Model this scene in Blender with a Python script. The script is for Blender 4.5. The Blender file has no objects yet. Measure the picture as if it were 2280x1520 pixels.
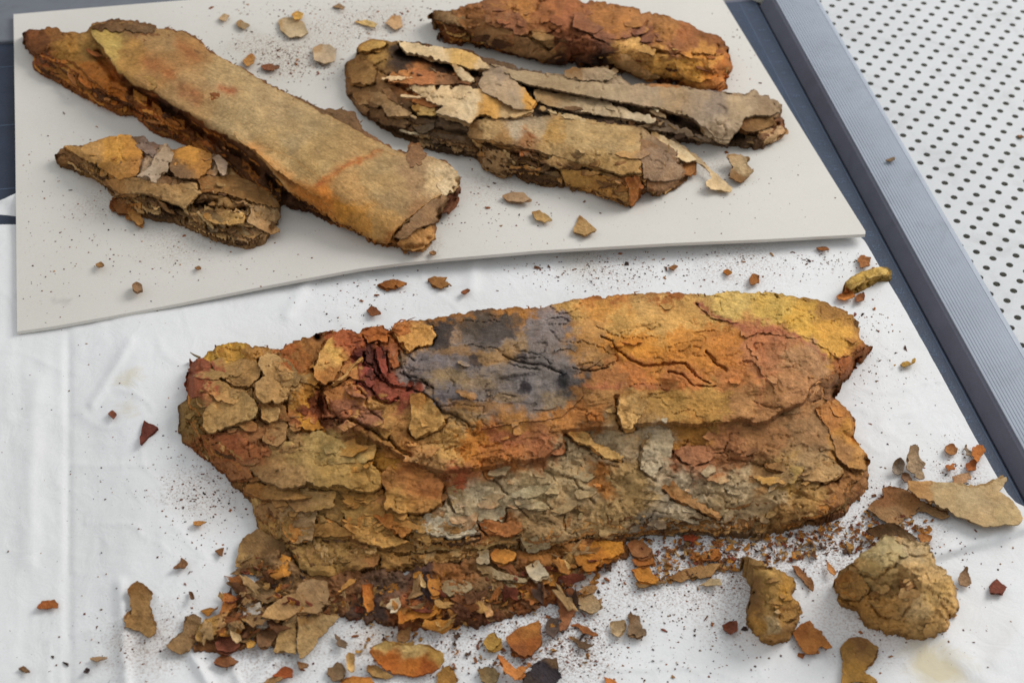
import bpy, math, random
import numpy as np
from mathutils import Matrix, Vector

# ------------------------------------------------------------------ camera, light, exposure
S = bpy.context.scene
COL = S.collection
random.seed(4)
RNG = np.random.default_rng(11)

DIST = 0.75                      # camera to the point of the table it looks at (m)
FPX = 3850.0                     # focal length in photo pixels (2280 wide)
PITCH = math.radians(42.949)
ROLL = math.radians(2.385)
CX, CY = 1140.0, 760.0
cp, sp = math.cos(PITCH), math.sin(PITCH)
cr, sr = math.cos(ROLL), math.sin(ROLL)
CAM = np.array([0.0, -DIST * cp, DIST * sp])
FWD = np.array([0.0, cp, -sp])
RT0 = np.array([1.0, 0.0, 0.0])
UP0 = np.array([0.0, sp, cp])
RIGHT = cr * RT0 + sr * UP0
UPV = -sr * RT0 + cr * UP0
cam_d = bpy.data.cameras.new('camera')
cam_d.sensor_width = 36.0
cam_d.lens = FPX / 2280.0 * 36.0
cam_d.clip_start = 0.02
cam_d.clip_end = 20.0
cam_d.dof.use_dof = True
cam_d.dof.focus_distance = 0.705
cam_d.dof.aperture_fstop = 17.0
cam = bpy.data.objects.new('camera', cam_d)
M = Matrix.Identity(4)
for i in range(3):
    M[i][0] = RIGHT[i]; M[i][1] = UPV[i]; M[i][2] = -FWD[i]; M[i][3] = CAM[i]
cam.matrix_world = M
COL.objects.link(cam)
S.camera = cam

W = bpy.data.worlds.new('World')
S.world = W
W.use_nodes = True
W.node_tree.nodes['Background'].inputs[0].default_value = (0.95, 0.975, 1.0, 1)
W.node_tree.nodes['Background'].inputs[1].default_value = 0.55

def area(name, loc, target, sx, sy, power, color):
    l = bpy.data.lights.new(name, 'AREA')
    l.shape = 'RECTANGLE'; l.size = sx; l.size_y = sy
    l.energy = power; l.color = color
    o = bpy.data.objects.new(name, l)
    o.location = loc
    o.rotation_euler = (Vector(target) - Vector(loc)).to_track_quat('-Z', 'Y').to_euler()
    COL.objects.link(o)
area('window_light', (1.05, 0.75, 1.0), (0.0, 0.0, 0.0), 0.9, 0.8, 17.5, (1.0, 0.98, 0.95))
S.view_settings.view_transform = 'Standard'
S.view_settings.look = 'None'
S.view_settings.exposure = 0.06
S.view_settings.gamma = 1.0

# ------------------------------------------------------------------ helpers
def wpt(u, v, z):
    """points of the scene (m) seen at photo position (u, v) and standing z mm above the table"""
    u = np.asarray(u, float); v = np.asarray(v, float); z = np.asarray(z, float) * 0.001
    du = (u - CX) / FPX; dv = (v - CY) / FPX
    d = FWD[None] + du.ravel()[:, None] * RIGHT[None] - dv.ravel()[:, None] * UPV[None]
    t = (z.ravel() - CAM[2]) / d[:, 2]
    return CAM[None] + t[:, None] * d

def wp1(u, v, z): return wpt([u], [v], [z])[0]
def px_of(p):
    d = np.asarray(p, float) - CAM
    zc = d @ FWD
    return CX + FPX * (d @ RIGHT) / zc, CY - FPX * (d @ UPV) / zc

_T = RNG.random((256, 256)).astype(np.float64)
def vnoise(x, y, seed=0):
    x = np.asarray(x, float) + seed * 17.31; y = np.asarray(y, float) + seed * 41.77
    xi = np.floor(x).astype(int); yi = np.floor(y).astype(int)
    fx = x - xi; fy = y - yi
    fx = fx * fx * fx * (fx * (fx * 6 - 15) + 10); fy = fy * fy * fy * (fy * (fy * 6 - 15) + 10)
    a = _T[xi & 255, yi & 255]; b = _T[(xi + 1) & 255, yi & 255]
    c = _T[xi & 255, (yi + 1) & 255]; d = _T[(xi + 1) & 255, (yi + 1) & 255]
    return (a * (1 - fx) + b * fx) * (1 - fy) + (c * (1 - fx) + d * fx) * fy * 1.0
def fbm(x, y, o=3, seed=0, gain=0.5):
    s = 0; a = 1; t = 0; c_, s_ = 0.8, 0.6
    x = np.asarray(x, float); y = np.asarray(y, float)
    for k in range(o):
        s = s + a * (vnoise(x, y, seed + k * 3) * 2 - 1); t += a
        a *= gain; x, y = (c_ * x - s_ * y) * 2.03, (s_ * x + c_ * y) * 2.03
    return s / t
def smooth(a, b, x):
    t = np.clip((x - a) / (b - a), 0, 1); return t * t * (3 - 2 * t)
def lin(c):
    c = np.asarray(c, float) / 255.0
    return np.where(c <= 0.04045, c / 12.92, ((c + 0.055) / 1.055) ** 2.4)

def Z(ox, oy, s, *pts): return [(ox + x / s, oy + y / s) for x, y in pts]

def densify(poly, sp):
    P = np.asarray(poly, float); out = []
    for a, b in zip(P, np.roll(P, -1, 0)):
        n = max(1, int(np.hypot(*(b - a)) / sp))
        for k in range(n): out.append(a + (b - a) * k / n)
    return np.array(out)
def ragged(poly, sp, amp, seed):
    P = densify(poly, sp)
    for _ in range(2): P = 0.25 * np.roll(P, 1, 0) + 0.5 * P + 0.25 * np.roll(P, -1, 0)
    sgn = 1.0 if (P[:, 0] * np.roll(P[:, 1], -1) - P[:, 1] * np.roll(P[:, 0], -1)).sum() > 0 else -1.0
    T = np.roll(P, -1, 0) - np.roll(P, 1, 0)
    N = np.c_[T[:, 1], -T[:, 0]] / (np.hypot(T[:, 0], T[:, 1])[:, None] + 1e-6)
    k = fbm(P[:, 0] / 26, P[:, 1] / 26, 4, seed, 0.62)
    j = vnoise(P[:, 0] / 5.0, P[:, 1] / 5.0, seed + 9) - 0.5
    k2 = fbm(P[:, 0] / 26, P[:, 1] / 26, 4, seed + 31, 0.62)
    nt_ = np.maximum(0, vnoise(P[:, 0] / 11.0, P[:, 1] / 11.0, seed + 13) - 0.60) * 5.5 + np.maximum(0, vnoise(P[:, 0] / 6.5, P[:, 1] / 6.5, seed + 17) - 0.66) * 2.5
    P = P - N * (amp * sgn * nt_ * smooth(0.35, 0.75, vnoise(P[:, 0] / 48.0, P[:, 1] / 48.0, seed + 23)))[:, None]
    P = P + N * (amp * (k * 1.5 + j * 0.6))[:, None] + T / (np.hypot(T[:, 0], T[:, 1])[:, None] + 1e-6) * (amp * 0.7 * k2)[:, None]
    return P
def inside(poly, U, V):
    """even-odd test of the grid rows V against columns U"""
    A = poly; B = np.roll(poly, -1, 0)
    m = np.zeros((len(V), len(U)), bool)
    for i, v in enumerate(V):
        c = (A[:, 1] > v) != (B[:, 1] > v)
        if not c.any(): continue
        a = A[c]; b = B[c]
        xs = np.sort(a[:, 0] + (v - a[:, 1]) / (b[:, 1] - a[:, 1]) * (b[:, 0] - a[:, 0]))
        m[i] = (np.searchsorted(xs, U) % 2) == 1
    return m
def nearest(P, Q, chunk=1500):
    """index of and distance to the nearest of Q for each of P"""
    idx = np.zeros(len(P), int); dd = np.zeros(len(P))
    for s in range(0, len(P), chunk):
        D = ((P[s:s + chunk, None, :] - Q[None]) ** 2).sum(2)
        idx[s:s + chunk] = D.argmin(1); dd[s:s + chunk] = np.sqrt(D.min(1))
    return idx, dd

def seg_d(u, v, pts):
    d = np.full(np.shape(u), 1e9)
    P = np.asarray(pts, float)
    for a, b in zip(P[:-1], P[1:]):
        ab = b - a; L2 = ab @ ab + 1e-9
        t = np.clip(((u - a[0]) * ab[0] + (v - a[1]) * ab[1]) / L2, 0, 1)
        d = np.minimum(d, np.hypot(u - a[0] - t * ab[0], v - a[1] - t * ab[1]))
    return d

class TPS:
    def __init__(s, pts, reg=0.02):
        P = np.asarray(pts, float); s.x = P[:, :2] / 100.0
        n = len(P); K = s.k(s.x, s.x) + reg * np.eye(n)
        Q = np.c_[np.ones(n), s.x]
        A = np.block([[K, Q], [Q.T, np.zeros((3, 3))]])
        s.w = np.linalg.solve(A, np.r_[P[:, 2], 0, 0, 0])
    @staticmethod
    def k(a, b):
        r2 = ((a[:, None] - b[None]) ** 2).sum(2)
        return 0.5 * r2 * np.log(r2 + 1e-9)
    def __call__(s, u, v):
        sh = np.shape(u); q = np.c_[np.ravel(u), np.ravel(v)] / 100.0
        out = np.empty(len(q))
        for i in range(0, len(q), 20000):
            c = q[i:i + 20000]
            out[i:i + 20000] = s.k(c, s.x) @ s.w[:-3] + np.c_[np.ones(len(c)), c] @ s.w[-3:]
        return out.reshape(sh)

def tone(c):
    """skin colours: drawn towards the common ochre of the old parchment, as albedo"""
    L = lin(c); y = (L @ np.array([.3, .59, .11]))[..., None]
    o = lin((160, 122, 74)); o = o / (o @ np.array([.3, .59, .11]))
    return np.clip((L * 0.86 + 0.11 * y * o + 0.03 * y) * np.array([1.19, 1.11, 1.08]), 0.003, 0.8)
class CMAP:
    """stain colours of a surface: scattered patches with frayed, wandering borders"""
    def __init__(s, pts, warp=20, p=2.9, seed=3, var=0.16, lines=(), patches=()):
        s.patches = patches
        s.lines = lines
        s.xy = np.array([(a[0], a[1]) for a in pts], float)
        s.c = tone([a[2] for a in pts]); s.warp = warp; s.p = p; s.seed = seed; s.var = var
    def __call__(s, u, v):
        w = s.warp
        uu = u + w * 1.4 * fbm(u / 55, v / 45, 4, s.seed, .6) + w * 0.9 * fbm(u / 14, v / 12, 3, s.seed + 5, .65)
        vv = v + w * 1.2 * fbm(u / 55, v / 45, 4, s.seed + 11, .6) + w * 0.8 * fbm(u / 14, v / 12, 3, s.seed + 15, .65)
        q = np.c_[uu, vv]; out = np.empty((len(q), 3))
        for i in range(0, len(q), 20000):
            d2 = ((q[i:i + 20000, None] - s.xy[None]) ** 2).sum(2) + 60.0
            wt = d2 ** (-s.p); out[i:i + 20000] = (wt @ s.c) / wt.sum(1)[:, None]
        for cx, cy, rx, ry, col, k, sf in s.patches:
            d = np.hypot((u * .55 + uu * .45 - cx) / rx, (v * .55 + vv * .45 - cy) / ry)
            k2 = (k * smooth(1 + sf, 1 - sf, d + 0.5 * fbm(u / 16, v / 13, 4, s.seed + 33, .65)) * (0.72 + 0.5 * vnoise(u / 9, v / 8, 5)).clip(0, 1))[:, None]
            out = out * (1 - k2) + tone([col]) * k2
        for pts, w, col, k in s.lines:
            dd = seg_d(uu * .5 + u * .5, vv * .5 + v * .5, pts)
            k2 = (k * np.exp(-(dd / w) ** 2) * (0.6 + 0.8 * vnoise(u / 20, v / 20, 4)))[:, None]
            out = out * (1 - k2) + tone([col]) * k2
        n = fbm(u / 30, v / 22, 4, s.seed + 21, 0.6)
        h = fbm(u / 40, v / 30, 3, s.seed + 25)
        out = out * (1 + s.var * 1.5 * n)[:, None]
        out[:, 0] *= 1 + s.var * 0.3 * h; out[:, 2] *= 1 - s.var * 0.5 * h
        return np.clip(out, 0.004, 0.9)

# ------------------------------------------------------------------ objects
def put(o, parent=None):
    COL.objects.link(o)
    if parent is not None: o.parent = parent
    return o
def tag(o, label=None, cat=None, group=None, kind=None):
    if label: o['label'] = label
    if cat: o['category'] = cat
    if group: o['group'] = group
    if kind: o['kind'] = kind
    return o
def thing(name, loc, label, cat, group=None):
    o = bpy.data.objects.new(name, None); o.empty_display_size = 0.01
    o.location = loc
    COL.objects.link(o)
    return tag(o, label, cat, group)
def mesh_obj(name, verts, faces, mat, parent=None, tint=None, smooth_n=None, loc=None):
    """verts in scene metres; with a parent they are stored relative to it"""
    V = np.asarray(verts, float)
    if parent is not None: V = V - np.array(parent_loc(parent))
    elif loc is not None: V = V - np.array(loc)
    me = bpy.data.meshes.new(name)
    if isinstance(faces, np.ndarray):
        n = len(faces); k = faces.shape[1]
        me.vertices.add(len(V)); me.vertices.foreach_set('co', V.ravel())
        me.loops.add(n * k); me.loops.foreach_set('vertex_index', faces.ravel().astype(np.int32))
        me.polygons.add(n)
        me.polygons.foreach_set('loop_start', np.arange(0, n * k, k, dtype=np.int32))
        me.update(calc_edges=True); me.validate()
    else:
        me.from_pydata(V.tolist(), [], [list(f) for f in faces])
        n = len(me.polygons)
    if tint is not None:
        a = me.attributes.new('tint', 'FLOAT_COLOR', 'POINT')
        a.data.foreach_set('color', np.c_[np.asarray(tint, float), np.ones(len(V))].ravel().astype(np.float32))
    f = np.zeros(len(me.polygons), bool); f[:(smooth_n or 0)] = True
    if True:
        me.polygons.foreach_set('use_smooth', f)
    me.materials.append(mat)
    o = bpy.data.objects.new(name, me)
    if parent is None and loc is not None: o.location = loc
    return put(o, parent)
def parent_loc(p):
    l = Vector(p.location)
    while p.parent: p = p.parent; l = l + Vector(p.location)
    return l

def grid_patch(poly, step, jit=0.22):
    """grid cells inside poly, border vertices moved onto it -> uv (N,2), quads, boundary edges"""
    lo = poly.min(0) - step; hi = poly.max(0) + step
    U = np.arange(lo[0], hi[0] + step, step); V = np.arange(lo[1], hi[1] + step, step)
    m = inside(poly, U[:-1] + step / 2, V[:-1] + step / 2)
    # drop cells that hang on by a corner only
    p = np.pad(m, 1)
    nb = p[:-2, 1:-1].astype(int) + p[2:, 1:-1] + p[1:-1, :-2] + p[1:-1, 2:]
    m &= nb >= 1
    jj, ii = np.nonzero(m)
    if len(jj) == 0: return None
    nu = len(U)
    q = np.c_[jj * nu + ii, (jj + 1) * nu + ii, (jj + 1) * nu + ii + 1, jj * nu + ii + 1]
    used, inv = np.unique(q, return_inverse=True)
    q = inv.reshape(q.shape)
    uv = np.c_[U[used % nu], V[used // nu]]
    e = np.concatenate([q[:, [0, 1]], q[:, [1, 2]], q[:, [2, 3]], q[:, [3, 0]]])
    key = np.sort(e, 1); k = key[:, 0] * len(uv) + key[:, 1]
    uq, first, cnt = np.unique(k, return_index=True, return_counts=True)
    be = e[first[cnt == 1]]
    bv = np.unique(be)
    inner = np.ones(len(uv), bool); inner[bv] = False
    uv[inner] += RNG.uniform(-jit, jit, (inner.sum(), 2)) * step
    idx, dd = nearest(uv[bv], poly)
    ok = dd < step * 1.7
    uv[bv[ok]] = poly[idx[ok]]
    return uv, q, be, bv

def relief(name, poly, zf, cf, mat, parent, step=3.0, amp=3.0, seed=1, thick=None, ground=None,
           edge_tint=None, edge_w=9.0, side_tint=0.7, label=None, loc=None):
    """a torn sheet (thick in mm) or a solid body standing on the ground height function"""
    P = ragged(poly, max(1.2, step * 0.5), amp, seed) if amp > 0 else densify(poly, step * 0.5)
    g = grid_patch(P, step)
    if g is None: return None
    uv, q, be, bv = g
    u, v = uv[:, 0], uv[:, 1]
    z = zf(u, v)
    c = cf(u, v) if callable(cf) else np.tile(tone([cf]), (len(u), 1))
    if edge_tint is not None:
        _, dd = nearest(uv, P[::2])
        k = smooth(edge_w * (1.0), 0.0, dd + edge_w * 0.5 * fbm(u / 12, v / 12, 2, seed + 2)) * 0.5
        c = c * (1 - k[:, None]) + tone([edge_tint]) * k[:, None]
    top = wpt(u, v, z)
    n = len(u)
    bu, bw = u[bv], v[bv]
    remap = np.full(n, -1); remap[bv] = np.arange(len(bv))
    if thick is not None:
        bot = top.copy(); bot[:, 2] -= thick * 0.001
        st = top[bv]; sb = bot[bv]
        V = np.concatenate([top, bot, st, sb])
        F = [q, q[:, ::-1] + n]
        a = remap[be[:, 0]] + 2 * n; b = remap[be[:, 1]] + 2 * n; nb = len(bv)
        F.append(np.c_[b, a, a + nb, b + nb])
        C = np.concatenate([c, c * 0.85, c[bv] * side_tint, c[bv] * side_tint])  # walls darkened by side_tint: brown torn edges, deepened as painted shade lines
        ns = 2 * len(q)
    else:
        st = top[bv]; sb = st.copy(); sb[:, 2] = ground(bu, bw) * 0.001
        sb[:, 2] = np.minimum(sb[:, 2], st[:, 2] - 0.0002)
        V = np.concatenate([top, st, sb])
        F = [q]
        a = remap[be[:, 0]] + n; b = remap[be[:, 1]] + n; nb = len(bv)
        F.append(np.c_[b, a, a + nb, b + nb])
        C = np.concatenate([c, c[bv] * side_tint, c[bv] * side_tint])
        ns = len(q)
    F = np.concatenate(F)
    o = mesh_obj(name, V, F, mat, parent, C, ns, loc)
    if label: o['label'] = label
    return o

# ------------------------------------------------------------------ materials
def nt(name):
    m = bpy.data.materials.new(name); m.use_nodes = True
    t = m.node_tree; b = t.nodes['Principled BSDF']
    return m, t, b
def N(t, typ, **kw):
    n = t.nodes.new(typ)
    for k, v in kw.items():
        if k.startswith('i_'):
            key = k[2:]; n.inputs[int(key) if key.isdigit() else key.replace('_', ' ')].default_value = v
        else: setattr(n, k, v)
    return n
def noise_node(t, vec, scale, detail=4, rough=0.6, dist=0.0):
    n = N(t, 'ShaderNodeTexNoise'); n.inputs['Scale'].default_value = scale
    n.inputs['Detail'].default_value = detail; n.inputs['Roughness'].default_value = rough
    n.inputs['Distortion'].default_value = dist
    t.links.new(vec, n.inputs['Vector']); return n
def ramp(t, fac, a, b, c0=(0, 0, 0, 1), c1=(1, 1, 1, 1)):
    r = N(t, 'ShaderNodeValToRGB'); e = r.color_ramp.elements
    e[0].position = a; e[1].position = b; e[0].color = c0; e[1].color = c1
    t.links.new(fac, r.inputs[0]); return r
def mix(t, typ, fac, a, b):
    m = N(t, 'ShaderNodeMix', data_type='RGBA', blend_type=typ)
    for s, x in ((0, fac), (6, a), (7, b)):
        if hasattr(x, 'links'): t.links.new(x, m.inputs[s])
        elif s == 0: m.inputs[0].default_value = x
        else: m.inputs[s].default_value = x
    return m.outputs[2]
def mathn(t, op, a, b=None):
    m = N(t, 'ShaderNodeMath', operation=op)
    for i, x in enumerate((a, b)):
        if x is None: continue
        if hasattr(x, 'links'): t.links.new(x, m.inputs[i])
        else: m.inputs[i].default_value = x
    return m.outputs[0]
def mapping(t, vec, scale=(1, 1, 1), rot=(0, 0, 0)):
    m = N(t, 'ShaderNodeMapping'); m.inputs['Scale'].default_value = scale; m.inputs['Rotation'].default_value = rot
    t.links.new(vec, m.inputs['Vector']); return m.outputs[0]

def parchment(name, grain=1.0, fibre_rot=0.2, bump=0.9, speck=0.55):
    m, t, b = nt(name)
    at = N(t, 'ShaderNodeAttribute', attribute_name='tint')
    geo = N(t, 'ShaderNodeNewGeometry')
    pos = geo.outputs['Position']
    wide = noise_node(t, pos, 130, 5, 0.62, 0.4)
    fine = noise_node(t, pos, 620, 5, 0.7)
    tiny = noise_node(t, pos, 2100, 3, 0.6)
    rp = mapping(t, pos, (1, 1, 1), (0, 0, fibre_rot))
    fib = noise_node(t, mapping(t, rp, (150, 1700, 900)), 1.0, 5, 0.68, 0.3)
    fib2 = noise_node(t, mapping(t, rp, (1500, 210, 700)), 1.0, 3, 0.6)
    c = at.outputs['Color']
    r1 = ramp(t, wide.outputs[0], 0.30, 0.72, (0.80, 0.77, 0.74, 1), (1.32, 1.32, 1.33, 1))
    c = mix(t, 'MULTIPLY', 0.85 * grain, c, r1.outputs[0])
    r2 = ramp(t, fine.outputs[0], 0.28, 0.74, (0.68, 0.66, 0.62, 1), (1.42, 1.43, 1.45, 1))
    c = mix(t, 'MULTIPLY', 0.8 * grain, c, r2.outputs[0])
    r3 = ramp(t, fib.outputs[0], 0.3, 0.7, (0.80, 0.79, 0.77, 1), (1.26, 1.26, 1.28, 1))
    c = mix(t, 'MULTIPLY', 0.75 * grain, c, r3.outputs[0])
    # small scales of the skin: levels of a frayed noise, each with its own tone and height
    sc = noise_node(t, pos, 210, 9, 0.66, 0.6)
    lv = mathn(t, 'FLOOR', mathn(t, 'MULTIPLY', sc.outputs[0], 13.0))
    wn = N(t, 'ShaderNodeTexWhiteNoise', noise_dimensions='1D'); t.links.new(lv, wn.inputs['W'])
    r4 = ramp(t, wn.outputs[0], 0.0, 1.0, (0.80, 0.79, 0.77, 1), (1.22, 1.22, 1.22, 1))
    c = mix(t, 'MULTIPLY', 0.8 * grain, c, r4.outputs[0])
    # rust bloom and dark foxing
    rust = noise_node(t, pos, 260, 6, 0.68, 0.8)
    rm = ramp(t, rust.outputs[0], 0.60, 0.72)
    c = mix(t, 'MIX', mathn(t, 'MULTIPLY', rm.outputs[0], 0.40), c, (0.17, 0.062, 0.016, 1))
    fox = noise_node(t, pos, 900, 4, 0.75)
    fm = ramp(t, fox.outputs[0], 0.665, 0.74)
    c = mix(t, 'MIX', mathn(t, 'MULTIPLY', fm.outputs[0], speck), c, (0.02, 0.014, 0.009, 1))
    t.links.new(c, b.inputs['Base Color'])
    b.inputs['Roughness'].default_value = 0.82
    b.inputs['Specular IOR Level'].default_value = 0.22
    h = mathn(t, 'ADD', mathn(t, 'MULTIPLY', fine.outputs[0], 1.0), mathn(t, 'MULTIPLY', fib.outputs[0], 0.75))
    h = mathn(t, 'ADD', h, mathn(t, 'MULTIPLY', fib2.outputs[0], 0.4))
    h = mathn(t, 'ADD', h, mathn(t, 'MULTIPLY', tiny.outputs[0], 0.25))
    h = mathn(t, 'ADD', h, mathn(t, 'MULTIPLY', lv, 0.30))
    bp = N(t, 'ShaderNodeBump'); bp.inputs['Strength'].default_value = bump; bp.inputs['Distance'].default_value = 0.0009
    t.links.new(h, bp.inputs['Height']); t.links.new(bp.outputs[0], b.inputs['Normal'])
    return m
M_PARCH = parchment('decayed_parchment', 0.95, 0.08, 0.75)
M_LONG = parchment('decayed_parchment_long', 0.95, 0.72, 0.75, 0.65)
M_PALE = parchment('pale_parchment', 0.6, 0.35, 0.55, 0.35)
M_CHIP = parchment('parchment_crumb', 0.8, 0.9, 0.8, 0.4)
M_SPONGE = parchment('spongy_parchment', 0.8, 0.5, 1.0, 0.5)

def paper_mat(name, colr, dirt, bump, stains=None, scale=1.0, fibre=(0.4, 0.36, 0.3, 1)):
    m, t, b = nt(name)
    pos = N(t, 'ShaderNodeNewGeometry').outputs['Position']
    a = noise_node(t, pos, 28 * scale, 5, 0.6)
    f = noise_node(t, pos, 1500, 3, 0.7)
    k = noise_node(t, pos, 75, 4, 0.6, 1.2)
    r = ramp(t, a.outputs[0], 0.35, 0.7, (colr[0] * 0.94, colr[1] * 0.94, colr[2] * 0.93, 1), (*colr, 1))
    c = r.outputs[0]
    c = mix(t, 'MULTIPLY', 0.5, c, ramp(t, f.outputs[0], 0.3, 0.7, (0.88, 0.87, 0.86, 1), (1.04, 1.04, 1.04, 1)).outputs[0])
    sp_ = noise_node(t, pos, 750, 2, 0.5)
    c = mix(t, 'MIX', mathn(t, 'MULTIPLY', ramp(t, sp_.outputs[0], 0.71, 0.76).outputs[0], dirt), c, fibre)
    grit = ramp(t, noise_node(t, pos, 1100, 4, 0.7).outputs[0], 0.48, 0.62)
    for (px, py, pz, rad, colr2, k_, *gr) in (stains or []):
        d = N(t, 'ShaderNodeVectorMath', operation='DISTANCE')
        wv = N(t, 'ShaderNodeVectorMath', operation='MULTIPLY_ADD')
        t.links.new(k.outputs[1], wv.inputs[0]); wv.inputs[1].default_value = (0.02, 0.02, 0); wv.inputs[2].default_value = (-0.01, -0.01, 0)
        ad = N(t, 'ShaderNodeVectorMath', operation='ADD')
        t.links.new(pos, ad.inputs[0]); t.links.new(wv.outputs[0], ad.inputs[1])
        t.links.new(ad.outputs[0], d.inputs[0]); d.inputs[1].default_value = wp1(px, py, pz)
        rr = ramp(t, mathn(t, 'DIVIDE', d.outputs['Value'], rad * 0.001), 0.35, 1.0, (1, 1, 1, 1), (0, 0, 0, 1))
        f_ = mathn(t, 'MULTIPLY', rr.outputs[0], k_)
        if gr: f_ = mathn(t, 'MULTIPLY', mathn(t, 'MULTIPLY', f_, 1.35), grit.outputs[0])
        c = mix(t, 'MIX', f_, c, (*lin(colr2), 1))
    t.links.new(c, b.inputs['Base Color'])
    b.inputs['Roughness'].default_value = 0.75; b.inputs['Specular IOR Level'].default_value = 0.25
    bp = N(t, 'ShaderNodeBump'); bp.inputs['Strength'].default_value = bump; bp.inputs['Distance'].default_value = 0.004
    hh = mathn(t, 'ADD', mathn(t, 'MULTIPLY', k.outputs[0], 0.5), mathn(t, 'MULTIPLY', f.outputs[0], 0.03))
    t.links.new(hh, bp.inputs['Height']); t.links.new(bp.outputs[0], b.inputs['Normal'])
    return m
Y_ = (214, 200, 160)
M_PAPER = paper_mat('white_tissue_paper', (0.85, 0.855, 0.86), 0.25, 0.26,
    [(292, 858, 15, 8, Y_, 0.55), (283, 920, 15, 7, Y_, 0.4), (2090, 1490, 15, 15, Y_, 0.75),
     (1280, 1265, 15, 12, (205, 180, 150), 0.4), (860, 1420, 15, 16, (200, 175, 145), 0.35),
     (330, 1440, 15, 16, (170, 150, 130), 0.3), (1290, 590, 15, 14, (200, 190, 170), 0.3), (480, 1120, 15, 20, (165, 150, 130), 0.2),
     (900, 1420, 15, 34, (128, 88, 58), 0.45, 1), (1200, 1380, 15, 34, (128, 88, 58), 0.50, 1), (1450, 1280, 15, 26, (128, 88, 58), 0.50, 1), (1650, 1250, 15, 28, (128, 88, 58), 0.55, 1), (1850, 1215, 15, 26, (128, 88, 58), 0.55, 1), (2000, 1150, 15, 24, (128, 88, 58), 0.45, 1), (600, 1440, 15, 26, (128, 88, 58), 0.40, 1), (440, 1100, 15, 18, (128, 88, 58), 0.35, 1), (330, 1440, 15, 22, (128, 88, 58), 0.40, 1), (1650, 590, 15, 30, (128, 88, 58), 0.30, 1), (1350, 600, 15, 24, (128, 88, 58), 0.30, 1), (1920, 1390, 15, 26, (128, 88, 58), 0.30, 1), (1640, 1350, 15, 24, (128, 88, 58), 0.30, 1), (2140, 1060, 15, 14, (128, 88, 58), 0.40, 1), (1250, 1460, 15, 24, (128, 88, 58), 0.50, 1)])
M_BOARD = paper_mat('cream_mount_board', (0.72, 0.69, 0.635), 0.45, 0.05,
    [(620, 125, 20, 40, (196, 188, 172), 0.25), (140, 672, 17, 4, (150, 146, 140), 0.3),
     (640, 130, 18, 24, (140, 104, 70), 0.50, 1), (760, 70, 18, 28, (140, 104, 70), 0.40, 1), (560, 100, 18, 16, (140, 104, 70), 0.40, 1), (860, 50, 18, 24, (140, 104, 70), 0.35, 1), (400, 540, 18, 24, (140, 104, 70), 0.25, 1), (230, 450, 18, 18, (140, 104, 70), 0.30, 1), (1100, 430, 18, 24, (140, 104, 70), 0.25, 1), (1580, 390, 18, 18, (140, 104, 70), 0.30, 1), (950, 560, 18, 12, (140, 104, 70), 0.35, 1)], 0.6)

def flat_mat(name, colr, rough=0.5, var=0.12, scale=60, metal=0.0, bump=0.0, bscale=900, spec=0.4, grime=0.5):
    m, t, b = nt(name)
    pos = N(t, 'ShaderNodeNewGeometry').outputs['Position']
    a = noise_node(t, pos, scale, 6, 0.65)
    lo = tuple(x * (1 - var) for x in colr) + (1,); hi = tuple(min(1, x * (1 + var)) for x in colr) + (1,)
    r = ramp(t, a.outputs[0], 0.3, 0.7, lo, hi)
    t.links.new(r.outputs[0], b.inputs['Base Color'])
    b.inputs['Roughness'].default_value = rough; b.inputs['Metallic'].default_value = metal
    b.inputs['Specular IOR Level'].default_value = spec
    sm = noise_node(t, pos, 38, 6, 0.72, 1.0); sk = noise_node(t, mapping(t, pos, (30, 900, 300)), 1.0, 3, 0.6)
    cc = mix(t, 'MULTIPLY', grime, r.outputs[0], ramp(t, sm.outputs[0], 0.52, 0.70, (1, 1, 1, 1), (0.74, 0.73, 0.72, 1)).outputs[0])
    cc = mix(t, 'MULTIPLY', grime * .6, cc, ramp(t, sk.outputs[0], 0.62, 0.70, (1, 1, 1, 1), (0.80, 0.80, 0.80, 1)).outputs[0])
    t.links.new(cc, b.inputs['Base Color'])
    rr = noise_node(t, pos, scale * 6, 3, 0.6)
    rm = N(t, 'ShaderNodeMapRange'); rm.inputs[3].default_value = rough * 0.85; rm.inputs[4].default_value = min(1, rough * 1.2)
    t.links.new(rr.outputs[0], rm.inputs[0]); t.links.new(rm.outputs[0], b.inputs['Roughness'])
    if bump:
        f = noise_node(t, pos, bscale, 2, 0.6)
        bp = N(t, 'ShaderNodeBump'); bp.inputs['Strength'].default_value = bump; bp.inputs['Distance'].default_value = 0.0004
        t.links.new(f.outputs[0], bp.inputs['Height']); t.links.new(bp.outputs[0], b.inputs['Normal'])
    return m
M_BED = flat_mat('dark_blue_cutter_bed', tuple(lin((54, 65, 84))), 0.55, 0.12, 90, bump=0.6, bscale=1400)
M_MAT = flat_mat('navy_cutting_mat', tuple(lin((42, 52, 70))), 0.6, 0.15, 60, bump=0.4)
M_GROOVE = flat_mat('dark_plastic_side', tuple(lin((104, 106, 120))), 0.6, 0.1, 50, bump=0.3)
M_ALU = flat_mat('brushed_grey_bar', tuple(lin((158, 166, 178))), 0.45, 0.06, 40, metal=0.0, bump=0.15)
M_STRIP = flat_mat('ruler_strip', tuple(lin((56, 68, 88))), 0.5, 0.12, 120, bump=0.5, bscale=1200)
M_INK = flat_mat('pale_scale_ink', tuple(lin((78, 94, 116))), 0.6, 0.1, 300)
M_CAP = flat_mat('cream_end_cap', tuple(lin((205, 204, 190))), 0.5, 0.05)
M_PANEL = flat_mat('white_perforated_panel', (0.60, 0.612, 0.62), 0.5, 0.04, 25, bump=0.1)
M_UNDER = flat_mat('dark_chamber', tuple(lin((165, 163, 150))), 0.9, 0.2, 60)
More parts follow.
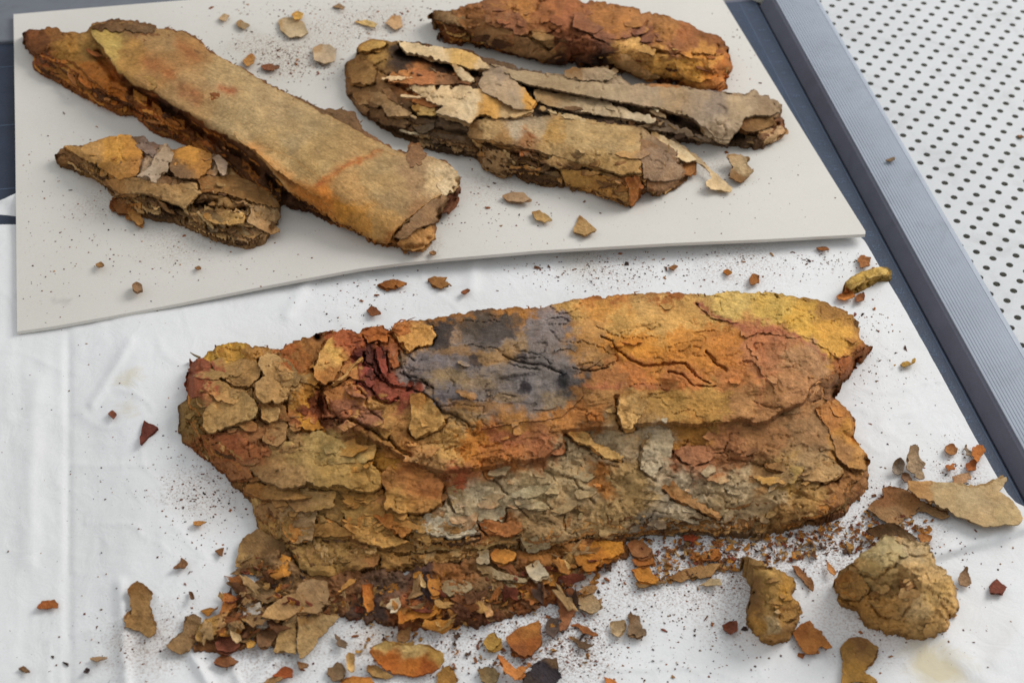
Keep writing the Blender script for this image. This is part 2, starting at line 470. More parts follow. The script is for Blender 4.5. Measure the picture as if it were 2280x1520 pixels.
M_FENCE = flat_mat('grey_fence', tuple(lin((112, 116, 124))), 0.5, 0.08, 40)
# ------------------------------------------------------------------ the table and the paper trimmer
BED = 14.0
A0 = wp1(1703, 37, BED); A1 = wp1(2280, 1112, BED)
EX = (A1 - A0); EX[2] = 0; EX /= np.linalg.norm(EX)
EY = np.array([-EX[1], EX[0], 0.0])
if EY[0] > 0: EY = -EY                     # to the left, away from the bar
def st(u, v, z):
    d = wp1(u, v, z) - A0
    return d @ EX, d @ EY
def loc(s, t, z): return A0 * np.array([1, 1, 0]) + EX * s + EY * t + np.array([0, 0, z * 0.001])
S0 = st(1655, 2, BED)[0]
TL1 = np.mean([st(1675, 57, BED)[1], st(1772, 255, BED)[1]])
TA = np.mean([st(1736, 26, 22)[1], st(2279, 992, 22)[1]])
TB = np.mean([st(1816, 0, 17)[1], st(2258, 716, 17)[1]])

def box(name, s0, s1, t0, t1, z0, z1, mat, parent, bev=0.0006):
    c = [(s0, t0), (s1, t0), (s1, t1), (s0, t1)]
    b = bev
    i = [(s0 + b, t0 + b if t1 > t0 else t0 - b), (s1 - b, t0 + b if t1 > t0 else t0 - b), (s1 - b, t1 - b if t1 > t0 else t1 + b), (s0 + b, t1 - b if t1 > t0 else t1 + b)]
    V = [loc(s, t, z0) for s, t in c] + [loc(s, t, z1 - b * 1000) for s, t in c] + [loc(s, t, z1) for s, t in i]
    F = [(3, 2, 1, 0), (8, 9, 10, 11)]
    for k in range(4):
        n = (k + 1) % 4
        F += [(k, n, 4 + n, 4 + k), (4 + k, 4 + n, 8 + n, 8 + k)]
    return mesh_obj(name, V, F, mat, parent)
def extrude(name, prof, s0, s1, mat, parent, smooth_=False):
    """prof: (t, z) points, open strip, capped"""
    n = len(prof)
    V = [loc(s0, t, z) for t, z in prof] + [loc(s1, t, z) for t, z in prof]
    F = [(k, k + 1, n + k + 1, n + k) for k in range(n - 1)]
    F += [tuple(range(n))[::-1], tuple(range(n, 2 * n))]
    return mesh_obj(name, V, F, mat, parent, None, n - 1 if smooth_ else None)

# perforated suction table
HP = 0.010874 * DIST; HA = math.radians(58.6698); HT = np.array([0.25275161, 0.23347951]) * DIST
def lat(a, b):
    x, y = a, -b
    c, s = math.cos(HA), math.sin(HA)
    return HT + HP * np.array([c * x - s * y, s * x + c * y])
V, F = [], []
tin = []
NH = 12
hr = 1.72e-3; hh = HP / 2
ring = [(math.cos(2 * math.pi * (k + .5) / NH), math.sin(2 * math.pi * (k + .5) / NH)) for k in range(NH)]
def sq(d):
    m = max(abs(d[0]), abs(d[1])); return d[0] / m, d[1] / m
nholes = 0
ca, sa = math.cos(HA), math.sin(HA)
for a in range(-60, 61):
    for b in range(-60, 61):
        p = lat(a, b)
        u, v = px_of((p[0], p[1], 0))
        if not (-330 < v < 1150 and u < 2620): continue
        if u < 1812 + 0.617 * v - 75: continue
        i0 = len(V)
        for (rx, ry) in ring:
            qx, qy = sq((rx, ry))
            for (X, Y, zz) in ((qx * hh, qy * hh, 0), (rx * hr, ry * hr, 0), (rx * hr, ry * hr, -0.0003)):
                V.append((p[0] + ca * X - sa * Y, p[1] + sa * X + ca * Y, zz))
        for k in range(NH):
            n = (k + 1) % NH
            F.append((i0 + 3 * k, i0 + 3 * n, i0 + 3 * n + 1, i0 + 3 * k + 1))
            F.append((i0 + 3 * k + 1, i0 + 3 * n + 1, i0 + 3 * n + 2, i0 + 3 * k + 2))
        nholes += 1
o = mesh_obj('perforated_table_top', V, np.array(F), M_PANEL)
tag(o, 'white perforated metal table top with rows of small round holes', kind='structure')
V = [(-1.2, -0.9, -0.022), (1.2, -0.9, -0.022), (1.2, 1.4, -0.022), (-1.2, 1.4, -0.022)]
o = mesh_obj('table_chamber_floor', V, [(0, 1, 2, 3)], M_UNDER); tag(o, 'dark floor below the holes of the table top', kind='structure')

tr = thing('paper_trimmer', loc(0.15, 0.1, 0), 'dark blue paper trimmer with ruler strip and ridged grey bar, under the papers', 'paper trimmer')
box('bed', S0, 0.62, 0.0, 0.62, -10, BED, M_BED, tr)
e = box('end_strip', S0 - 0.0035, S0, -0.003, 0.62, -10, BED - 1, M_GROOVE, tr)
# ruler strip: a thin inlay with scale lines, ticks and numerals
box('ruler_strip', S0 + 0.002, 0.55, 0.0008, TL1 + 0.010, BED - 1, BED + 0.35, M_STRIP, tr, 0.0002)
def bars(name, items, z, mat, parent):
    V, F = [], []
    for (s0, s1, t0, t1) in items:
        i = len(V)
        V += [loc(s0, t0, z), loc(s1, t0, z), loc(s1, t1, z), loc(s0, t1, z)]
        V += [loc(s0, t0, z + .08), loc(s1, t0, z + .08), loc(s1, t1, z + .08), loc(s0, t1, z + .08)]
        F += [(i + 4, i + 5, i + 6, i + 7), (i, i + 1, i + 5, i + 4), (i + 1, i + 2, i + 6, i + 5), (i + 2, i + 3, i + 7, i + 6), (i + 3, i, i + 4, i + 7)]
    return mesh_obj(name, V, F, mat, parent)
ZS = BED + 0.35
lines = [(S0 + .003, .54, 0.0014, 0.0018), (S0 + .003, .54, TL1, TL1 + .0004)]
for l in lines: bars('scale_line', [l], ZS, M_INK, tr)
tk = []
for k in range(0, 520):
    s = S0 + 0.010 + k * 0.001
    L = 0.0048 if k % 10 == 0 else (0.0036 if k % 5 == 0 else 0.0024)
    tk.append((s - .00011, s + .00011, TL1 + 0.0005, TL1 + 0.0005 + L))
tag(bars('scale_ticks', tk, ZS, M_INK, tr), kind='stuff')
for k in range(0, 44):
    cu = bpy.data.curves.new('numeral', 'FONT'); cu.body = str(k); cu.size = 0.0048; cu.align_x = 'CENTER'; cu.align_y = 'CENTER'
    cu.extrude = 0.00003; cu.resolution_u = 2
    to = bpy.data.objects.new('tmp', cu); COL.objects.link(to)
    me = bpy.data.meshes.new_from_object(to)
    COL.objects.unlink(to); bpy.data.objects.remove(to)
    me.materials.clear(); me.materials.append(M_INK); me.name = 'numeral'
    o = bpy.data.objects.new('numeral', me)
    p = loc(S0 + 0.010 + k * 0.01, (TL1 + 0.0018) * 0.5, ZS + 0.05) - np.array(tr.location)
    o.matrix_local = Matrix(((EX[0], -EY[0], 0, p[0]), (EX[1], -EY[1], 0, p[1]), (0, 0, 1, p[2]), (0, 0, 0, 1)))
    put(o, tr)
# bar: dark side, ridged top, rounded outer edge
extrude('bar_side', [(-0.0004, BED - 9), (-0.0004, BED), (TA + .0012, 21.2), (TA, 22), (TA - .004, 21.2), (TA - .004, BED - 9)], S0 + 0.006, 0.66, M_GROOVE, tr)
wid = TB - TA                      # negative: to the right
prof = [(TA + 0.0002, 13), (TA - 0.0001, 22.2)]
nr = 15; w1 = wid * 0.80
for k in range(nr):
    a = TA + w1 * k / nr; b_ = TA + w1 * (k + 1) / nr
    zz = 22.6 - 1.4 * (k / nr) ** 2
    prof += [(a + (b_ - a) * .12, zz), (a + (b_ - a) * .62, zz + .05), (a + (b_ - a) * .72, zz - .24), (a + (b_ - a) * .98, zz - .24)]
for k in range(9):
    f = k / 8.0 * math.pi / 2
    r = wid * 0.20
    prof.append((TA + w1 + r * math.sin(f), 12 + 9.3 * math.cos(f)))
prof += [(TB, 0.2)]
extrude('ridged_bar', prof, S0 - 0.012, 0.66, M_ALU, tr)
# cream end cap where the bar starts
cv = []
n = 9
for k in range(n):
    f = k / (n - 1) * math.pi / 2
    s = S0 + 0.0075 * math.sin(f) - 0.002; t = 0.0022 - 0.011 * (1 - math.cos(f))
    for zz in (BED + .1, BED + 5.5):
        cv.append(loc(s, t, zz)); cv.append(loc(s - .0016, t - .0012, zz))
F = []
for k in range(n - 1):
    i = 4 * k; j = i + 4
    F += [(i, j, j + 2, i + 2), (i + 2, j + 2, j + 3, i + 3), (i + 3, j + 3, j + 1, i + 1), (i + 1, j + 1, j, i)]
mesh_obj('end_cap', cv, F + [(0, 2, 3, 1), (4 * n - 4, 4 * n - 3, 4 * n - 1, 4 * n - 2)], M_CAP, tr)
# back stop along the far end, and the printed lines of the navy mat
sb = st(0, 100, BED)[0]
print('S0', S0, 'sb', sb, 'TA', TA, 'TB', TB, 'TL1', TL1, 'holes', nholes)

# ------------------------------------------------------------------ papers
def ridge(u, v, x0, y0, x1, y1):
    """signed distance (px) from a line"""
    L = math.hypot(x1 - x0, y1 - y0)
    return ((x1 - x0) * (v - y0) - (y1 - y0) * (u - x0)) / L
def paper_z(u, v):
    u = np.asarray(u, float); v = np.asarray(v, float)
    z = 15.2 + 0.55 * (fbm(u / 260, v / 160, 3, 5) + 0.3) + 0.22 * fbm(u / 60, v / 42, 3, 8)
    for (lx, ly, sd, h) in ((210, 120, 61, .34), (300, 150, 71, .45), (90, 60, 77, .16)):
        r = np.abs(fbm(u / lx, v / ly, 2, sd)); z = z + h * np.exp(-(r / .045) ** 1.2) * smooth(.42, .6, vnoise(u / 190, v / 150, sd + 2))
    # left: the sheet falls to a crease at u = 150 and lies flat beyond it
    left = smooth(560, 170, u)
    z = z + 3.2 * smooth(150, 330, u) * smooth(640, 330, u) * smooth(600, 800, v)
    z = z - 0.8 * np.exp(-((u - 152) / 9.0) ** 2) * smooth(700, 800, v)
    z = z + left * 0.4 * fbm(u / 45, v / 200, 3, 31)
    # creases running down the foreground left
    for (x0, y0, x1, y1, h, w) in ((268, 1300, 280, 1530, 1.6, 14), (205, 900, 290, 760, 1.0, 10), (420, 1440, 470, 1530, 1.8, 12), (510, 1470, 540, 1530, 1.2, 10), (640, 1440, 560, 1530, 1.5, 12), (700, 600, 640, 700, 1.0, 14), (1060, 580, 1050, 640, 1.0, 16), (80, 850, 60, 1250, 1.0, 22)):
        d = seg_d(u, v, [(x0, y0), (x1, y1)])
        z = z + h * np.exp(-(d / w) ** 2)
    # right: fold beside the lump, the sheet drops below it
    f = ridge(u, v, 2095, 1232, 2285, 1172)
    z = z + (1.8 - 3.2 * smooth(-4, 26, f)) * smooth(2020, 2120, u) * smooth(160, 0, np.abs(f))
    d = seg_d(u, v, [(2210, 1530), (2120, 1440), (2090, 1400)]); z = z + 1.0 * np.exp(-(d / 30) ** 2)
    d = seg_d(u, v, [(2270, 1400), (2220, 1470)]); z = z + 1.2 * np.exp(-(d / 26) ** 2)
    # the corner that hangs over the trimmer edge at the right
    return np.maximum(z, 14.55)
sheet_poly = [(-220, 500), (60, 500), (400, 420), (1700, 330), (1926, 537), (2021, 700), (2100, 842), (2175, 981), (2217, 1055), (2243, 1098), (2262, 1118), (2330, 1150), (2520, 1500), (2560, 1800), (-220, 1800)]
o = relief('paper_sheet', np.array(sheet_poly, float), paper_z, lambda u, v: np.ones((len(u), 3)), M_PAPER, None, 5.5, 0.5, 3, thick=0.18, loc=(0, 0, 0.015), side_tint=1)
tag(o, 'crumpled white tissue paper spread under the large ochre bundle, creased at left', 'paper sheet', 'white paper sheets on the trimmer')
def corner_z(u, v): return 14.5 + 3.0 * smooth(470, 430, v) + 0.4 * fbm(u / 30, v / 30, 2, 6)
o = relief('paper_sheet', np.array([(-80, 488), (-40, 466), (0, 446), (40, 428), (90, 410), (120, 478), (40, 482), (0, 478)], float), corner_z, lambda u, v: np.ones((len(u), 3)), M_PAPER, None, 4.0, 0.6, 5, thick=0.2, loc=(0, 0, 0.015), side_tint=1)
tag(o, 'white paper corner poking out left of the cream board over the navy mat', 'paper sheet', 'white paper sheets on the trimmer')

_bz = TPS([(28, 35, 18.6), (38, 738, 17.6), (400, 675, 18.6), (800, 598, 20.4), (1000, 575, 21.6), (1500, 541, 22.4), (1930, 522, 20.6), (420, 0, 18.4), (1000, 200, 19.0), (1600, 0, 19), (1565, -95, 19), (800, 300, 18.8), (300, 400, 18.2), (1500, 300, 19.6), (1765, 250, 19.6)], 0.001)
def board_z(u, v): return _bz(np.asarray(u, float), np.asarray(v, float))
bp_ = [(30, 32), (34, 300), (38, 738), (120, 726), (250, 703), (400, 675), (600, 635), (800, 598), (900, 585), (1000, 575), (1200, 558), (1500, 541), (1700, 533), (1931, 521), (1850, 392), (1765, 254), (1612, 4), (1556, -95), (1000, -52), (420, 0), (150, 22), (45, 31)]
o = relief('mount_board', np.array(bp_, float), board_z, lambda u, v: np.ones((len(u), 3)), M_BOARD, None, 8.0, 0.0, 3, thick=1.7, loc=tuple(wp1(1000, 300, 18)), side_tint=1)
tag(o, 'cream mount board lying on the white paper, carrying the five smaller bundles', 'board')
# ------------------------------------------------------------------ back stop and printed lines of the trimmer bed
box('back_stop', -0.12, -0.0285, 0.02, 0.62, -10, BED + 2.2, M_FENCE, tr)
box('navy_mat', -0.028, 0.40, 0.385, 0.60, BED - 1, BED + 0.45, M_MAT, tr, 0.0003)
for k in range(8):
    bars('mat_line', [(-0.0275 + .05 * k + .02, -0.0275 + .05 * k + .0206, 0.387, 0.598)], BED + 0.45, M_INK, tr)

# ------------------------------------------------------------------ layered bundles
class Bundle:
    def __init__(s, name, label, cat, outline, hc, sup, colours, mat, step=3.0, group=None, seed=1,
                 med=1.0, fine=0.4, terr=0.55, strat=0.9, cracks=(), amp=4, warp=20, lam=((150, 115, 65),), var=0.16, reg=0.01, terr_scale=1.0, wrinkles=(), split=1.0, lines=(), patches=(), rough=None, soft=9.0):
        s.split = split; s.rough = rough or (lambda u, v: 1.0)
        s.sup = sup; s.h = TPS(hc, reg); s.mat = mat; s.seed = seed; s.step = step
        s.med, s.fine, s.terr, s.strat, s.cracks = med, fine, terr, strat, list(cracks)
        s.cm = CMAP(colours, warp, seed=seed, var=var, lines=lines, patches=patches); s.lam = [tone(np.array(c)) for c in lam]; s.ts = terr_scale
        s.outline = np.asarray(outline, float); s.wr = wrinkles
        O = ragged(s.outline, max(1.2, step * 0.5), amp, seed)[::2]; s.soft = soft; T = np.roll(O, -4, 0) - np.roll(O, 4, 0)
        sg = 1.0 if (O[:, 0] * np.roll(O[:, 1], -1) - O[:, 1] * np.roll(O[:, 0], -1)).sum() > 0 else -1.0
        nv = -T[:, 0] * sg / (np.hypot(T[:, 0], T[:, 1]) + 1e-6)
        F_ = O[nv > -0.25]
        s.g0 = O.min(0) - 30; hi_ = O.max(0) + 34; s.gs = 4.0
        GU, GV = np.meshgrid(np.arange(s.g0[0], hi_[0], s.gs), np.arange(s.g0[1], hi_[1], s.gs))
        s.gd = nearest(np.c_[GU.ravel(), GV.ravel()], F_)[1].reshape(GU.shape) if len(F_) else np.full(GU.shape, 99.)
        c = s.outline.mean(0)
        p = wp1(c[0], c[1], float(sup(c[0], c[1])))
        s.root = thing(name, tuple(p), label, cat, group)
        s.amp = amp
    def hb(s, u, v):
        x = np.clip((u - s.g0[0]) / s.gs, 0, s.gd.shape[1] - 1.001); y = np.clip((v - s.g0[1]) / s.gs, 0, s.gd.shape[0] - 1.001)
        xi = x.astype(int); yi = y.astype(int); fx = x - xi; fy = y - yi
        d = (s.gd[yi, xi] * (1 - fx) + s.gd[yi, xi + 1] * fx) * (1 - fy) + (s.gd[yi + 1, xi] * (1 - fx) + s.gd[yi + 1, xi + 1] * fx) * fy
        return np.maximum(s.h(u, v), 0.25) * (0.03 + 0.97 * smooth(0, 1, d / s.soft) ** 0.8)
    def zb(s, u, v):
        return s.sup(u, v) + s.hb(u, v) + s.med * (1.1 * fbm(u / 75, v / 55, 2, s.seed + 40) + 0.6 * fbm(u / 32, v / 24, 2, s.seed + 44))
    def zd(s, u, v):
        z = s.zb(u, v)
        k = s.ts
        wu = u + 7 * fbm(u / 16, v / 13, 3, s.seed + 50, .6); wv = v + 7 * fbm(u / 16, v / 13, 3, s.seed + 54, .6)
        L = (fbm(wu / (80 * k), wv / (52 * k), 3, s.seed + 58, 0.55) + 1) * 4.0
        f = L - np.floor(L)
        rg = s.rough(u, v)
        z = z + rg * s.terr * (np.floor(L) - 3 + smooth(0.0, 0.10, f))
        L = (fbm(wu / (40 * k) + 7, wv / (30 * k), 3, s.seed + 61, 0.55) + 1) * 3.0
        f = L - np.floor(L)
        z = z + rg * 0.5 * s.terr * (np.floor(L) - 3 + smooth(0.0, 0.14, f))
        z = z + rg * s.fine * (0.7 * fbm(u / 11, v / 9, 3, s.seed + 64, .6))
        # bedding seen on steep faces
        e = 5.0
        sl = (s.zb(u, v - e) - s.zb(u, v + e)) / (2 * e)
        wgt = smooth(0.10, 0.19, sl) * s.strat
        q = 1.25
        t = (z - s.sup(u, v)) / q + 1.5 * fbm(u / 120, v / 60, 2, s.seed + 70)
        fr = t - np.floor(t)
        z = z + wgt * q * (smooth(0.30, 0.75, fr) - fr) * 1.5
        z = z + wgt * 0.6 * fbm(u / 60, z / 0.6, 3, s.seed + 73)
        # fine network of splits
        wu = u + 9 * fbm(u / 18, v / 15, 3, s.seed + 90, .65); wv = v + 9 * fbm(u / 18, v / 15, 3, s.seed + 93, .65)
        for (lx, ly, w, d, q, k) in ((95, 42, .020, 1.5, .50, 0), (60, 34, .028, 1.1, .55, 5), (34, 22, .035, .7, .55, 9)):
            r = np.abs(fbm(wu / (lx * s.ts), wv / (ly * s.ts), 2, s.seed + 95 + k))
            mk = smooth(q, q + .16, vnoise(u / 70, v / 55, s.seed + 97 + k))
            z = z - rg * s.split * d * mk * np.exp(-(r / w) ** 2)
        cu = u + 5 * fbm(u / 14, v / 14, 4, s.seed + 80, .7); cv_ = v + 5 * fbm(u / 14, v / 14, 4, s.seed + 84, .7)
        for pts, w, d in s.cracks:
            P = np.asarray(pts, float)
            bx = (u > P[:, 0].min() - 40) & (u < P[:, 0].max() + 40) & (v > P[:, 1].min() - 40) & (v < P[:, 1].max() + 40)
            if not bx.any(): continue
            dd = seg_d(cu[bx], cv_[bx], pts)
            wv_ = w * (0.55 + 0.9 * vnoise(u[bx] / 18, v[bx] / 18, s.seed + 88))
            z[bx] -= d * np.exp(-(dd / wv_) ** 2)
        return np.maximum(z, s.sup(u, v) + 0.12)
    def body(s, name='core', edge=(84, 52, 26)):
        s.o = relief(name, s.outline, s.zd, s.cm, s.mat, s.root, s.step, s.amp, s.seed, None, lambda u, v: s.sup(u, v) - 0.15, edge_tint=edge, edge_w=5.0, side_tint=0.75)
        return s.o
    def plate(s, poly, col=None, lift=(0.8, 1.5), d=(0, 1), thick=0.5, amp=4.0, name='layer', curl=0.0, edge=None, seed=None, step=None, detail=True, zfun=None, mat=None, tilt=0.0, under=True, groove=True):
        P = np.asarray(poly, float); sd = seed if seed is not None else int(P[0, 0] * 7 + P[0, 1] * 3) % 997
        dn = np.array(d, float); dn /= np.hypot(*dn)
        pr = P @ dn; a, b = pr.min(), pr.max()
        pc = P @ np.array([-dn[1], dn[0]]); ca_, cb_ = pc.min(), pc.max()
        if groove and lift[0] + lift[1] > 1.2:
            O = densify(P, 7); T = np.roll(O, -1, 0) - np.roll(O, 1, 0)
            sg = 1.0 if (O[:, 0] * np.roll(O[:, 1], -1) - O[:, 1] * np.roll(O[:, 0], -1)).sum() > 0 else -1.0
            nn = np.c_[T[:, 1], -T[:, 0]] * sg / (np.hypot(T[:, 0], T[:, 1])[:, None] + 1e-6)
            fr = (nn @ dn > 0.1) & (nn[:, 1] > -0.3)
            k0 = int(np.argmin(fr)); O = np.roll(O, -k0, 0); fr = np.roll(fr, -k0); nn = np.roll(nn, -k0, 0)
            i = 0
            while i < len(O):
                if fr[i]:
                    j = i
                    while j < len(O) and fr[j]: j += 1
                    if j - i >= 3: s.cracks.append(((O[i:j] + nn[i:j] * 2.5).tolist(), 3.4, min(3.2, 1.0 + 0.6 * (lift[0] + lift[1]))))
                    i = j
                i += 1
        def zf(u, v):
            t = np.clip((u * dn[0] + v * dn[1] - a) / (b - a + 1e-6), -.1, 1.1)
            x = np.clip(((-u * dn[1] + v * dn[0]) - ca_) / (cb_ - ca_ + 1e-6), 0, 1) * 2 - 1
            z = (zfun or s.zb)(u, v) + lift[0] + lift[1] * t * np.abs(t) + curl * x * x + tilt * x
            if detail:
                wu = u + 4 * fbm(u / 12, v / 10, 2, sd); wv = v + 4 * fbm(u / 12, v / 10, 2, sd + 2)
                L = (fbm(wu / 45, wv / 32, 3, sd + 4) + 1) * 3; f = L - np.floor(L)
                z = z + 0.5 * s.terr * (np.floor(L) - 3 + smooth(0, .14, f))
                sx = u + 8 * fbm(u / 15, v / 13, 3, sd + 31, .65); sy = v + 8 * fbm(u / 15, v / 13, 3, sd + 34, .65)
                r_ = np.abs(fbm(sx / 62, sy / 34, 2, sd + 37)); z = z - s.split * .9 * smooth(.45, .62, vnoise(u / 50, v / 40, sd + 38)) * np.exp(-(r_ / .03) ** 2)
            return z + 0.5 * s.med * fbm(u / 28, v / 20, 3, sd + 8) + s.fine * 0.5 * fbm(u / 10, v / 8, 2, sd + 9)
        if col is None: cf = s.cm
        elif isinstance(col, list): cf = CMAP(col, 10, seed=sd, var=0.15)
        else:
            cf = CMAP([(P[:, 0].mean(), P[:, 1].mean(), col), (P[:, 0].min(), P[:, 1].min(), tuple(np.array(col) * (0.9, .82, .7))), (P[:, 0].max(), P[:, 1].max(), tuple(np.clip(np.array(col) * (1.06, 1.08, 1.1), 0, 255)))], 20, seed=sd, var=0.17)
        if under:
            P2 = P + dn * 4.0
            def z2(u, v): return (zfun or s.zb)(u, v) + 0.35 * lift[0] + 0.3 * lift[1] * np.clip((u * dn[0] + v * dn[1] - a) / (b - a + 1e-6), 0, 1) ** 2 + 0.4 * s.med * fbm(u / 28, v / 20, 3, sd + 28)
            c2 = (lambda u, v: cf(u, v) * np.array([0.80, 0.70, 0.58]))  # under sheet browner and darker, painting in shade below the plate edge
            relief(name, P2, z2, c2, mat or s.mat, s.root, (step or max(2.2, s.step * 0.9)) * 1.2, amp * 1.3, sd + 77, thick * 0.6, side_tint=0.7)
        return relief(name, P, zf, cf, mat or s.mat, s.root, step or max(2.2, s.step * 0.9), amp, sd, thick, edge_tint=edge, edge_w=4.0, side_tint=0.5)  # dark edge wall: torn-edge browning plus shade painted along the sheet's rim
    def laminae(s, u0, u1, levels, seed=0, prot=3.0, depth=22, gap=0.25, name='layer', maxh=None, thick=(0.25, 0.7), du=3.0, cols=None):
        """thin bedding sheets that stick out of the front face at given heights (mm)"""
        lo, hi = s.outline[:, 1].min(), s.outline[:, 1].max()
        U = np.arange(u0, u1, du); V = np.arange(lo, hi, 2.0)
        m = inside(s.outline, U, V)
        GU, GV = np.meshgrid(U, V)
        H = (s.zd(GU.ravel(), GV.ravel()) - s.sup(GU.ravel(), GV.ravel())).reshape(GU.shape)
        H[~m] = -99
        rng = np.random.default_rng(seed + s.seed)
        for k, h in enumerate(levels):
            hk = h + 0.9 * fbm(U / 110, U * 0 + k * 3.3, 2, seed + k)
            vf = np.full(len(U), np.nan)
            for i in range(len(U)):
                c = np.nonzero(H[:, i] > -50)[0]
                if len(c) < 3: continue
                col = H[c, i][::-1]
                w = np.nonzero(col >= hk[i] - 0.25)[0]
                if len(w) and w[0] > 0: vf[i] = V[c[::-1][w[0]]]
            ns = fbm(U / 30, U * 0 + k * 7.7, 3, seed + 20 + k, .6)
            ok = ~np.isnan(vf) & (ns > -0.5 + gap)
            vj = np.abs(np.diff(vf, prepend=vf[0])) < 14
            ok &= vj
            pr = prot * (0.7 + 1.0 * fbm(U / 14, U * 0 + k * 1.9, 3, seed + 40 + k, .65) + 0.6 * (rng.random(len(U)) - .5))
            i = 0
            while i < len(U):
                if not ok[i]: i += 1; continue
                j = i
                while j < len(U) and ok[j]: j += 1
                if j - i >= 5:
                    n = j - i; rows = (0.0, 3.0, 9.0, depth)
                    uu = np.tile(U[i:j], len(rows)); vv = np.concatenate([vf[i:j] + pr[i:j] * np.sin(np.linspace(0, math.pi, n)) ** .5 - r for r in rows])
                    zz = s.sup(uu, vv) + np.tile(hk[i:j], len(rows)) + np.repeat([-0.25, 0, 0, 0], n) + 0.2 * fbm(uu / 15, vv / 15, 2, seed + k)
                    T = wpt(uu, vv, zz); B = T.copy(); th = rng.uniform(*thick); B[:, 2] -= th * 0.001
                    nr = len(rows); F = []
                    a = np.arange(n - 1)
                    for r in range(nr - 1):
                        F.append(np.c_[r * n + a, r * n + a + 1, (r + 1) * n + a + 1, (r + 1) * n + a])
                        F.append(np.c_[r * n + a, (r + 1) * n + a, (r + 1) * n + a + 1, r * n + a + 1] + nr * n)
                    F.append(np.c_[a, a + nr * n, a + 1 + nr * n, a + 1])
                    c0 = (cols and tone(np.array(cols[rng.integers(len(cols))])))
                    if c0 is None or c0 is False or cols is None: c0 = s.lam[rng.integers(len(s.lam))]
                    C = np.tile(c0 * rng.choice([0.5, 0.8, 1.0, 1.25]), (2 * nr * n, 1)) * (0.85 + 0.3 * rng.random((2 * nr * n, 1)))
                    mesh_obj(name, np.concatenate([T, B]), np.concatenate(F), s.mat, s.root, C, None)
                i = j + 1

# ---- the large ochre bundle in front
Zb = lambda *p: Z(700, 680, 4, *p)
Z5 = lambda *p: Z(1000, 600, 2.533, *p)
Z6 = lambda *p: Z(1450, 600, 2.533, *p)
Z4 = lambda *p: Z(350, 640, 2, *p)
big_out = [(395, 950), (400, 905), (418, 885), (415, 830), (422, 795), (450, 795), (480, 772), (520, 760), (570, 768), (610, 774), (650, 765), (700, 768), (713, 742), (735, 738), (765, 733), (800, 742), (815, 728), (850, 725), (868, 737), (880, 720), (905, 714), (950, 714), (1000, 698), (1060, 692), (1130, 685), (1200, 685), (1245, 672), (1330, 660), (1420, 652), (1510, 650), (1570, 657), (1620, 650), (1700, 650), (1760, 657), (1830, 670), (1880, 688), (1908, 715), (1914, 750), (1940, 775), (1930, 787), (1905, 800), (1895, 830), (1880, 845), (1860, 865), (1855, 880), (1880, 905), (1905, 935), (1900, 975), (1930, 1020), (1935, 1070), (1920, 1110), (1880, 1140), (1800, 1165), (1700, 1185), (1600, 1190), (1500, 1192), (1400, 1196), (1250, 1218), (1150, 1232), (1000, 1258), (850, 1275), (750, 1286), (680, 1280), (650, 1255), (630, 1215), (590, 1190), (570, 1150), (555, 1110), (530, 1090), (500, 1060), (470, 1030), (430, 1003), (405, 985)]
big_h = [(395, 950, 3), (405, 985, 1), (470, 1030, 1.5), (530, 1090, 2), (570, 1150, 2), (630, 1215, 2), (680, 1280, 1.5), (850, 1275, 1.5), (1000, 1255, 1.5), (1150, 1230, 2), (1300, 1208, 2.5), (1500, 1192, 2.5), (1700, 1185, 2), (1880, 1140, 2), (1920, 1110, 3), (1935, 1070, 5),
 (650, 1150, 8), (800, 1200, 7), (1000, 1180, 8), (1200, 1160, 9), (1500, 1150, 8), (1700, 1130, 8.5), (1850, 1100, 8),
 (500, 1000, 8), (650, 1020, 15), (850, 1080, 14), (1000, 1080, 15), (1200, 1080, 15), (1500, 1060, 15), (1750, 1040, 15), (1900, 1020, 10), (1920, 1000, 8),
 (430, 880, 9), (430, 800, 7), (520, 870, 14), (600, 900, 17), (700, 880, 20), (800, 880, 23), (900, 900, 24), (1100, 900, 26), (1300, 900, 25), (1500, 900, 23), (1700, 900, 21), (1850, 870, 15),
 (480, 775, 9), (600, 775, 13), (700, 770, 16), (860, 730, 19), (1000, 700, 21), (1250, 675, 24), (1500, 655, 25), (1700, 655, 24), (1830, 675, 20), (1910, 720, 14), (1935, 780, 9), (1900, 830, 10),
 (700, 810, 20), (860, 800, 23), (1000, 780, 27), (1200, 760, 30), (1400, 740, 31), (1600, 740, 30), (1750, 760, 26), (1850, 790, 20), (1860, 890, 9), (1900, 940, 8), (1300, 965, 17), (1600, 960, 17), (1800, 935, 15)]
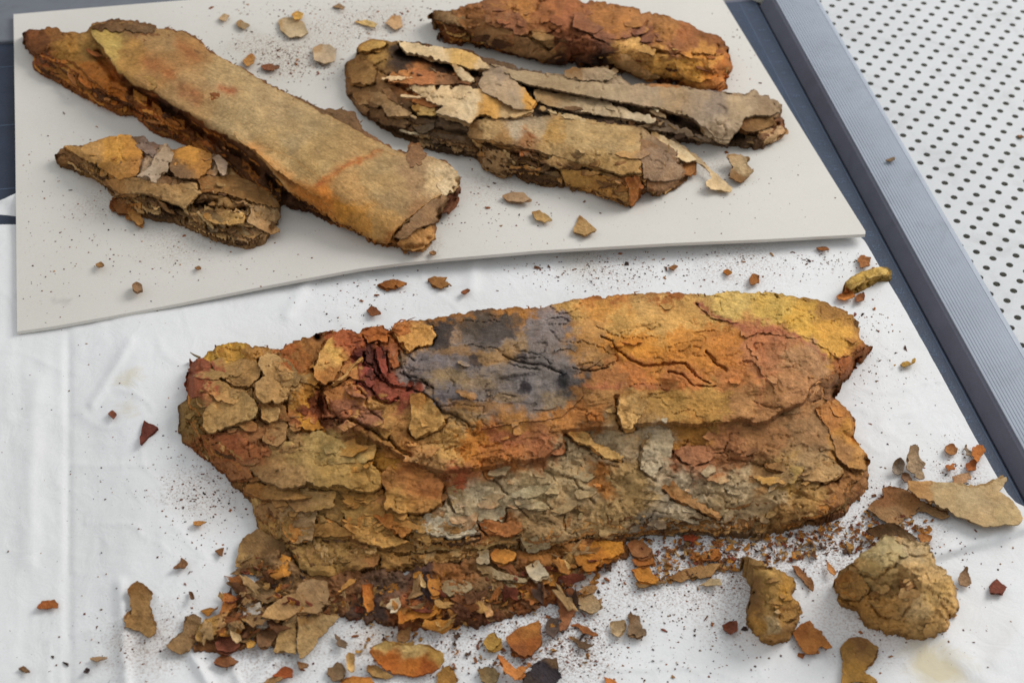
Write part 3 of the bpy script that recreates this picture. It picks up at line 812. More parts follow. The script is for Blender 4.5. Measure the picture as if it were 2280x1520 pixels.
big_c = [(440, 840, (150, 75, 50)), (420, 930, (122, 97, 52)), (500, 780, (192, 152, 45)), (560, 800, (165, 120, 55)), (500, 850, (158, 124, 72)), (520, 920, (163, 130, 78)), (600, 820, (168, 132, 80)), (650, 780, (150, 85, 35)), (640, 860, (168, 134, 80)), (700, 780, (140, 85, 30)), (690, 870, (172, 118, 40)), (740, 800, (195, 145, 72)), (770, 755, (165, 85, 45)), (700, 900, (120, 60, 30)), (780, 860, (168, 108, 52)), (830, 740, (165, 92, 35)), (830, 790, (92, 38, 32)), (850, 840, (135, 55, 48)), (812, 830, (138, 58, 50)), (880, 860, (145, 64, 48)), (880, 780, (172, 98, 52)), (780, 905, (150, 96, 66)), (835, 900, (178, 132, 70)), (900, 740, (182, 112, 52)), (920, 745, (198, 148, 76)),
 (900, 790, (152, 128, 98)), (950, 800, (130, 118, 108)), (930, 830, (128, 115, 108)), (1000, 800, (120, 110, 108)), (1000, 762, (142, 112, 76)), (985, 742, (66, 58, 52)), (1060, 730, (82, 72, 60)), (1110, 740, (78, 70, 64)), (1060, 800, (66, 62, 64)), (1100, 790, (142, 117, 75)), (1210, 735, (116, 110, 110)), (1240, 720, (125, 115, 116)), (1150, 780, (152, 120, 70)), (1180, 810, (108, 106, 100)), (1240, 830, (105, 102, 98)), (1100, 830, (132, 114, 80)), (1000, 880, (108, 104, 106)), (1080, 880, (124, 112, 104)), (1165, 858, (52, 47, 47)), (1255, 846, (62, 60, 60)), (1168, 800, (75, 70, 68)), (1180, 890, (118, 112, 106)), (1240, 890, (130, 116, 92)), (980, 835, (142, 122, 80)), (1130, 855, (112, 108, 104)),
 (1000, 705, (150, 100, 40)), (1150, 697, (158, 108, 45)), (1260, 690, (188, 148, 78)), (1340, 685, (192, 138, 62)), (1280, 760, (164, 120, 62)), (1330, 770, (160, 120, 68)), (1330, 730, (188, 142, 78)), (1450, 690, (192, 154, 88)), (1480, 720, (194, 152, 82)), (1380, 720, (190, 148, 76)), (1420, 760, (192, 132, 45)), (1520, 770, (192, 130, 50)), (1600, 760, (188, 122, 50)), (1420, 830, (182, 112, 52)), (1520, 840, (182, 114, 57)), (1620, 830, (182, 117, 62)), (1350, 850, (162, 107, 57)), (1550, 690, (192, 152, 82)), (1340, 662, (165, 100, 40)), (1500, 655, (150, 90, 35)), (1450, 800, (190, 125, 45)), (1580, 800, (190, 125, 52)),
 (1620, 680, (192, 167, 92)), (1720, 690, (192, 162, 77)), (1800, 720, (197, 157, 62)), (1860, 760, (192, 146, 58)), (1885, 795, (150, 90, 45)), (1700, 760, (172, 112, 72)), (1720, 800, (168, 114, 74)), (1800, 800, (168, 128, 88)), (1760, 840, (168, 122, 80)), (1730, 870, (162, 117, 72)), (1850, 690, (150, 110, 50)),
 (950, 940, (178, 138, 72)), (1000, 960, (182, 142, 77)), (900, 960, (162, 117, 62)), (1060, 990, (182, 117, 40)), (1130, 970, (166, 104, 54)), (1210, 990, (156, 102, 58)), (1100, 1010, (172, 107, 46)), (1250, 930, (168, 112, 52)), (1150, 930, (168, 118, 56)), (1050, 915, (142, 117, 77)), (1000, 1010, (188, 148, 82)), (980, 1040, (168, 128, 77)), (1300, 920, (160, 105, 50)), (1335, 880, (165, 120, 66)), (1400, 900, (172, 138, 82)), (1500, 890, (166, 128, 62)), (1600, 900, (172, 132, 64)), (1650, 900, (165, 122, 74)),
 (1350, 1000, (168, 154, 122)), (1280, 1000, (158, 142, 108)), (1470, 1000, (168, 156, 128)), (1540, 970, (168, 117, 46)), (1540, 1010, (148, 98, 66)), (1620, 990, (157, 107, 67)), (1700, 970, (153, 110, 67)), (1800, 970, (144, 111, 73)), (1880, 930, (168, 117, 57)), (1900, 1000, (168, 124, 63)), (1800, 1040, (158, 131, 90)), (1700, 1060, (153, 118, 72)), (1750, 1070, (172, 138, 72)), (1640, 1080, (168, 152, 118)), (1720, 1110, (175, 153, 112)), (1800, 1110, (168, 133, 77)), (1880, 1090, (152, 107, 61)), (1600, 1130, (163, 145, 108)), (1500, 1110, (173, 162, 134)), (1400, 1080, (163, 138, 90)), (1340, 1070, (168, 112, 51)), (1300, 1080, (168, 152, 114)), (1200, 1080, (171, 155, 115)), (1100, 1090, (168, 153, 118)), (1020, 1110, (163, 153, 125)), (1050, 1140, (168, 148, 118)), (1100, 1180, (162, 107, 56)), (1250, 1150, (153, 128, 87)), (1350, 1140, (158, 133, 87)), (1450, 1170, (122, 112, 94)), (1600, 1172, (132, 114, 87)), (1750, 1160, (152, 117, 66)), (1850, 1150, (142, 97, 56)),
 (520, 980, (152, 87, 51)), (480, 1000, (142, 87, 46)), (560, 1000, (157, 97, 56)), (600, 960, (147, 102, 61)), (640, 1010, (153, 121, 74)), (720, 1010, (175, 148, 87)), (750, 1050, (163, 131, 72)), (820, 1050, (168, 128, 61)), (850, 1020, (172, 122, 41)), (900, 1060, (172, 112, 56)), (950, 1080, (168, 110, 56)), (850, 980, (152, 112, 56)), (600, 1080, (153, 118, 72)), (570, 1060, (152, 110, 63)), (1010, 1060, (162, 87, 51)), (700, 1070, (158, 128, 77)), (800, 1110, (158, 118, 56)), (900, 1150, (163, 122, 61)), (700, 1200, (142, 112, 61)), (1000, 1210, (152, 112, 56)), (1150, 1200, (142, 117, 77))]
big_cr = [(Zb((680, 260), (740, 340), (800, 420), (880, 480)), 2.2, 1.6), (Zb((790, 590), (850, 630), (950, 660), (1060, 740)), 2.4, 1.8),
 (Zb((900, 750), (1000, 800), (1080, 870), (1130, 940), (1280, 990), (1380, 1060)), 2.6, 2.0), (Zb((380, 740), (450, 800), (480, 920), (600, 1020)), 2.2, 1.6),
 (Zb((80, 1010), (250, 1000), (400, 1040), (560, 1120), (660, 1200), (850, 1340)), 3.2, 3.0), (Zb((0, 690), (60, 750), (50, 850), (80, 960)), 6, 4.0),
 (Zb((440, 420), (430, 520), (480, 560)), 3, 1.8), (Zb((520, 560), (600, 680), (700, 700)), 2.6, 1.8), (Zb((640, 420), (660, 600)), 3, 2.0), (Zb((490, 350), (480, 460)), 4, 2.4), (Zb((570, 340), (590, 440)), 4, 2.2), (Zb((520, 820), (600, 860), (700, 850)), 3, 2.2), (Zb((370, 700), (430, 600), (420, 500)), 3, 2),
 (Z5((860, 380), (920, 400), (940, 450), (1020, 510), (1100, 545), (1220, 535), (1330, 530), (1390, 600)), 2.2, 1.8), (Z5((1230, 575), (1310, 590), (1370, 650), (1500, 660)), 2.0, 1.4), (Z5((1450, 460), (1500, 520)), 2.4, 2), (Z5((300, 480), (400, 525), (530, 535), (640, 590)), 2.0, 1.4), (Z5((700, 555), (800, 575), (900, 550)), 1.8, 1.2),
 (Z5((780, 1010), (850, 1090), (950, 1110)), 2.2, 1.6), (Z5((250, 1180), (380, 1330), (450, 1400)), 2.4, 1.8), (Z5((60, 1250), (200, 1380)), 2.4, 1.8), (Z5((540, 1130), (700, 1180), (760, 1260), (820, 1310)), 2.4, 1.6),
 (Z6((320, 470), (360, 520), (420, 565)), 2.4, 2), (Z6((700, 150), (770, 220)), 2.4, 1.6), (Z6((860, 180), (870, 240), (930, 250)), 3, 2), (Z6((430, 1070), (550, 1080), (640, 1110)), 2.2, 1.6), (Z6((780, 1150), (850, 1180), (960, 1200), (1050, 1185)), 2.8, 2.6), (Z6((1020, 1030), (1060, 1090), (1130, 1140)), 2.8, 2.2), (Z6((70, 1200), (180, 1290), (380, 1380)), 2.4, 1.8), (Z6((260, 190), (300, 240), (390, 290)), 3, 1.8), (Z6((60, 530), (190, 530), (250, 600), (330, 640)), 2, 1.4)]
LAM = ((158, 122, 70), (120, 85, 45), (150, 105, 52), (172, 142, 92), (96, 66, 38), (165, 112, 48))
BIG_PATCH = ((1100, 820, 165, 90, (116, 113, 112), .76, .40), (960, 812, 58, 34, (116, 112, 114), .75, .25), (1220, 728, 42, 26, (118, 115, 115), .75, .25), (1010, 880, 60, 22, (106, 105, 110), .75, .3), (1110, 880, 60, 20, (124, 116, 106), .6, .3), (1100, 792, 50, 20, (150, 116, 66), .8, .35), (1020, 778, 50, 12, (146, 112, 66), .7, .35), (1130, 882, 40, 12, (146, 118, 72), .6, .35), (1060, 905, 70, 12, (160, 116, 58), .7, .35), (1000, 835, 46, 14, (148, 124, 74), .6, .4), (1150, 775, 34, 14, (152, 120, 68), .6, .4), (1060, 850, 40, 16, (140, 118, 78), .5, .4), (1230, 800, 40, 40, (112, 108, 104), .6, .4), (1180, 850, 60, 36, (110, 108, 106), .6, .4),
 (986, 745, 22, 26, (58, 52, 50), .9, .15), (1050, 728, 34, 20, (82, 72, 60), .85, .25), (1112, 738, 44, 22, (70, 64, 60), .9, .2), (1140, 715, 30, 12, (76, 68, 60), .8, .25), (1062, 800, 13, 17, (56, 52, 56), .9, .2), (1168, 799, 10, 8, (66, 62, 62), .85, .25), (1166, 858, 18, 14, (46, 42, 44), .95, .15), (1256, 846, 10, 17, (58, 58, 60), .95, .15), (1090, 766, 26, 9, (74, 66, 58), .7, .3),
 (850, 832, 40, 34, (126, 64, 48), .7, .25), (875, 862, 40, 16, (138, 74, 48), .6, .3), (836, 788, 26, 28, (84, 40, 34), .8, .3), (822, 862, 14, 18, (140, 90, 70), .5, .3), (1212, 990, 30, 20, (142, 84, 58), .5, .35), (1135, 972, 40, 16, (146, 82, 56), .6, .3), (1540, 1008, 48, 18, (150, 98, 66), .7, .2), (440, 840, 20, 42, (142, 78, 50), .7, .2), (500, 785, 44, 16, (182, 138, 52), .7, .3), (1870, 758, 44, 34, (192, 146, 58), .7, .3), (1420, 765, 90, 26, (196, 132, 42), .7, .3), (1560, 800, 90, 34, (192, 124, 44), .6, .3), (1480, 715, 60, 22, (194, 156, 86), .5, .3), (1480, 890, 60, 22, (165, 128, 62), .4, .5), (900, 990, 60, 20, (170, 112, 50), .5, .3))
BIG_LINE = (([(1560, 675), (1600, 705), (1640, 725), (1700, 742), (1770, 752), (1830, 790)], 7, (150, 84, 62), .75), ([(1664, 700), (1680, 760), (1720, 850)], 8, (168, 104, 64), .6), ([(1300, 862), (1400, 858), (1500, 862)], 6, (158, 92, 62), .6), ([(1660, 800), (1700, 850), (1700, 900)], 7, (160, 98, 62), .6))
def big_rough(u, v):
    """the upper right skin is smooth, the left end and the lower edge are flaky"""
    return 0.30 + 0.80 * np.maximum(smooth(1000, 820, u + 0.45 * (v - 800)), smooth(930, 1000, v + 0.0 * u))
BIG = Bundle('parchment_bundle', 'large flattened ochre parchment bundle with a blue grey stain on white paper', 'parchment bundle', big_out, big_h, lambda u, v: paper_z(u, v), big_c, M_PARCH, 2.4, 'crumbling parchment bundles', 3, 1.1, 0.5, 0.65, 0.9, big_cr, 4.5, 25, LAM, patches=BIG_PATCH, lines=BIG_LINE, rough=big_rough, soft=15.0)
B = BIG
# the upper roll that lies over the lower half, lifted along its lower edge
upper = [(712, 745), (735, 741), (765, 736), (800, 745), (815, 731), (850, 728), (868, 740), (885, 724), (905, 717), (950, 717), (1000, 701), (1060, 695), (1130, 688), (1200, 688), (1245, 675), (1330, 663), (1420, 655), (1510, 653), (1570, 660), (1620, 653), (1700, 653), (1760, 660), (1830, 673), (1880, 691), (1906, 718), (1912, 752), (1938, 776), (1905, 800), (1893, 828), (1860, 850), (1829, 840), (1805, 857), (1790, 892), (1742, 912), (1718, 932), (1679, 940), (1640, 928), (1600, 940), (1549, 943), (1500, 939), (1442, 941), (1371, 948), (1300, 950), (1253, 957), (1257, 979), (1213, 1018), (1140, 1024), (1099, 1036), (1050, 1041), (990, 1046), (940, 1036), (900, 1016), (850, 986), (800, 961), (765, 937), (720, 930), (705, 890), (690, 850), (700, 800)]
def crk(z, u, v, k=1.0):
    cu = u + 5 * fbm(u / 14, v / 14, 4, 83, .7); cv_ = v + 5 * fbm(u / 14, v / 14, 4, 87, .7)
    for pts, w, d in big_cr:
        w = w * 0.62; d = d * 1.5
        P = np.asarray(pts, float)
        bx = (u > P[:, 0].min() - 40) & (u < P[:, 0].max() + 40) & (v > P[:, 1].min() - 40) & (v < P[:, 1].max() + 40)
        if not bx.any(): continue
        dd = seg_d(cu[bx], cv_[bx], pts)
        wv_ = w * (0.55 + 0.9 * vnoise(u[bx] / 18, v[bx] / 18, 91))
        z[bx] -= k * d * np.exp(-(dd / wv_) ** 2)
    return z
def up_z(u, v):
    low = seg_d(u, v, upper[32:56])
    z = B.zd(u, v) + 0.9 + 2.6 * np.exp(-(low / 38.0) ** 2)
    wu = u + 8 * fbm(u / 17, v / 15, 4, 190, .7); wv = v + 8 * fbm(u / 17, v / 15, 4, 193, .7)
    for (lx, ly, w, d, q, k) in ((150, 44, .026, 1.1, .58, 0), (80, 30, .036, 0.8, .64, 5)):
        r = np.abs(fbm(wu / lx, wv / ly, 2, 195 + k))
        z = z - d * smooth(q, q + .14, vnoise(u / 90, v / 60, 197 + k)) * np.exp(-(r / w) ** 2)
    return crk(z, u, v, 0.6)
# top skin with the blue grey stain
skin = Zb((700, 240), (760, 330), (830, 430), (790, 560), (850, 620), (950, 655), (1060, 735), (1075, 850), (1130, 935), (1280, 985), (1390, 1060), (1440, 1140)) + [(1080, 955), (1160, 940), (1250, 930), (1300, 880), (1290, 830), (1340, 800), (1345, 750), (1290, 725), (1262, 700), (1240, 682), (1200, 692), (1130, 692), (1060, 700), (1000, 708), (950, 722), (905, 722), (885, 730)]
def sk_z(u, v): return up_z(u, v) + 0.55 + 0.25 * fbm(u / 40, v / 30, 2, 9)
def P_(poly, col=None, **k): return B.plate(poly, col, **k)
# right half of the upper roll
P_(Z6((540, 430), (560, 380), (600, 362), (740, 380), (880, 402), (1000, 470), (1060, 545), (1050, 575), (950, 600), (900, 650), (870, 690), (850, 740), (770, 775), (700, 765), (690, 700), (680, 650), (630, 600), (590, 530)), None, lift=(1.5, 1.2), d=(-.3, 1), zfun=B.zb, thick=.45, groove=False)
P_(Z6((270, 200), (380, 130), (560, 132), (760, 165), (900, 180), (1000, 220), (1100, 250), (1150, 305), (1165, 380), (1150, 470), (1060, 500), (1000, 460), (900, 400), (740, 372), (600, 352), (520, 315), (430, 290), (330, 275)), None, lift=(1.3, .6), d=(0, 1), thick=.4, groove=False)
P_(Z6((430, 860), (300, 850), (120, 835), (0, 845), (-110, 820), (-150, 770), (-130, 720), (0, 700), (150, 705), (300, 690), (420, 690), (470, 730), (560, 770), (590, 800), (570, 850), (500, 840)), None, lift=(1.6, 1.3), d=(0, 1), thick=.5, groove=False)
P_(Z5((955, 700), (1000, 682), (1060, 680), (1110, 745), (1095, 800), (1060, 860), (1050, 895), (1000, 900), (970, 885), (950, 810)), (188, 152, 92), lift=(3.5, 3.0), d=(-.4, 1), thick=0.6, curl=1.2, name='flap')
P_(Z5((650, 900), (740, 900), (800, 930), (805, 965), (900, 1010), (985, 1050), (972, 1075), (880, 1052), (800, 1000), (700, 955)), (200, 160, 92), lift=(2.0, 3.0), d=(0, 1), thick=0.7, curl=1.5, name='flap')
P_(Z5((520, 920), (600, 930), (650, 960), (645, 1040), (590, 1040), (530, 1000)), (156, 100, 60), lift=(2.0, 1.2), d=(1, .5))
P_(Z6((130, 1030), (170, 1000), (330, 985), (385, 1025), (330, 1070), (250, 1095), (170, 1070)), (152, 102, 68), lift=(1.0, 1.4), d=(-1, .6))
P_(Z6((1000, 740), (1080, 800), (1130, 850), (1135, 930), (1170, 990), (1232, 1075), (1205, 1128), (1110, 1118), (1050, 1060), (1030, 980), (1000, 900), (950, 840), (930, 780)), [(1860, 920, (165, 112, 58)), (1900, 960, (175, 125, 50)), (1880, 1000, (160, 118, 70)), (1920, 1030, (170, 125, 66))], lift=(1.0, 1.8), d=(1, .2))
P_(Z6((860, 690), (950, 605), (1040, 575), (1060, 640), (1040, 700), (1000, 740), (950, 720), (890, 745)), (128, 90, 56), lift=(0.6, 1.5), d=(1, .4))
P_(Z6((1050, 500), (1150, 470), (1240, 430), (1220, 470), (1180, 500), (1150, 560), (1080, 590)), (150, 88, 44), lift=(0.8, 1.0), d=(1, 0))
P_(Z6((640, 1090), (780, 1080), (900, 1090), (1000, 1060), (1080, 1120), (1050, 1180), (960, 1195), (850, 1175), (740, 1140), (660, 1120)), (160, 130, 86), lift=(0.8, 1.3), d=(0, 1))
P_(Z6((850, 1370), (960, 1330), (1100, 1260), (1190, 1180), (1215, 1130), (1225, 1180), (1180, 1260), (1080, 1330), (960, 1390), (880, 1400)), (140, 98, 58), lift=(0.4, 1.5), d=(0, 1), name='edge_strip')
P_(Z6((60, 1220), (120, 1195), (200, 1260), (320, 1330), (420, 1390), (380, 1400), (240, 1340), (120, 1290)), (158, 118, 70), lift=(1.2, 2.0), d=(-.3, 1), name='flap')
P_(Z6((-10, 900), (100, 890), (130, 960), (110, 1060), (60, 1120), (20, 1180), (-60, 1120), (-50, 1000)), (170, 160, 132), lift=(0.9, .8), d=(-1, .3))
# left end
P_(Z4((150, 330), (200, 312), (240, 335), (232, 440), (185, 488), (140, 502), (130, 430)), (140, 78, 52), lift=(1.2, 0.8), d=(-1, 0))
P_(Z4((250, 292), (290, 258), (330, 250), (400, 262), (412, 290), (350, 325), (260, 318)), (180, 138, 56), lift=(1.0, .8), d=(0, -1))
P_(Z(380, 680, 4, (330, 900), (420, 830), (560, 780), (680, 760), (740, 830), (780, 920), (760, 980), (640, 1030), (500, 1080), (420, 1120), (340, 1130), (280, 1080), (290, 960)), (168, 136, 82), lift=(2.0, 2.6), d=(.2, 1), curl=1.0, thick=0.7)
P_(Z(380, 680, 4, (800, 440), (860, 420), (1040, 470), (1120, 560), (1180, 640), (1120, 720), (1060, 740), (1040, 830), (960, 880), (900, 850), (830, 860), (760, 800), (750, 680), (840, 620), (780, 530)), [(600, 800, (172, 142, 92)), (620, 840, (165, 130, 78)), (660, 830, (150, 120, 72)), (640, 880, (172, 136, 82)), (670, 800, (145, 110, 62))], lift=(1.8, 2.6), d=(-.6, 1), curl=1.2, thick=0.7)
P_(Z(380, 680, 4, (430, 470), (560, 440), (720, 440), (800, 560), (780, 640), (700, 720), (580, 720), (470, 640), (420, 560)), (160, 124, 72), lift=(1.0, 1.4), d=(.4, 1))
P_(Z(380, 680, 4, (800, 880), (860, 870), (960, 930), (950, 1010), (880, 1040), (810, 1000)), (172, 138, 84), lift=(1.5, 2.5), d=(0, 1), curl=1.5, name='flap')
P_(Z(380, 680, 4, (870, 1060), (980, 1000), (1040, 1060), (1030, 1180), (960, 1250), (880, 1230), (820, 1200)), (160, 122, 74), lift=(1.5, 2.2), d=(0, 1))
P_(Z(380, 680, 4, (1060, 700), (1150, 690), (1200, 800), (1260, 940), (1330, 1050), (1370, 1100), (1280, 1110), (1120, 1090), (1050, 980), (1040, 850)), [(660, 880, (178, 130, 52)), (690, 920, (182, 128, 38)), (650, 940, (160, 102, 52)), (710, 950, (175, 118, 36))], lift=(1.2, 1.6), d=(-.3, 1))
P_(Zb((0, 560), (40, 420), (110, 320), (190, 225), (270, 215), (370, 260), (370, 340), (330, 440), (250, 540), (180, 660), (90, 700), (20, 660)), [(715, 800, (198, 152, 82)), (730, 780, (200, 160, 80)), (760, 750, (162, 86, 46)), (785, 760, (158, 82, 46)), (730, 840, (180, 120, 54))], lift=(2.0, 2.0), d=(-.6, .6), curl=0.8, thick=0.6)
P_(Zb((150, 690), (260, 610), (340, 510), (430, 450), (440, 475), (360, 540), (280, 640), (180, 700)), (178, 134, 74), lift=(3.0, 2.2), d=(0, 1), thick=0.8, amp=1.5, name='flap')
P_(Zb((430, 250), (450, 200), (530, 185), (610, 210), (660, 260), (640, 330), (560, 300), (480, 320)), (165, 95, 38), lift=(1.6, 1.4), d=(0, 1))
P_(Zb((705, 250), (760, 170), (880, 150), (920, 170), (1050, 180), (1080, 260), (1040, 340), (900, 360), (840, 420), (790, 350)), (196, 146, 74), lift=(2.6, 1.6), d=(-.3, 1), thick=0.6)
P_(Zb((80, 780), (250, 700), (380, 740), (450, 810), (480, 940), (600, 1030), (680, 1120), (640, 1190), (560, 1120), (400, 1030), (250, 995), (160, 940)), [(740, 880, (170, 112, 56)), (780, 900, (150, 100, 70)), (810, 920, (180, 136, 74)), (850, 950, (170, 130, 66))], lift=(1.5, 2.4), d=(-.4, 1))
P_(Zb((860, 790), (960, 790), (1050, 850), (1120, 950), (1160, 1040), (1100, 1100), (900, 1180), (850, 1100), (870, 960)), (178, 138, 74), lift=(2.4, 1.6), d=(0, 1))
for (pl, cc, ll) in ((((410, 560), (440, 530), (500, 560), (530, 640), (545, 700), (500, 730), (455, 700), (430, 640)), (126, 62, 50), 2.4), (((380, 500), (410, 480), (430, 560), (410, 660), (380, 620)), (140, 70, 46), 1.6),
        (((470, 350), (500, 340), (520, 440), (510, 520), (470, 500), (455, 430)), (84, 44, 36), 1.2), (((550, 370), (600, 360), (640, 440), (655, 560), (640, 640), (590, 580), (560, 480)), (132, 60, 46), 2.6), (((620, 620), (700, 600), (800, 660), (900, 700), (820, 740), (700, 720)), (138, 66, 48), 2.2),
        (((520, 650), (600, 690), (700, 750), (760, 800), (680, 850), (580, 840), (530, 760)), (140, 70, 50), 2.0), (((640, 300), (700, 320), (740, 420), (760, 540), (700, 560), (660, 460)), (158, 90, 46), 1.8)):
    P_(Zb(*pl), cc, lift=(ll * .7, ll), d=(random.uniform(-.6, .6), 1), amp=3.5, thick=.5)
# lower left shelves
P_(Z4((420, 720), (500, 700), (590, 680), (720, 635), (820, 680), (870, 760), (960, 790), (990, 830), (1000, 880), (960, 905), (870, 895), (800, 870), (760, 892), (680, 872), (560, 892), (480, 860), (410, 810)), [(600, 1000, (155, 124, 76)), (660, 1000, (172, 144, 86)), (720, 1000, (178, 152, 90)), (750, 1060, (162, 132, 72)), (820, 1060, (168, 130, 64)), (640, 1070, (155, 124, 78)), (590, 1050, (150, 116, 72)), (570, 1010, (150, 100, 60))], lift=(1.8, 3.0), d=(0, 1), thick=1.0)
P_(Z4((200, 660), (330, 640), (430, 660), (450, 720), (420, 790), (430, 850), (330, 860), (240, 770)), (152, 100, 58), lift=(0.8, 1.4), d=(-.4, 1))
P_(Z4((400, 880), (440, 870), (560, 895), (700, 900), (760, 915), (690, 935), (560, 945), (430, 930), (385, 905)), (158, 120, 66), lift=(1.5, 2.6), d=(0, 1), thick=0.7, name='edge_strip')
P_(Z4((1010, 800), (1100, 770), (1200, 800), (1275, 870), (1265, 960), (1180, 1003), (1080, 1002), (1010, 980), (1020, 900), (990, 840)), [(860, 1060, (175, 122, 62)), (920, 1060, (172, 115, 58)), (960, 1080, (168, 108, 56)), (960, 1130, (172, 125, 64)), (880, 1120, (175, 132, 66))], lift=(1.8, 2.0), d=(0, 1), thick=0.8)
P_(Z4((420, 935), (560, 948), (690, 940), (712, 1010), (690, 1128), (600, 1132), (480, 1118), (440, 1020)), [(580, 1120, (165, 136, 80)), (640, 1140, (150, 122, 82)), (680, 1140, (156, 130, 92)), (600, 1180, (165, 128, 68))], lift=(1.0, 1.8), d=(0, 1), thick=0.8)
P_(Z4((718, 950), (830, 975), (845, 1030), (838, 1130), (722, 1122), (722, 1010)), (100, 74, 52), lift=(0.3, .2), d=(0, 1))
P_(Z4((838, 1015), (950, 1008), (1050, 1060), (1062, 1108), (1150, 1130), (1010, 1160), (870, 1122), (842, 1080)), (182, 138, 70), lift=(1.4, 2.4), d=(-.4, 1), thick=0.8)
P_(Z4((960, 1010), (1040, 1005), (1080, 1050), (1130, 1080), (1090, 1110), (1040, 1080)), (172, 112, 46), lift=(2.2, 2.0), d=(0, 1), name='flap')
P_(Z4((590, 1148), (700, 1140), (860, 1162), (992, 1180), (985, 1230), (880, 1262), (780, 1287), (680, 1280), (630, 1230)), [(680, 1240, (150, 120, 66)), (740, 1250, (152, 120, 64)), (800, 1245, (146, 112, 62)), (830, 1240, (152, 106, 56))], lift=(1.2, 2.6), d=(0, 1), thick=0.9)
P_(Z4((1100, 1040), (1200, 1008), (1300, 1018), (1390, 1050), (1445, 1092), (1330, 1112), (1220, 1098), (1130, 1075)), (176, 170, 146), lift=(1.2, 2.6), d=(0, 1), thick=1.0)
P_(Z4((1000, 1165), (1150, 1130), (1300, 1110), (1440, 1120), (1500, 1100), (1560, 1130), (1450, 1160), (1250, 1170), (1080, 1180)), (150, 122, 72), lift=(0.6, 1.8), d=(0, 1), thick=0.7, name='edge_strip')
P_(Z(950, 1120, 3.508, (400, 120), (560, 130), (740, 150), (740, 210), (650, 255), (480, 240), (430, 190)), (172, 110, 58), lift=(1.6, 1.2), d=(0, 1))
P_(Z(950, 1120, 3.508, (730, 262), (820, 220), (925, 205), (972, 330), (890, 372), (790, 385), (740, 320)), (166, 156, 122), lift=(1.6, 2.2), d=(0, 1))
P_(Z(950, 1120, 3.508, (0, 80), (200, 75), (330, 110), (400, 180), (330, 240), (180, 255), (0, 240)), (168, 158, 128), lift=(1.2, 2.2), d=(0, 1))
P_(Z4((1280, 900), (1350, 870), (1500, 880), (1560, 960), (1540, 1040), (1440, 1040), (1330, 1000)), (168, 156, 124), lift=(1.0, 1.2), d=(0, 1))
BIG.body()
relief('upper_layer', np.array(upper, float), up_z, B.cm, M_PARCH, B.root, 1.9, 3.2, 17, 2.0, edge_tint=(110, 66, 28), edge_w=4, side_tint=0.7)
relief('stained_skin', np.array(skin, float), sk_z, B.cm, M_PARCH, B.root, 1.9, 2.6, 23, 0.5, side_tint=0.45, label='blue grey stained skin with dark spots')
B.laminae(560, 1910, [1.4, 2.2, 3.0, 3.8, 4.8, 5.8, 6.8, 7.8, 9.0], 3, 5.5, 22, 0.30)
B.laminae(400, 760, [1.2, 2.2, 3.2, 4.2, 5.4, 6.6, 8.0, 9.4, 11], 7, 6.0, 24, 0.22)
B.laminae(1200, 1900, [2.8, 4.2], 9, 5.0, 18, 0.3)
# frayed whiskers on the upper edge
def whisker(par, sup, pts, w, col, name='fibre', mat=None):
    """a thin torn splinter through (u, v, height mm) points"""
    P = [wp1(u, v, float(sup(u, v)) + h) for u, v, h in pts]
    V, F = [], []
    for i, p in enumerate(P):
        a = P[max(0, i - 1)]; b = P[min(len(P) - 1, i + 1)]
        d = (b - a) / (np.linalg.norm(b - a) + 1e-9)
        x = np.cross(d, (0, 0, 1)); x /= np.linalg.norm(x) + 1e-9; y = np.cross(x, d)
        r = w * 0.001 * (1 - 0.75 * i / (len(P) - 1))
        for k in range(5):
            f = 2 * math.pi * k / 5; V.append(p + r * (x * math.cos(f) + 0.5 * y * math.sin(f)))
    for i in range(len(P) - 1):
        for k in range(5):
            n = (k + 1) % 5
            F.append((i * 5 + k, i * 5 + n, (i + 1) * 5 + n, (i + 1) * 5 + k))
    return mesh_obj(name, V, np.array(F), mat or M_PARCH, par, np.tile(tone([col]), (len(V), 1)))
P_([(640, 792), (645, 772), (660, 762), (680, 752), (700, 744), (714, 740), (728, 742), (722, 760), (712, 790), (690, 815), (660, 810)], (142, 94, 42), lift=(1.2, 1.4), d=(.2, -1), amp=7)
whisker(B.root, paper_z, [(872, 738, 20), (882, 722, 21), (893, 712, 22), (904, 712, 22)], 0.7, (150, 80, 45))
whisker(B.root, paper_z, [(895, 722, 20), (910, 712, 21), (925, 706, 22)], 0.5, (110, 70, 50))
whisker(B.root, paper_z, [(445, 796, 8), (432, 790, 8), (423, 784, 8)], 0.7, (110, 95, 65))
for i in range(16):
    t = random.random()
    top = big_out[6:36]
    k = int(t * (len(top) - 1)); a = top[k]; b = top[k + 1]; f = random.random()
    u = a[0] + (b[0] - a[0]) * f; v = a[1] + (b[1] - a[1]) * f
    h = float(B.hb(np.array([u]), np.array([v + 6]))[0])
    whisker(B.root, paper_z, [(u, v + 5, h), (u + random.uniform(-4, 4), v - random.uniform(1, 4), h + .5), (u + random.uniform(-9, 9), v - random.uniform(1, 5), h + random.uniform(0, .8))], random.uniform(.3, .6), random.choice(((120, 72, 28), (95, 60, 28), (140, 95, 45))))

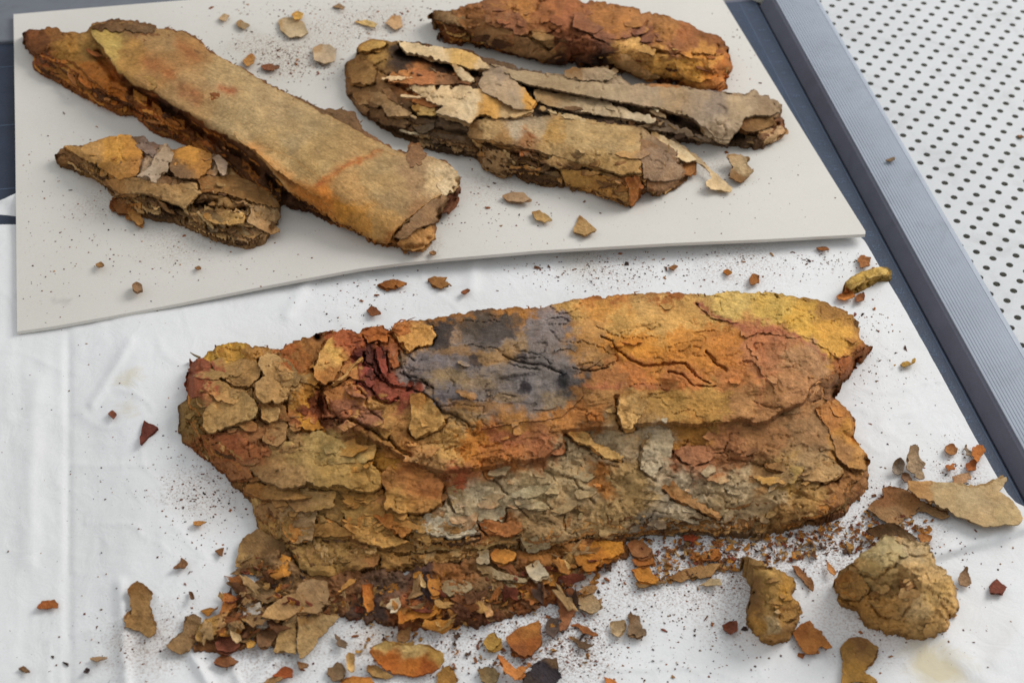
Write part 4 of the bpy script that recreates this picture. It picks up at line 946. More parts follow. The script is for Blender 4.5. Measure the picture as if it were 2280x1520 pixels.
# small scraps still clinging to the skins
def scraps(b, n, zf, s0, s1, lift=(0.5, 1.1), region=None, rot0=0.0, asp=(1.0, 1.7), name='scrap', poly=None, mat=None, pal=None):
    lo_, hi_ = (b.outline.min(0), b.outline.max(0)) if region is None else (np.array(region[0]), np.array(region[1]))
    k = 0; tries = 0
    while k < n and tries < n * 8:
        tries += 1
        u = RNG.uniform(lo_[0], hi_[0]); v = RNG.uniform(lo_[1], hi_[1])
        if not inside(b.outline, np.array([u]), np.array([v]))[0, 0]: continue
        if nearest(np.array([[u, v]]), densify(b.outline, 6))[1][0] < 14: continue
        if poly is not None and not inside(np.array(poly, float), np.array([u]), np.array([v]))[0, 0]: continue
        r = s0 + (s1 - s0) * RNG.random() ** 1.8
        pc_ = None if pal is None else tone([pal[RNG.integers(len(pal))]])
        m = 8; a = np.arange(m) / m * 6.283 + RNG.normal(0, .25, m); rd = r * RNG.uniform(.45, 1.1, m)
        rot = rot0 + RNG.normal() * .3; x = rd * np.cos(a) * RNG.uniform(*asp); y = rd * np.sin(a) * RNG.uniform(.5, .8)
        P = np.c_[u + x * math.cos(rot) - y * math.sin(rot), v + x * math.sin(rot) + y * math.cos(rot)]
        g = RNG.uniform(.82, 1.22); w = RNG.uniform(-.1, .12)
        cf = (lambda uu, vv, g=g, w=w, pc_=pc_, du=RNG.normal() * 18, dv=RNG.normal() * 14: np.clip((b.cm(uu + du, vv + dv) if pc_ is None else np.tile(pc_, (len(uu), 1)) * (1 + .3 * fbm(uu / 14, vv / 10, 3, 5))[:, None]) * g * np.array([1 + w, 1, 1 - w]), .004, .9))
        dn = np.array([RNG.normal() * .5, RNG.uniform(.3, 1)]); dn /= np.hypot(*dn)
        pr = P @ dn; lo1, hi1 = pr.min(), pr.max(); l0 = RNG.uniform(*lift); l1 = RNG.uniform(.3, 2.6); sd = int(RNG.integers(900))
        def z_(uu, vv):
            t = np.clip((uu * dn[0] + vv * dn[1] - lo1) / (hi1 - lo1), 0, 1)
            return zf(uu, vv) + l0 + l1 * t * t + .3 * fbm(uu / 14, vv / 11, 2, sd)
        o = relief(name, P, z_, cf, mat or b.mat, b.root, 2.2, 2.8, sd, RNG.uniform(.3, .7), side_tint=.55)
        k += 1
def bz(u, v):
    z = BIG.zb(u, v)
    m = inside(np.array(upper, float), np.array([u.mean()]), np.array([v.mean()]))[0, 0]
    return up_z(u, v) if m else z
scraps(BIG, 12, BIG.zb, 26, 55, (1.0, 2.2), ((430, 800), (900, 1230)), .2, (1.2, 1.9), 'layer')
scraps(BIG, 14, BIG.zb, 24, 50, (1.0, 2.0), ((850, 1060), (1850, 1180)), .0, (1.6, 2.6), 'layer')
scraps(BIG, 60, bz, 7, 24)
scraps(BIG, 70, bz, 10, 36, (.8, 2.2), ((400, 780), (960, 1260)))
scraps(BIG, 50, bz, 8, 26, (.8, 1.8), ((700, 1040), (1900, 1200)))

# ------------------------------------------------------------------ bundles on the board
GB = 'crumbling parchment bundles'
# long folded bundle, back left
lo_out = [(50, 75), (65, 68), (90, 68), (100, 60), (125, 60), (140, 72), (170, 74), (190, 71), (205, 52), (240, 48), (290, 45), (320, 55), (370, 62), (410, 70), (440, 85), (470, 115), (500, 130), (540, 150), (590, 180), (640, 205), (690, 230), (720, 245), (760, 240), (790, 252), (805, 275), (812, 290), (850, 315), (880, 330), (905, 340), (915, 320), (935, 323), (950, 345), (990, 357), (1005, 370), (1022, 395), (1028, 420), (1010, 440), (985, 460), (980, 490), (965, 530), (945, 550), (900, 556), (860, 547), (820, 532), (780, 512), (740, 495), (690, 470), (660, 466), (620, 456), (560, 432), (520, 402), (480, 372), (450, 347), (420, 327), (390, 312), (340, 290), (300, 259), (260, 253), (220, 236), (180, 216), (140, 191), (100, 166), (70, 151), (75, 130), (55, 101)]
lo_h = [(75, 150, 2), (140, 190, 1), (220, 235, 1), (300, 262, 1), (390, 312, 1), (480, 372, 1), (560, 432, 1), (660, 468, 1), (740, 497, 1.5), (850, 545, 2), (945, 550, 2), (985, 500, 2), (1024, 430, 4),
 (215, 92, 14), (270, 150, 15), (330, 190, 16), (420, 245, 18), (520, 300, 19), (600, 365, 18), (700, 435, 14), (780, 490, 9), (860, 520, 7), (60, 80, 7), (100, 80, 10), (150, 120, 11), (250, 190, 11), (200, 150, 11), (300, 220, 9), (380, 270, 8), (450, 310, 7), (520, 360, 6),
 (205, 52, 14), (300, 48, 13), (400, 70, 13), (500, 130, 13), (690, 232, 12), (790, 255, 12), (900, 340, 10), (990, 360, 9), (400, 150, 19), (600, 270, 19), (800, 400, 16), (900, 430, 12), (950, 480, 8)]
lo_c = [(70, 85, (100, 60, 30)), (120, 85, (135, 90, 42)), (150, 115, (165, 120, 50)), (90, 130, (135, 72, 30)), (200, 100, (150, 115, 55)), (200, 160, (175, 108, 38)), (250, 205, (182, 108, 30)), (330, 255, (170, 90, 25)), (300, 200, (130, 82, 38)), (420, 300, (120, 72, 32)), (400, 305, (165, 90, 28)), (500, 350, (90, 58, 32)), (600, 420, (80, 54, 32)), (700, 470, (70, 45, 30)),
 (245, 95, (172, 150, 78)), (300, 120, (160, 122, 60)), (350, 150, (158, 122, 72)), (420, 205, (160, 130, 84)), (350, 80, (150, 120, 75)), (420, 90, (155, 116, 66)), (300, 60, (130, 98, 58)), (520, 175, (165, 144, 100)), (600, 230, (162, 140, 98)), (560, 260, (165, 144, 100)), (650, 300, (158, 138, 96)), (600, 330, (172, 146, 96)), (700, 350, (158, 134, 86)), (840, 400, (162, 138, 92)), (780, 425, (170, 136, 84)), (720, 450, (180, 112, 36)), (760, 475, (185, 128, 40)), (800, 505, (175, 124, 50)), (850, 500, (170, 135, 78)), (880, 430, (154, 130, 88)), (930, 400, (150, 124, 88)), (980, 400, (192, 172, 130)), (1012, 410, (125, 78, 52)), (950, 480, (144, 110, 72)), (950, 530, (154, 114, 68)), (870, 543, (145, 94, 42))]
LONG = Bundle('parchment_bundle', 'long folded beige and rust parchment bundle lying slanted at the left of the board', 'parchment bundle', lo_out, lo_h, board_z, lo_c, M_LONG, 3.0, GB, 103, 0.7, 0.35, 0.35, 0.9,
    [([(218, 118), (262, 176), (325, 212), (415, 268), (512, 324), (592, 384), (634, 436)], 10, 6), ([(215, 200), (330, 262), (420, 305)], 4, 2), ([(300, 205), (400, 262), (500, 330), (640, 425)], 9, 4), ([(640, 425), (740, 488)], 8, 3), ([(870, 525), (935, 470), (985, 432)], 3, 3), ([(930, 545), (975, 470)], 2.5, 2)], 4.0, 14, ((165, 102, 34), (120, 70, 28), (180, 120, 42), (92, 58, 30)), split=.6, lines=(([(705, 408), (740, 392), (790, 362), (845, 334)], 6, (165, 92, 36), .8), ([(410, 205), (440, 220)], 16, (150, 82, 42), .7), ([(490, 198), (515, 205)], 12, (150, 80, 42), .7), ([(330, 140), (380, 165)], 18, (150, 88, 44), .6), ([(560, 330), (640, 400), (740, 480)], 14, (180, 116, 44), .6), ([(400, 100), (440, 130)], 12, (150, 90, 44), .6)))
L = LONG
L_TOP = L.cm; L_TOP.xy = L_TOP.xy[14:]; L_TOP.c = L_TOP.c[14:]
L.cm = CMAP(lo_c[:14] + [(450, 325, (165, 92, 30)), (560, 415, (104, 66, 34)), (760, 490, (172, 112, 40)), (830, 530, (150, 100, 46)), (950, 535, (150, 110, 66)), (1000, 480, (118, 80, 54)), (600, 300, (120, 84, 50)), (240, 70, (140, 100, 58)), (400, 75, (120, 84, 50)), (700, 240, (110, 84, 54)), (900, 345, (120, 88, 58)), (380, 240, (84, 54, 32)), (300, 165, (96, 62, 36))], 12, seed=103)
top1 = [(205, 56), (240, 52), (290, 49), (320, 60), (370, 66), (410, 74), (440, 88), (470, 117), (500, 133), (540, 153), (590, 183), (640, 208), (690, 233), (735, 258), (790, 290), (850, 318), (905, 344), (960, 350), (992, 360), (1008, 372), (1022, 396), (1010, 425), (985, 432), (930, 470), (880, 515), (850, 540), (800, 520), (740, 490), (700, 455), (640, 425), (600, 372), (560, 332), (520, 308), (470, 285), (420, 252), (370, 223), (330, 197), (300, 190), (290, 178), (262, 160), (240, 125), (222, 98), (212, 88), (205, 70)]
front1 = [(212, 90), (240, 122), (270, 160), (330, 195), (420, 250), (520, 306), (600, 370), (640, 425)]
def top_z(u, v):
    f = seg_d(u, v, front1)
    return L.zb(u, v) + 1.55 + 3.4 * np.exp(-(f / 16) ** 2) + 0.25 * fbm(u / 12, v / 10, 3, 6)
relief('top_sheet', np.array(top1, float), top_z, L_TOP, M_LONG, L.root, 3.0, 3.0, 33, 0.7, edge_tint=(150, 118, 66), edge_w=4, side_tint=.8)
top2 = [(522, 294), (560, 318), (640, 345), (720, 400), (835, 335), (905, 346), (915, 322), (934, 326), (950, 348), (990, 360), (1005, 374), (1018, 398), (1005, 425), (985, 432), (930, 468), (880, 512), (862, 545), (820, 528), (780, 508), (745, 485), (725, 455), (700, 435), (660, 408), (610, 375), (565, 335), (530, 312)]
def top2_z(u, v):
    f = seg_d(u, v, [(522, 300), (560, 335), (610, 375), (700, 435)])
    return top_z(u, v) + 0.8 + 2.2 * np.exp(-(f / 20) ** 2)
relief('top_sheet', np.array(top2, float), top2_z, L_TOP, M_LONG, L.root, 3.0, 2.6, 35, 0.6, edge_tint=(176, 128, 62), edge_w=4, side_tint=.8)
def Q_(poly, col=None, **k): return L.plate(poly, col, **k)
Q_([(903, 345), (912, 322), (934, 322), (952, 346), (940, 366), (912, 374)], (128, 96, 66), lift=(2.5, 2), d=(0, -1))
Q_([(968, 362), (992, 360), (1008, 372), (1022, 398), (1010, 428), (988, 436), (972, 410), (962, 380)], (190, 172, 134), lift=(2.5, 3.0), d=(1, .2), curl=-1.0)
Q_([(875, 528), (930, 470), (985, 430), (1000, 440), (985, 462), (975, 492), (930, 510), (895, 535)], (134, 106, 74), lift=(3.0, 1.5), d=(1, .5))
Q_([(880, 540), (930, 505), (962, 500), (968, 528), (945, 552), (900, 558)], (165, 122, 68), lift=(2.0, 2.0), d=(.5, 1))
Q_([(985, 440), (1018, 425), (1022, 442), (1000, 470), (978, 478), (975, 460)], (118, 76, 52), lift=(1.0, 1.5), d=(1, .2))
Q_([(205, 60), (240, 50), (300, 48), (350, 62), (340, 74), (280, 68), (225, 72)], (105, 80, 52), lift=(2.0, 1.5), d=(0, -1), thick=.8)
Q_([(52, 76), (66, 68), (92, 70), (110, 90), (92, 118), (70, 122), (58, 100)], (118, 72, 36), lift=(1.0, 2), d=(-1, 0))
Q_([(285, 168), (300, 162), (345, 172), (352, 196), (330, 200), (305, 186)], (172, 134, 74), lift=(3.0, 2), d=(0, 1), name='flap')
LONG.body(edge=(96, 56, 26))
L.laminae(75, 880, [1.0, 1.9, 2.8, 3.8, 4.8, 5.8, 6.9, 8.0, 9.4], 3, 6.5, 20, 0.12)
for i in range(16):
    k = random.randrange(8, 24); a = lo_out[k]; b = lo_out[k + 1]; f = random.random()
    u = a[0] + (b[0] - a[0]) * f; v = a[1] + (b[1] - a[1]) * f + 3
    h = float(L.hb(np.array([u]), np.array([v]))[0])
    whisker(L.root, board_z, [(u, v, h), (u + random.uniform(0, 5), v - 3, h + .6), (u + random.uniform(0, 8), v - random.uniform(3, 8), h + 1)], .5, random.choice(((95, 72, 45), (120, 80, 40))))

# small clump in front of it
cl_out = [(122, 348), (128, 338), (145, 325), (175, 326), (215, 315), (250, 302), (280, 298), (305, 306), (340, 322), (372, 322), (385, 332), (420, 323), (460, 338), (482, 345), (508, 362), (520, 385), (560, 408), (600, 420), (624, 460), (620, 492), (592, 530), (560, 546), (520, 546), (470, 531), (430, 512), (390, 496), (345, 484), (300, 470), (262, 452), (235, 412), (200, 388), (160, 372), (140, 372), (125, 360)]
cl_h = [(122, 352, 3), (160, 372, 2), (235, 412, 1.5), (300, 470, 1), (390, 496, 1), (470, 531, 1), (540, 546, 1.5), (600, 528, 1.5), (622, 480, 3), (600, 422, 5), (145, 327, 6), (215, 316, 9), (280, 300, 10), (340, 323, 10), (420, 324, 12), (480, 345, 11), (520, 385, 9), (200, 350, 11), (270, 350, 13), (300, 390, 14), (400, 370, 15), (440, 400, 15), (350, 420, 11), (480, 430, 13), (540, 440, 11), (580, 470, 8), (400, 460, 7), (470, 490, 7), (530, 510, 6)]
cl_c = [(150, 345, (130, 95, 55)), (230, 340, (185, 140, 70)), (275, 325, (192, 140, 52)), (270, 370, (180, 128, 58)), (310, 320, (130, 110, 95)), (325, 312, (120, 62, 36)), (350, 360, (158, 140, 115)), (340, 390, (150, 130, 105)), (420, 345, (182, 128, 50)), (440, 370, (150, 108, 58)), (400, 385, (120, 90, 58)), (490, 360, (180, 158, 130)), (500, 380, (172, 145, 92)), (280, 410, (150, 118, 76)), (350, 425, (158, 128, 84)), (420, 430, (172, 140, 90)), (340, 450, (105, 80, 52)), (400, 470, (120, 95, 62)), (470, 420, (140, 105, 58)), (460, 450, (120, 92, 58)), (500, 470, (165, 128, 74)), (540, 440, (142, 108, 62)), (580, 450, (158, 132, 92)), (600, 480, (150, 124, 84)), (540, 510, (165, 140, 100)), (500, 520, (120, 96, 66)), (560, 535, (158, 128, 86)), (290, 470, (135, 95, 45))]
CL = Bundle('parchment_bundle', 'small torn parchment clump with grey flap and layered front, at the board left', 'parchment bundle', cl_out, cl_h, board_z, cl_c, M_PARCH, 2.4, GB, 203, 0.9, 0.5, 0.5, 1.2,
    [([(360, 452), (420, 462), (480, 448)], 6, 5), ([(425, 450), (480, 462), (530, 470), (560, 462)], 4, 5), ([(440, 480), (500, 492), (560, 482)], 3.5, 4), ([(330, 455), (380, 478), (450, 498)], 3, 3), ([(375, 340), (372, 385), (395, 410)], 4, 3), ([(540, 470), (560, 475)], 6, 4), ([(460, 505), (520, 520)], 3, 3)], 3.6, 12, ((172, 142, 92), (120, 90, 54), (150, 118, 72), (88, 64, 40), (186, 156, 104)))
C_ = CL.plate
C_([(145, 327), (215, 318), (250, 304), (290, 300), (320, 340), (302, 392), (262, 402), (222, 372), (180, 346)], [(200, 335, (180, 138, 76)), (255, 330, (192, 140, 54)), (290, 330, (185, 130, 48)), (260, 380, (182, 132, 64)), (300, 370, (170, 120, 56))], lift=(1.5, 1.2), d=(0, 1))
C_([(290, 306), (320, 304), (345, 325), (350, 350), (325, 345), (300, 325)], (122, 104, 92), lift=(1.0, 1.4), d=(1, 0))
C_([(303, 392), (335, 368), (352, 335), (368, 322), (386, 340), (382, 362), (366, 385), (346, 410), (328, 398)], (164, 148, 124), lift=(3.0, 2.6), d=(0, 1), curl=1.0, name='flap', mat=M_PALE)
C_([(384, 346), (420, 324), (472, 344), (470, 372), (440, 398), (400, 396), (378, 380)], [(420, 340, (190, 136, 54)), (450, 360, (170, 120, 54)), (400, 385, (122, 94, 62))], lift=(1.6, 1.4), d=(0, 1))
C_([(472, 350), (488, 344), (508, 364), (505, 392), (490, 388), (480, 368)], (184, 164, 140), lift=(2.4, 1.6), d=(.4, 1), name='flap', mat=M_PALE)
C_([(228, 402), (295, 394), (350, 408), (420, 408), (444, 428), (412, 462), (345, 432), (265, 432)], (172, 138, 88), lift=(2.4, 2.4), d=(0, 1), thick=.8)
C_([(440, 395), (520, 388), (600, 424), (622, 460), (560, 450), (500, 430), (450, 425)], (146, 110, 62), lift=(1.0, 1.6), d=(0, 1))
C_([(452, 478), (500, 470), (545, 478), (540, 496), (500, 500), (462, 492)], (182, 144, 82), lift=(1.0, 2.2), d=(0, 1), curl=1)
C_([(560, 450), (612, 455), (622, 480), (600, 505), (570, 500), (556, 475)], (160, 136, 98), lift=(1.0, 1.6), d=(1, .6))
C_([(285, 455), (312, 452), (322, 492), (318, 503), (298, 494), (282, 478)], (160, 116, 58), lift=(1.4, 1.4), d=(0, 1), name='flap')
C_([(250, 440), (282, 445), (285, 478), (262, 474), (246, 456)], (134, 88, 42), lift=(.8, 1.2), d=(-.5, 1))
C_([(122, 345), (145, 338), (180, 352), (190, 368), (150, 372), (126, 362)], (120, 86, 48), lift=(.6, 1), d=(-1, 0))
CL.body(edge=(96, 66, 36))
CL.laminae(150, 622, [.9, 1.7, 2.5, 3.3, 4.1, 5.0, 5.9, 6.9, 8.0, 9.2, 10.4], 5, 6.5, 18, 0.05, du=2.5)

# rust bundle, back right
ru_out = [(957, 38), (970, 25), (1000, 22), (1040, 10), (1080, -2), (1100, -8), (1200, -12), (1300, -2), (1360, 8), (1440, 22), (1480, 36), (1530, 52), (1570, 72), (1600, 82), (1622, 95), (1625, 120), (1632, 155), (1616, 170), (1620, 196), (1590, 206), (1550, 201), (1500, 192), (1440, 178), (1400, 166), (1370, 156), (1330, 152), (1280, 142), (1240, 147), (1200, 137), (1160, 127), (1120, 120), (1080, 102), (1040, 96), (1000, 92), (968, 80), (985, 62), (965, 50)]
ru_h = [(957, 40, 6), (968, 80, 2), (1040, 96, 1.5), (1120, 120, 1), (1200, 137, 1), (1280, 144, 1), (1400, 168, 1), (1500, 192, 1), (1600, 206, 1.5), (1630, 160, 4), (1000, 24, 10), (1100, -6, 12), (1200, -11, 13), (1300, -2, 13), (1440, 24, 13), (1530, 54, 12), (1600, 84, 10), (1020, 60, 12), (1100, 75, 15), (1200, 95, 14), (1300, 110, 14), (1100, 30, 19), (1250, 40, 21), (1400, 75, 21), (1500, 105, 20), (1580, 120, 16), (1400, 130, 15), (1500, 160, 11), (1600, 165, 9)]
ru_c = [(975, 35, (125, 95, 58)), (1000, 80, (115, 70, 35)), (1060, 40, (156, 104, 56)), (1100, 20, (142, 92, 52)), (1160, 20, (166, 112, 52)), (1150, 60, (134, 86, 56)), (1080, 75, (142, 96, 56)), (1220, 95, (172, 135, 84)), (1220, 30, (150, 94, 50)), (1270, 60, (142, 86, 52)), (1290, 100, (130, 78, 48)), (1340, 80, (134, 88, 64)), (1350, 40, (160, 106, 52)), (1400, 60, (162, 108, 52)), (1420, 90, (126, 80, 58)), (1480, 80, (160, 110, 54)), (1500, 110, (144, 94, 58)), (1540, 90, (148, 92, 48)), (1600, 100, (125, 76, 36)), (1580, 130, (182, 128, 56)), (1480, 140, (190, 142, 68)), (1420, 140, (185, 142, 76)), (1540, 160, (182, 130, 50)), (1600, 170, (168, 104, 42)), (1612, 140, (160, 98, 40)), (1250, 135, (70, 44, 28)), (1330, 145, (60, 38, 26)), (1180, 120, (128, 84, 46)), (1500, 185, (110, 70, 36)), (1080, 95, (84, 56, 34))]
RU = Bundle('parchment_bundle', 'rust brown rounded parchment bundle at the back of the board', 'parchment bundle', ru_out, ru_h, board_z, ru_c, M_PARCH, 2.8, GB, 303, 1.5, 0.6, 0.7, 1.0,
    [([(1240, 128), (1320, 134), (1390, 148)], 9, 5), ([(1040, 60), (1100, 90), (1180, 118)], 4, 3), ([(1390, 130), (1440, 160), (1540, 185)], 3.5, 3), ([(1440, 150), (1520, 170), (1600, 180)], 3.5, 3.5), ([(1130, 70), (1190, 85), (1220, 110)], 3, 2), ([(1450, 110), (1480, 118)], 5, 3), ([(1280, 60), (1330, 68), (1390, 55)], 3, 2)], 4.5, 18, ((182, 122, 44), (120, 74, 34), (188, 148, 80), (96, 58, 30), (165, 98, 36)), var=.2)
R_ = RU.plate
R_([(958, 38), (970, 26), (1010, 22), (1040, 40), (1030, 58), (985, 52)], (130, 102, 64), lift=(1.0, 1.4), d=(-1, 0))
R_([(1020, 45), (1060, 40), (1120, 62), (1200, 100), (1240, 130), (1170, 126), (1090, 100), (1040, 72)], (150, 112, 70), lift=(1.0, 2.0), d=(-.2, 1))
R_([(1040, 12), (1120, -6), (1200, -8), (1190, 30), (1230, 70), (1160, 80), (1090, 58), (1040, 40)], None, lift=(1.0, 1.0), d=(0, 1))
R_([(1385, 105), (1440, 118), (1500, 128), (1560, 125), (1612, 135), (1620, 165), (1560, 182), (1480, 170), (1410, 150)], [(1420, 130, (192, 148, 82)), (1480, 150, (194, 146, 66)), (1540, 150, (188, 136, 52)), (1600, 150, (178, 104, 28))], lift=(1.0, 1.6), d=(0, 1))
R_([(1300, 20), (1380, 20), (1440, 40), (1420, 80), (1340, 88), (1290, 60)], None, lift=(1.2, 1.0), d=(0, 1))
R_([(1450, 60), (1530, 62), (1600, 95), (1590, 122), (1500, 118), (1440, 100)], None, lift=(1.0, 1.0), d=(0, 1))
R_([(1360, 115), (1400, 122), (1430, 150), (1470, 172), (1440, 178), (1400, 160), (1370, 140)], (188, 150, 96), lift=(2.0, 2.0), d=(0, 1), name='flap')
RU.body(edge=(88, 52, 26))
RU.laminae(970, 1400, [1.0, 2.0, 3.0, 4.2, 5.4, 6.8, 8.4], 1, 6.5, 18, .1)
RU.laminae(1380, 1632, [.9, 1.8, 2.7, 3.6, 4.6, 5.6, 6.7, 7.8, 9.0, 10.4], 2, 6.5, 18, .05)

# splintered grey bundle between
gy_out = [(768, 145), (775, 138), (790, 130), (798, 100), (830, 86), (870, 95), (890, 88), (930, 93), (980, 103), (1050, 113), (1085, 130), (1130, 138), (1160, 150), (1200, 158), (1280, 172), (1340, 160), (1376, 165), (1400, 185), (1500, 188), (1600, 203), (1660, 208), (1682, 193), (1692, 210), (1725, 213), (1744, 230), (1740, 255), (1753, 290), (1732, 312), (1700, 327), (1650, 324), (1600, 322), (1540, 318), (1450, 330), (1300, 340), (1060, 345), (1020, 342), (960, 332), (900, 312), (860, 292), (810, 262), (792, 242), (770, 212)]
gy_h = [(768, 150, 5), (775, 212, 2), (810, 262, 1), (860, 292, 1), (960, 332, 1), (1060, 345, 2), (1300, 340, 4), (1450, 330, 3), (1600, 322, 1), (1700, 326, 1), (1750, 292, 3), (800, 102, 12), (870, 96, 13), (1000, 106, 13), (1160, 150, 12), (1300, 170, 11), (1500, 190, 10), (1680, 200, 9), (1742, 235, 6), (840, 160, 13), (900, 190, 14), (1000, 200, 15), (1100, 200, 16), (900, 260, 9), (1000, 290, 9), (1200, 220, 13), (1350, 240, 12), (1500, 240, 13), (1620, 240, 13), (1600, 290, 8), (1680, 290, 7), (860, 240, 9)]
gy_c = [(790, 150, (150, 112, 62)), (800, 190, (140, 105, 64)), (800, 230, (128, 98, 62)), (840, 110, (160, 124, 62)), (900, 130, (60, 46, 34)), (1000, 150, (58, 44, 34)), (930, 170, (172, 112, 60)), (1000, 180, (150, 100, 56)), (1080, 190, (88, 68, 48)), (1200, 210, (72, 60, 48)), (1350, 250, (70, 58, 46)), (900, 270, (98, 74, 48)), (960, 310, (96, 80, 60)), (1050, 320, (98, 82, 62)), (1250, 180, (150, 134, 106)), (1400, 200, (156, 140, 112)), (1550, 220, (154, 138, 112)), (1650, 225, (152, 136, 110)), (1720, 240, (135, 116, 90)), (1740, 290, (120, 78, 52)), (1680, 270, (112, 84, 50)), (1600, 280, (158, 140, 114)), (1650, 305, (80, 62, 44)), (1480, 215, (170, 120, 70)), (1500, 280, (76, 60, 46)), (1580, 230, (132, 120, 114))]
GY = Bundle('parchment_bundle', 'splintered grey brown parchment bundle with pale jagged shards, under the rust bundle on the board', 'parchment bundle', gy_out, gy_h, board_z, gy_c, M_PARCH, 2.8, GB, 403, 0.8, 0.45, 0.5, 1.1,
    [([(890, 118), (960, 135), (1060, 165)], 8, 6), ([(1100, 175), (1250, 215), (1400, 240), (1500, 262)], 9, 6), ([(1500, 262), (1560, 290)], 8, 5), ([(820, 265), (900, 300), (1000, 322)], 5, 4), ([(850, 250), (930, 285), (1040, 300)], 5, 4), ([(1620, 300), (1680, 302)], 8, 4)], 3.6, 14, ((120, 92, 58), (88, 66, 44), (150, 124, 84), (104, 84, 60)))
G_ = GY.plate
G_([(1085, 140), (1150, 156), (1200, 163), (1280, 178), (1345, 185), (1400, 190), (1500, 193), (1600, 206), (1660, 212), (1684, 197), (1700, 215), (1735, 226), (1742, 250), (1715, 262), (1680, 255), (1655, 262), (1650, 280), (1625, 312), (1590, 306), (1562, 280), (1540, 262), (1470, 240), (1380, 226), (1290, 210), (1210, 196), (1150, 178)], [(1200, 178, (150, 132, 100)), (1350, 205, (158, 142, 112)), (1450, 212, (152, 136, 110)), (1500, 208, (156, 134, 100)), (1560, 225, (150, 134, 110)), (1585, 235, (138, 126, 110)), (1640, 230, (158, 142, 114)), (1720, 240, (138, 120, 94)), (1600, 285, (168, 152, 126))], lift=(3.5, 2.2), d=(-.3, 1), thick=.8, amp=3, mat=M_PALE)
G_([(1655, 265), (1680, 255), (1720, 258), (1730, 275), (1700, 290), (1660, 292), (1640, 284)], (116, 86, 48), lift=(1.4, 1), d=(0, 1), curl=1.2)
G_([(1690, 292), (1740, 280), (1752, 292), (1730, 312), (1700, 325), (1690, 312)], (178, 148, 108), lift=(1.0, 1.4), d=(1, .3))
G_([(1560, 280), (1600, 270), (1620, 290), (1622, 316), (1590, 312), (1568, 300)], (176, 160, 132), lift=(4, 2), d=(0, 1), curl=-2, mat=M_PALE)
G_([(1255, 160), (1300, 155), (1350, 150), (1376, 163), (1360, 178), (1300, 182), (1262, 172)], (150, 132, 104), lift=(4.5, 1.5), d=(0, -1), mat=M_PALE)
G_([(885, 92), (930, 97), (980, 106), (1050, 116), (1082, 138), (1092, 152), (1062, 156), (1010, 142), (950, 127), (905, 118)], [(900, 100, (196, 178, 138)), (960, 112, (200, 182, 142)), (1040, 125, (196, 160, 90)), (1070, 145, (186, 164, 122))], lift=(4.0, 2.0), d=(0, 1), thick=.7, mat=M_PALE, name='shard')
G_([(800, 100), (835, 88), (862, 96), (850, 108), (815, 116), (796, 114)], (180, 142, 70), lift=(2.0, 2), d=(0, 1), name='shard')
G_([(1005, 138), (1042, 160), (1056, 178), (1030, 180), (1014, 162)], (192, 172, 132), lift=(5, 2), d=(.5, 1), mat=M_PALE, name='shard')
G_([(864, 182), (872, 158), (925, 152), (1000, 164), (1052, 184), (980, 190), (900, 186)], [(880, 170, (176, 118, 62)), (940, 165, (172, 108, 60)), (1000, 175, (140, 98, 62))], lift=(1.6, 2.4), d=(0, 1))
G_([(895, 190), (940, 184), (980, 190), (1040, 188), (1070, 200), (1100, 220), (1150, 240), (1186, 246), (1150, 260), (1095, 266), (1070, 254), (1046, 273), (1010, 263), (972, 250), (994, 236), (952, 226), (938, 212)], [(930, 200, (190, 168, 126)), (1000, 215, (202, 182, 142)), (1050, 230, (204, 186, 146)), (1090, 240, (198, 150, 72)), (1140, 248, (186, 158, 110)), (1000, 250, (198, 178, 138))], lift=(3.0, 3.0), d=(0, 1), thick=.7, amp=5, mat=M_PALE, name='shard')
G_([(1066, 188), (1080, 150), (1104, 143), (1126, 150), (1150, 176), (1170, 200), (1195, 226), (1180, 246), (1150, 240), (1115, 222), (1080, 206)], [(1090, 180, (168, 150, 122)), (1110, 170, (136, 122, 104)), (1130, 200, (164, 146, 118)), (1180, 220, (192, 142, 58)), (1150, 225, (160, 142, 112))], lift=(5.0, 1.6), d=(0, 1), curl=-2.5, thick=.7, mat=M_PALE, name='flap')
G_([(770, 145), (815, 135), (842, 152), (832, 186), (785, 186), (772, 170)], (150, 112, 60), lift=(1, 1.4), d=(-.4, 1))
G_([(785, 205), (845, 204), (920, 255), (865, 262), (850, 236), (790, 230)], (158, 128, 86), lift=(1.4, 2.0), d=(0, 1))
G_([(800, 232), (850, 238), (866, 262), (920, 268), (900, 285), (850, 275), (815, 255)], (118, 90, 58), lift=(1.0, 1.6), d=(0, 1))
G_([(920, 238), (950, 228), (975, 240), (970, 256), (930, 254)], (178, 148, 84), lift=(1.8, 1.6), d=(0, 1))
G_([(1190, 200), (1300, 215), (1350, 230), (1462, 262), (1458, 274), (1375, 262), (1275, 246), (1195, 226)], (168, 154, 124), lift=(2.0, 1.6), d=(0, 1), mat=M_PALE, name='shard')
G_([(1200, 238), (1325, 265), (1300, 276), (1225, 252)], (180, 160, 118), lift=(4, 1), d=(0, 1), mat=M_PALE, name='shard')
G_([(1400, 258), (1465, 262), (1560, 300), (1590, 318), (1520, 300), (1440, 285)], (140, 122, 98), lift=(1.0, 1.4), d=(0, 1), mat=M_PALE)
GY.body(edge=(86, 62, 38))
GY.laminae(770, 1100, [.9, 1.8, 2.7, 3.6, 4.5, 5.5, 6.5, 7.6, 8.8], 3, 6.5, 18, .06)
GY.laminae(1150, 1500, [6, 7.5, 9], 4, 4, 18, .12)
GY.laminae(1600, 1750, [1.2, 2.6, 4.0], 5, 4, 14, .12)

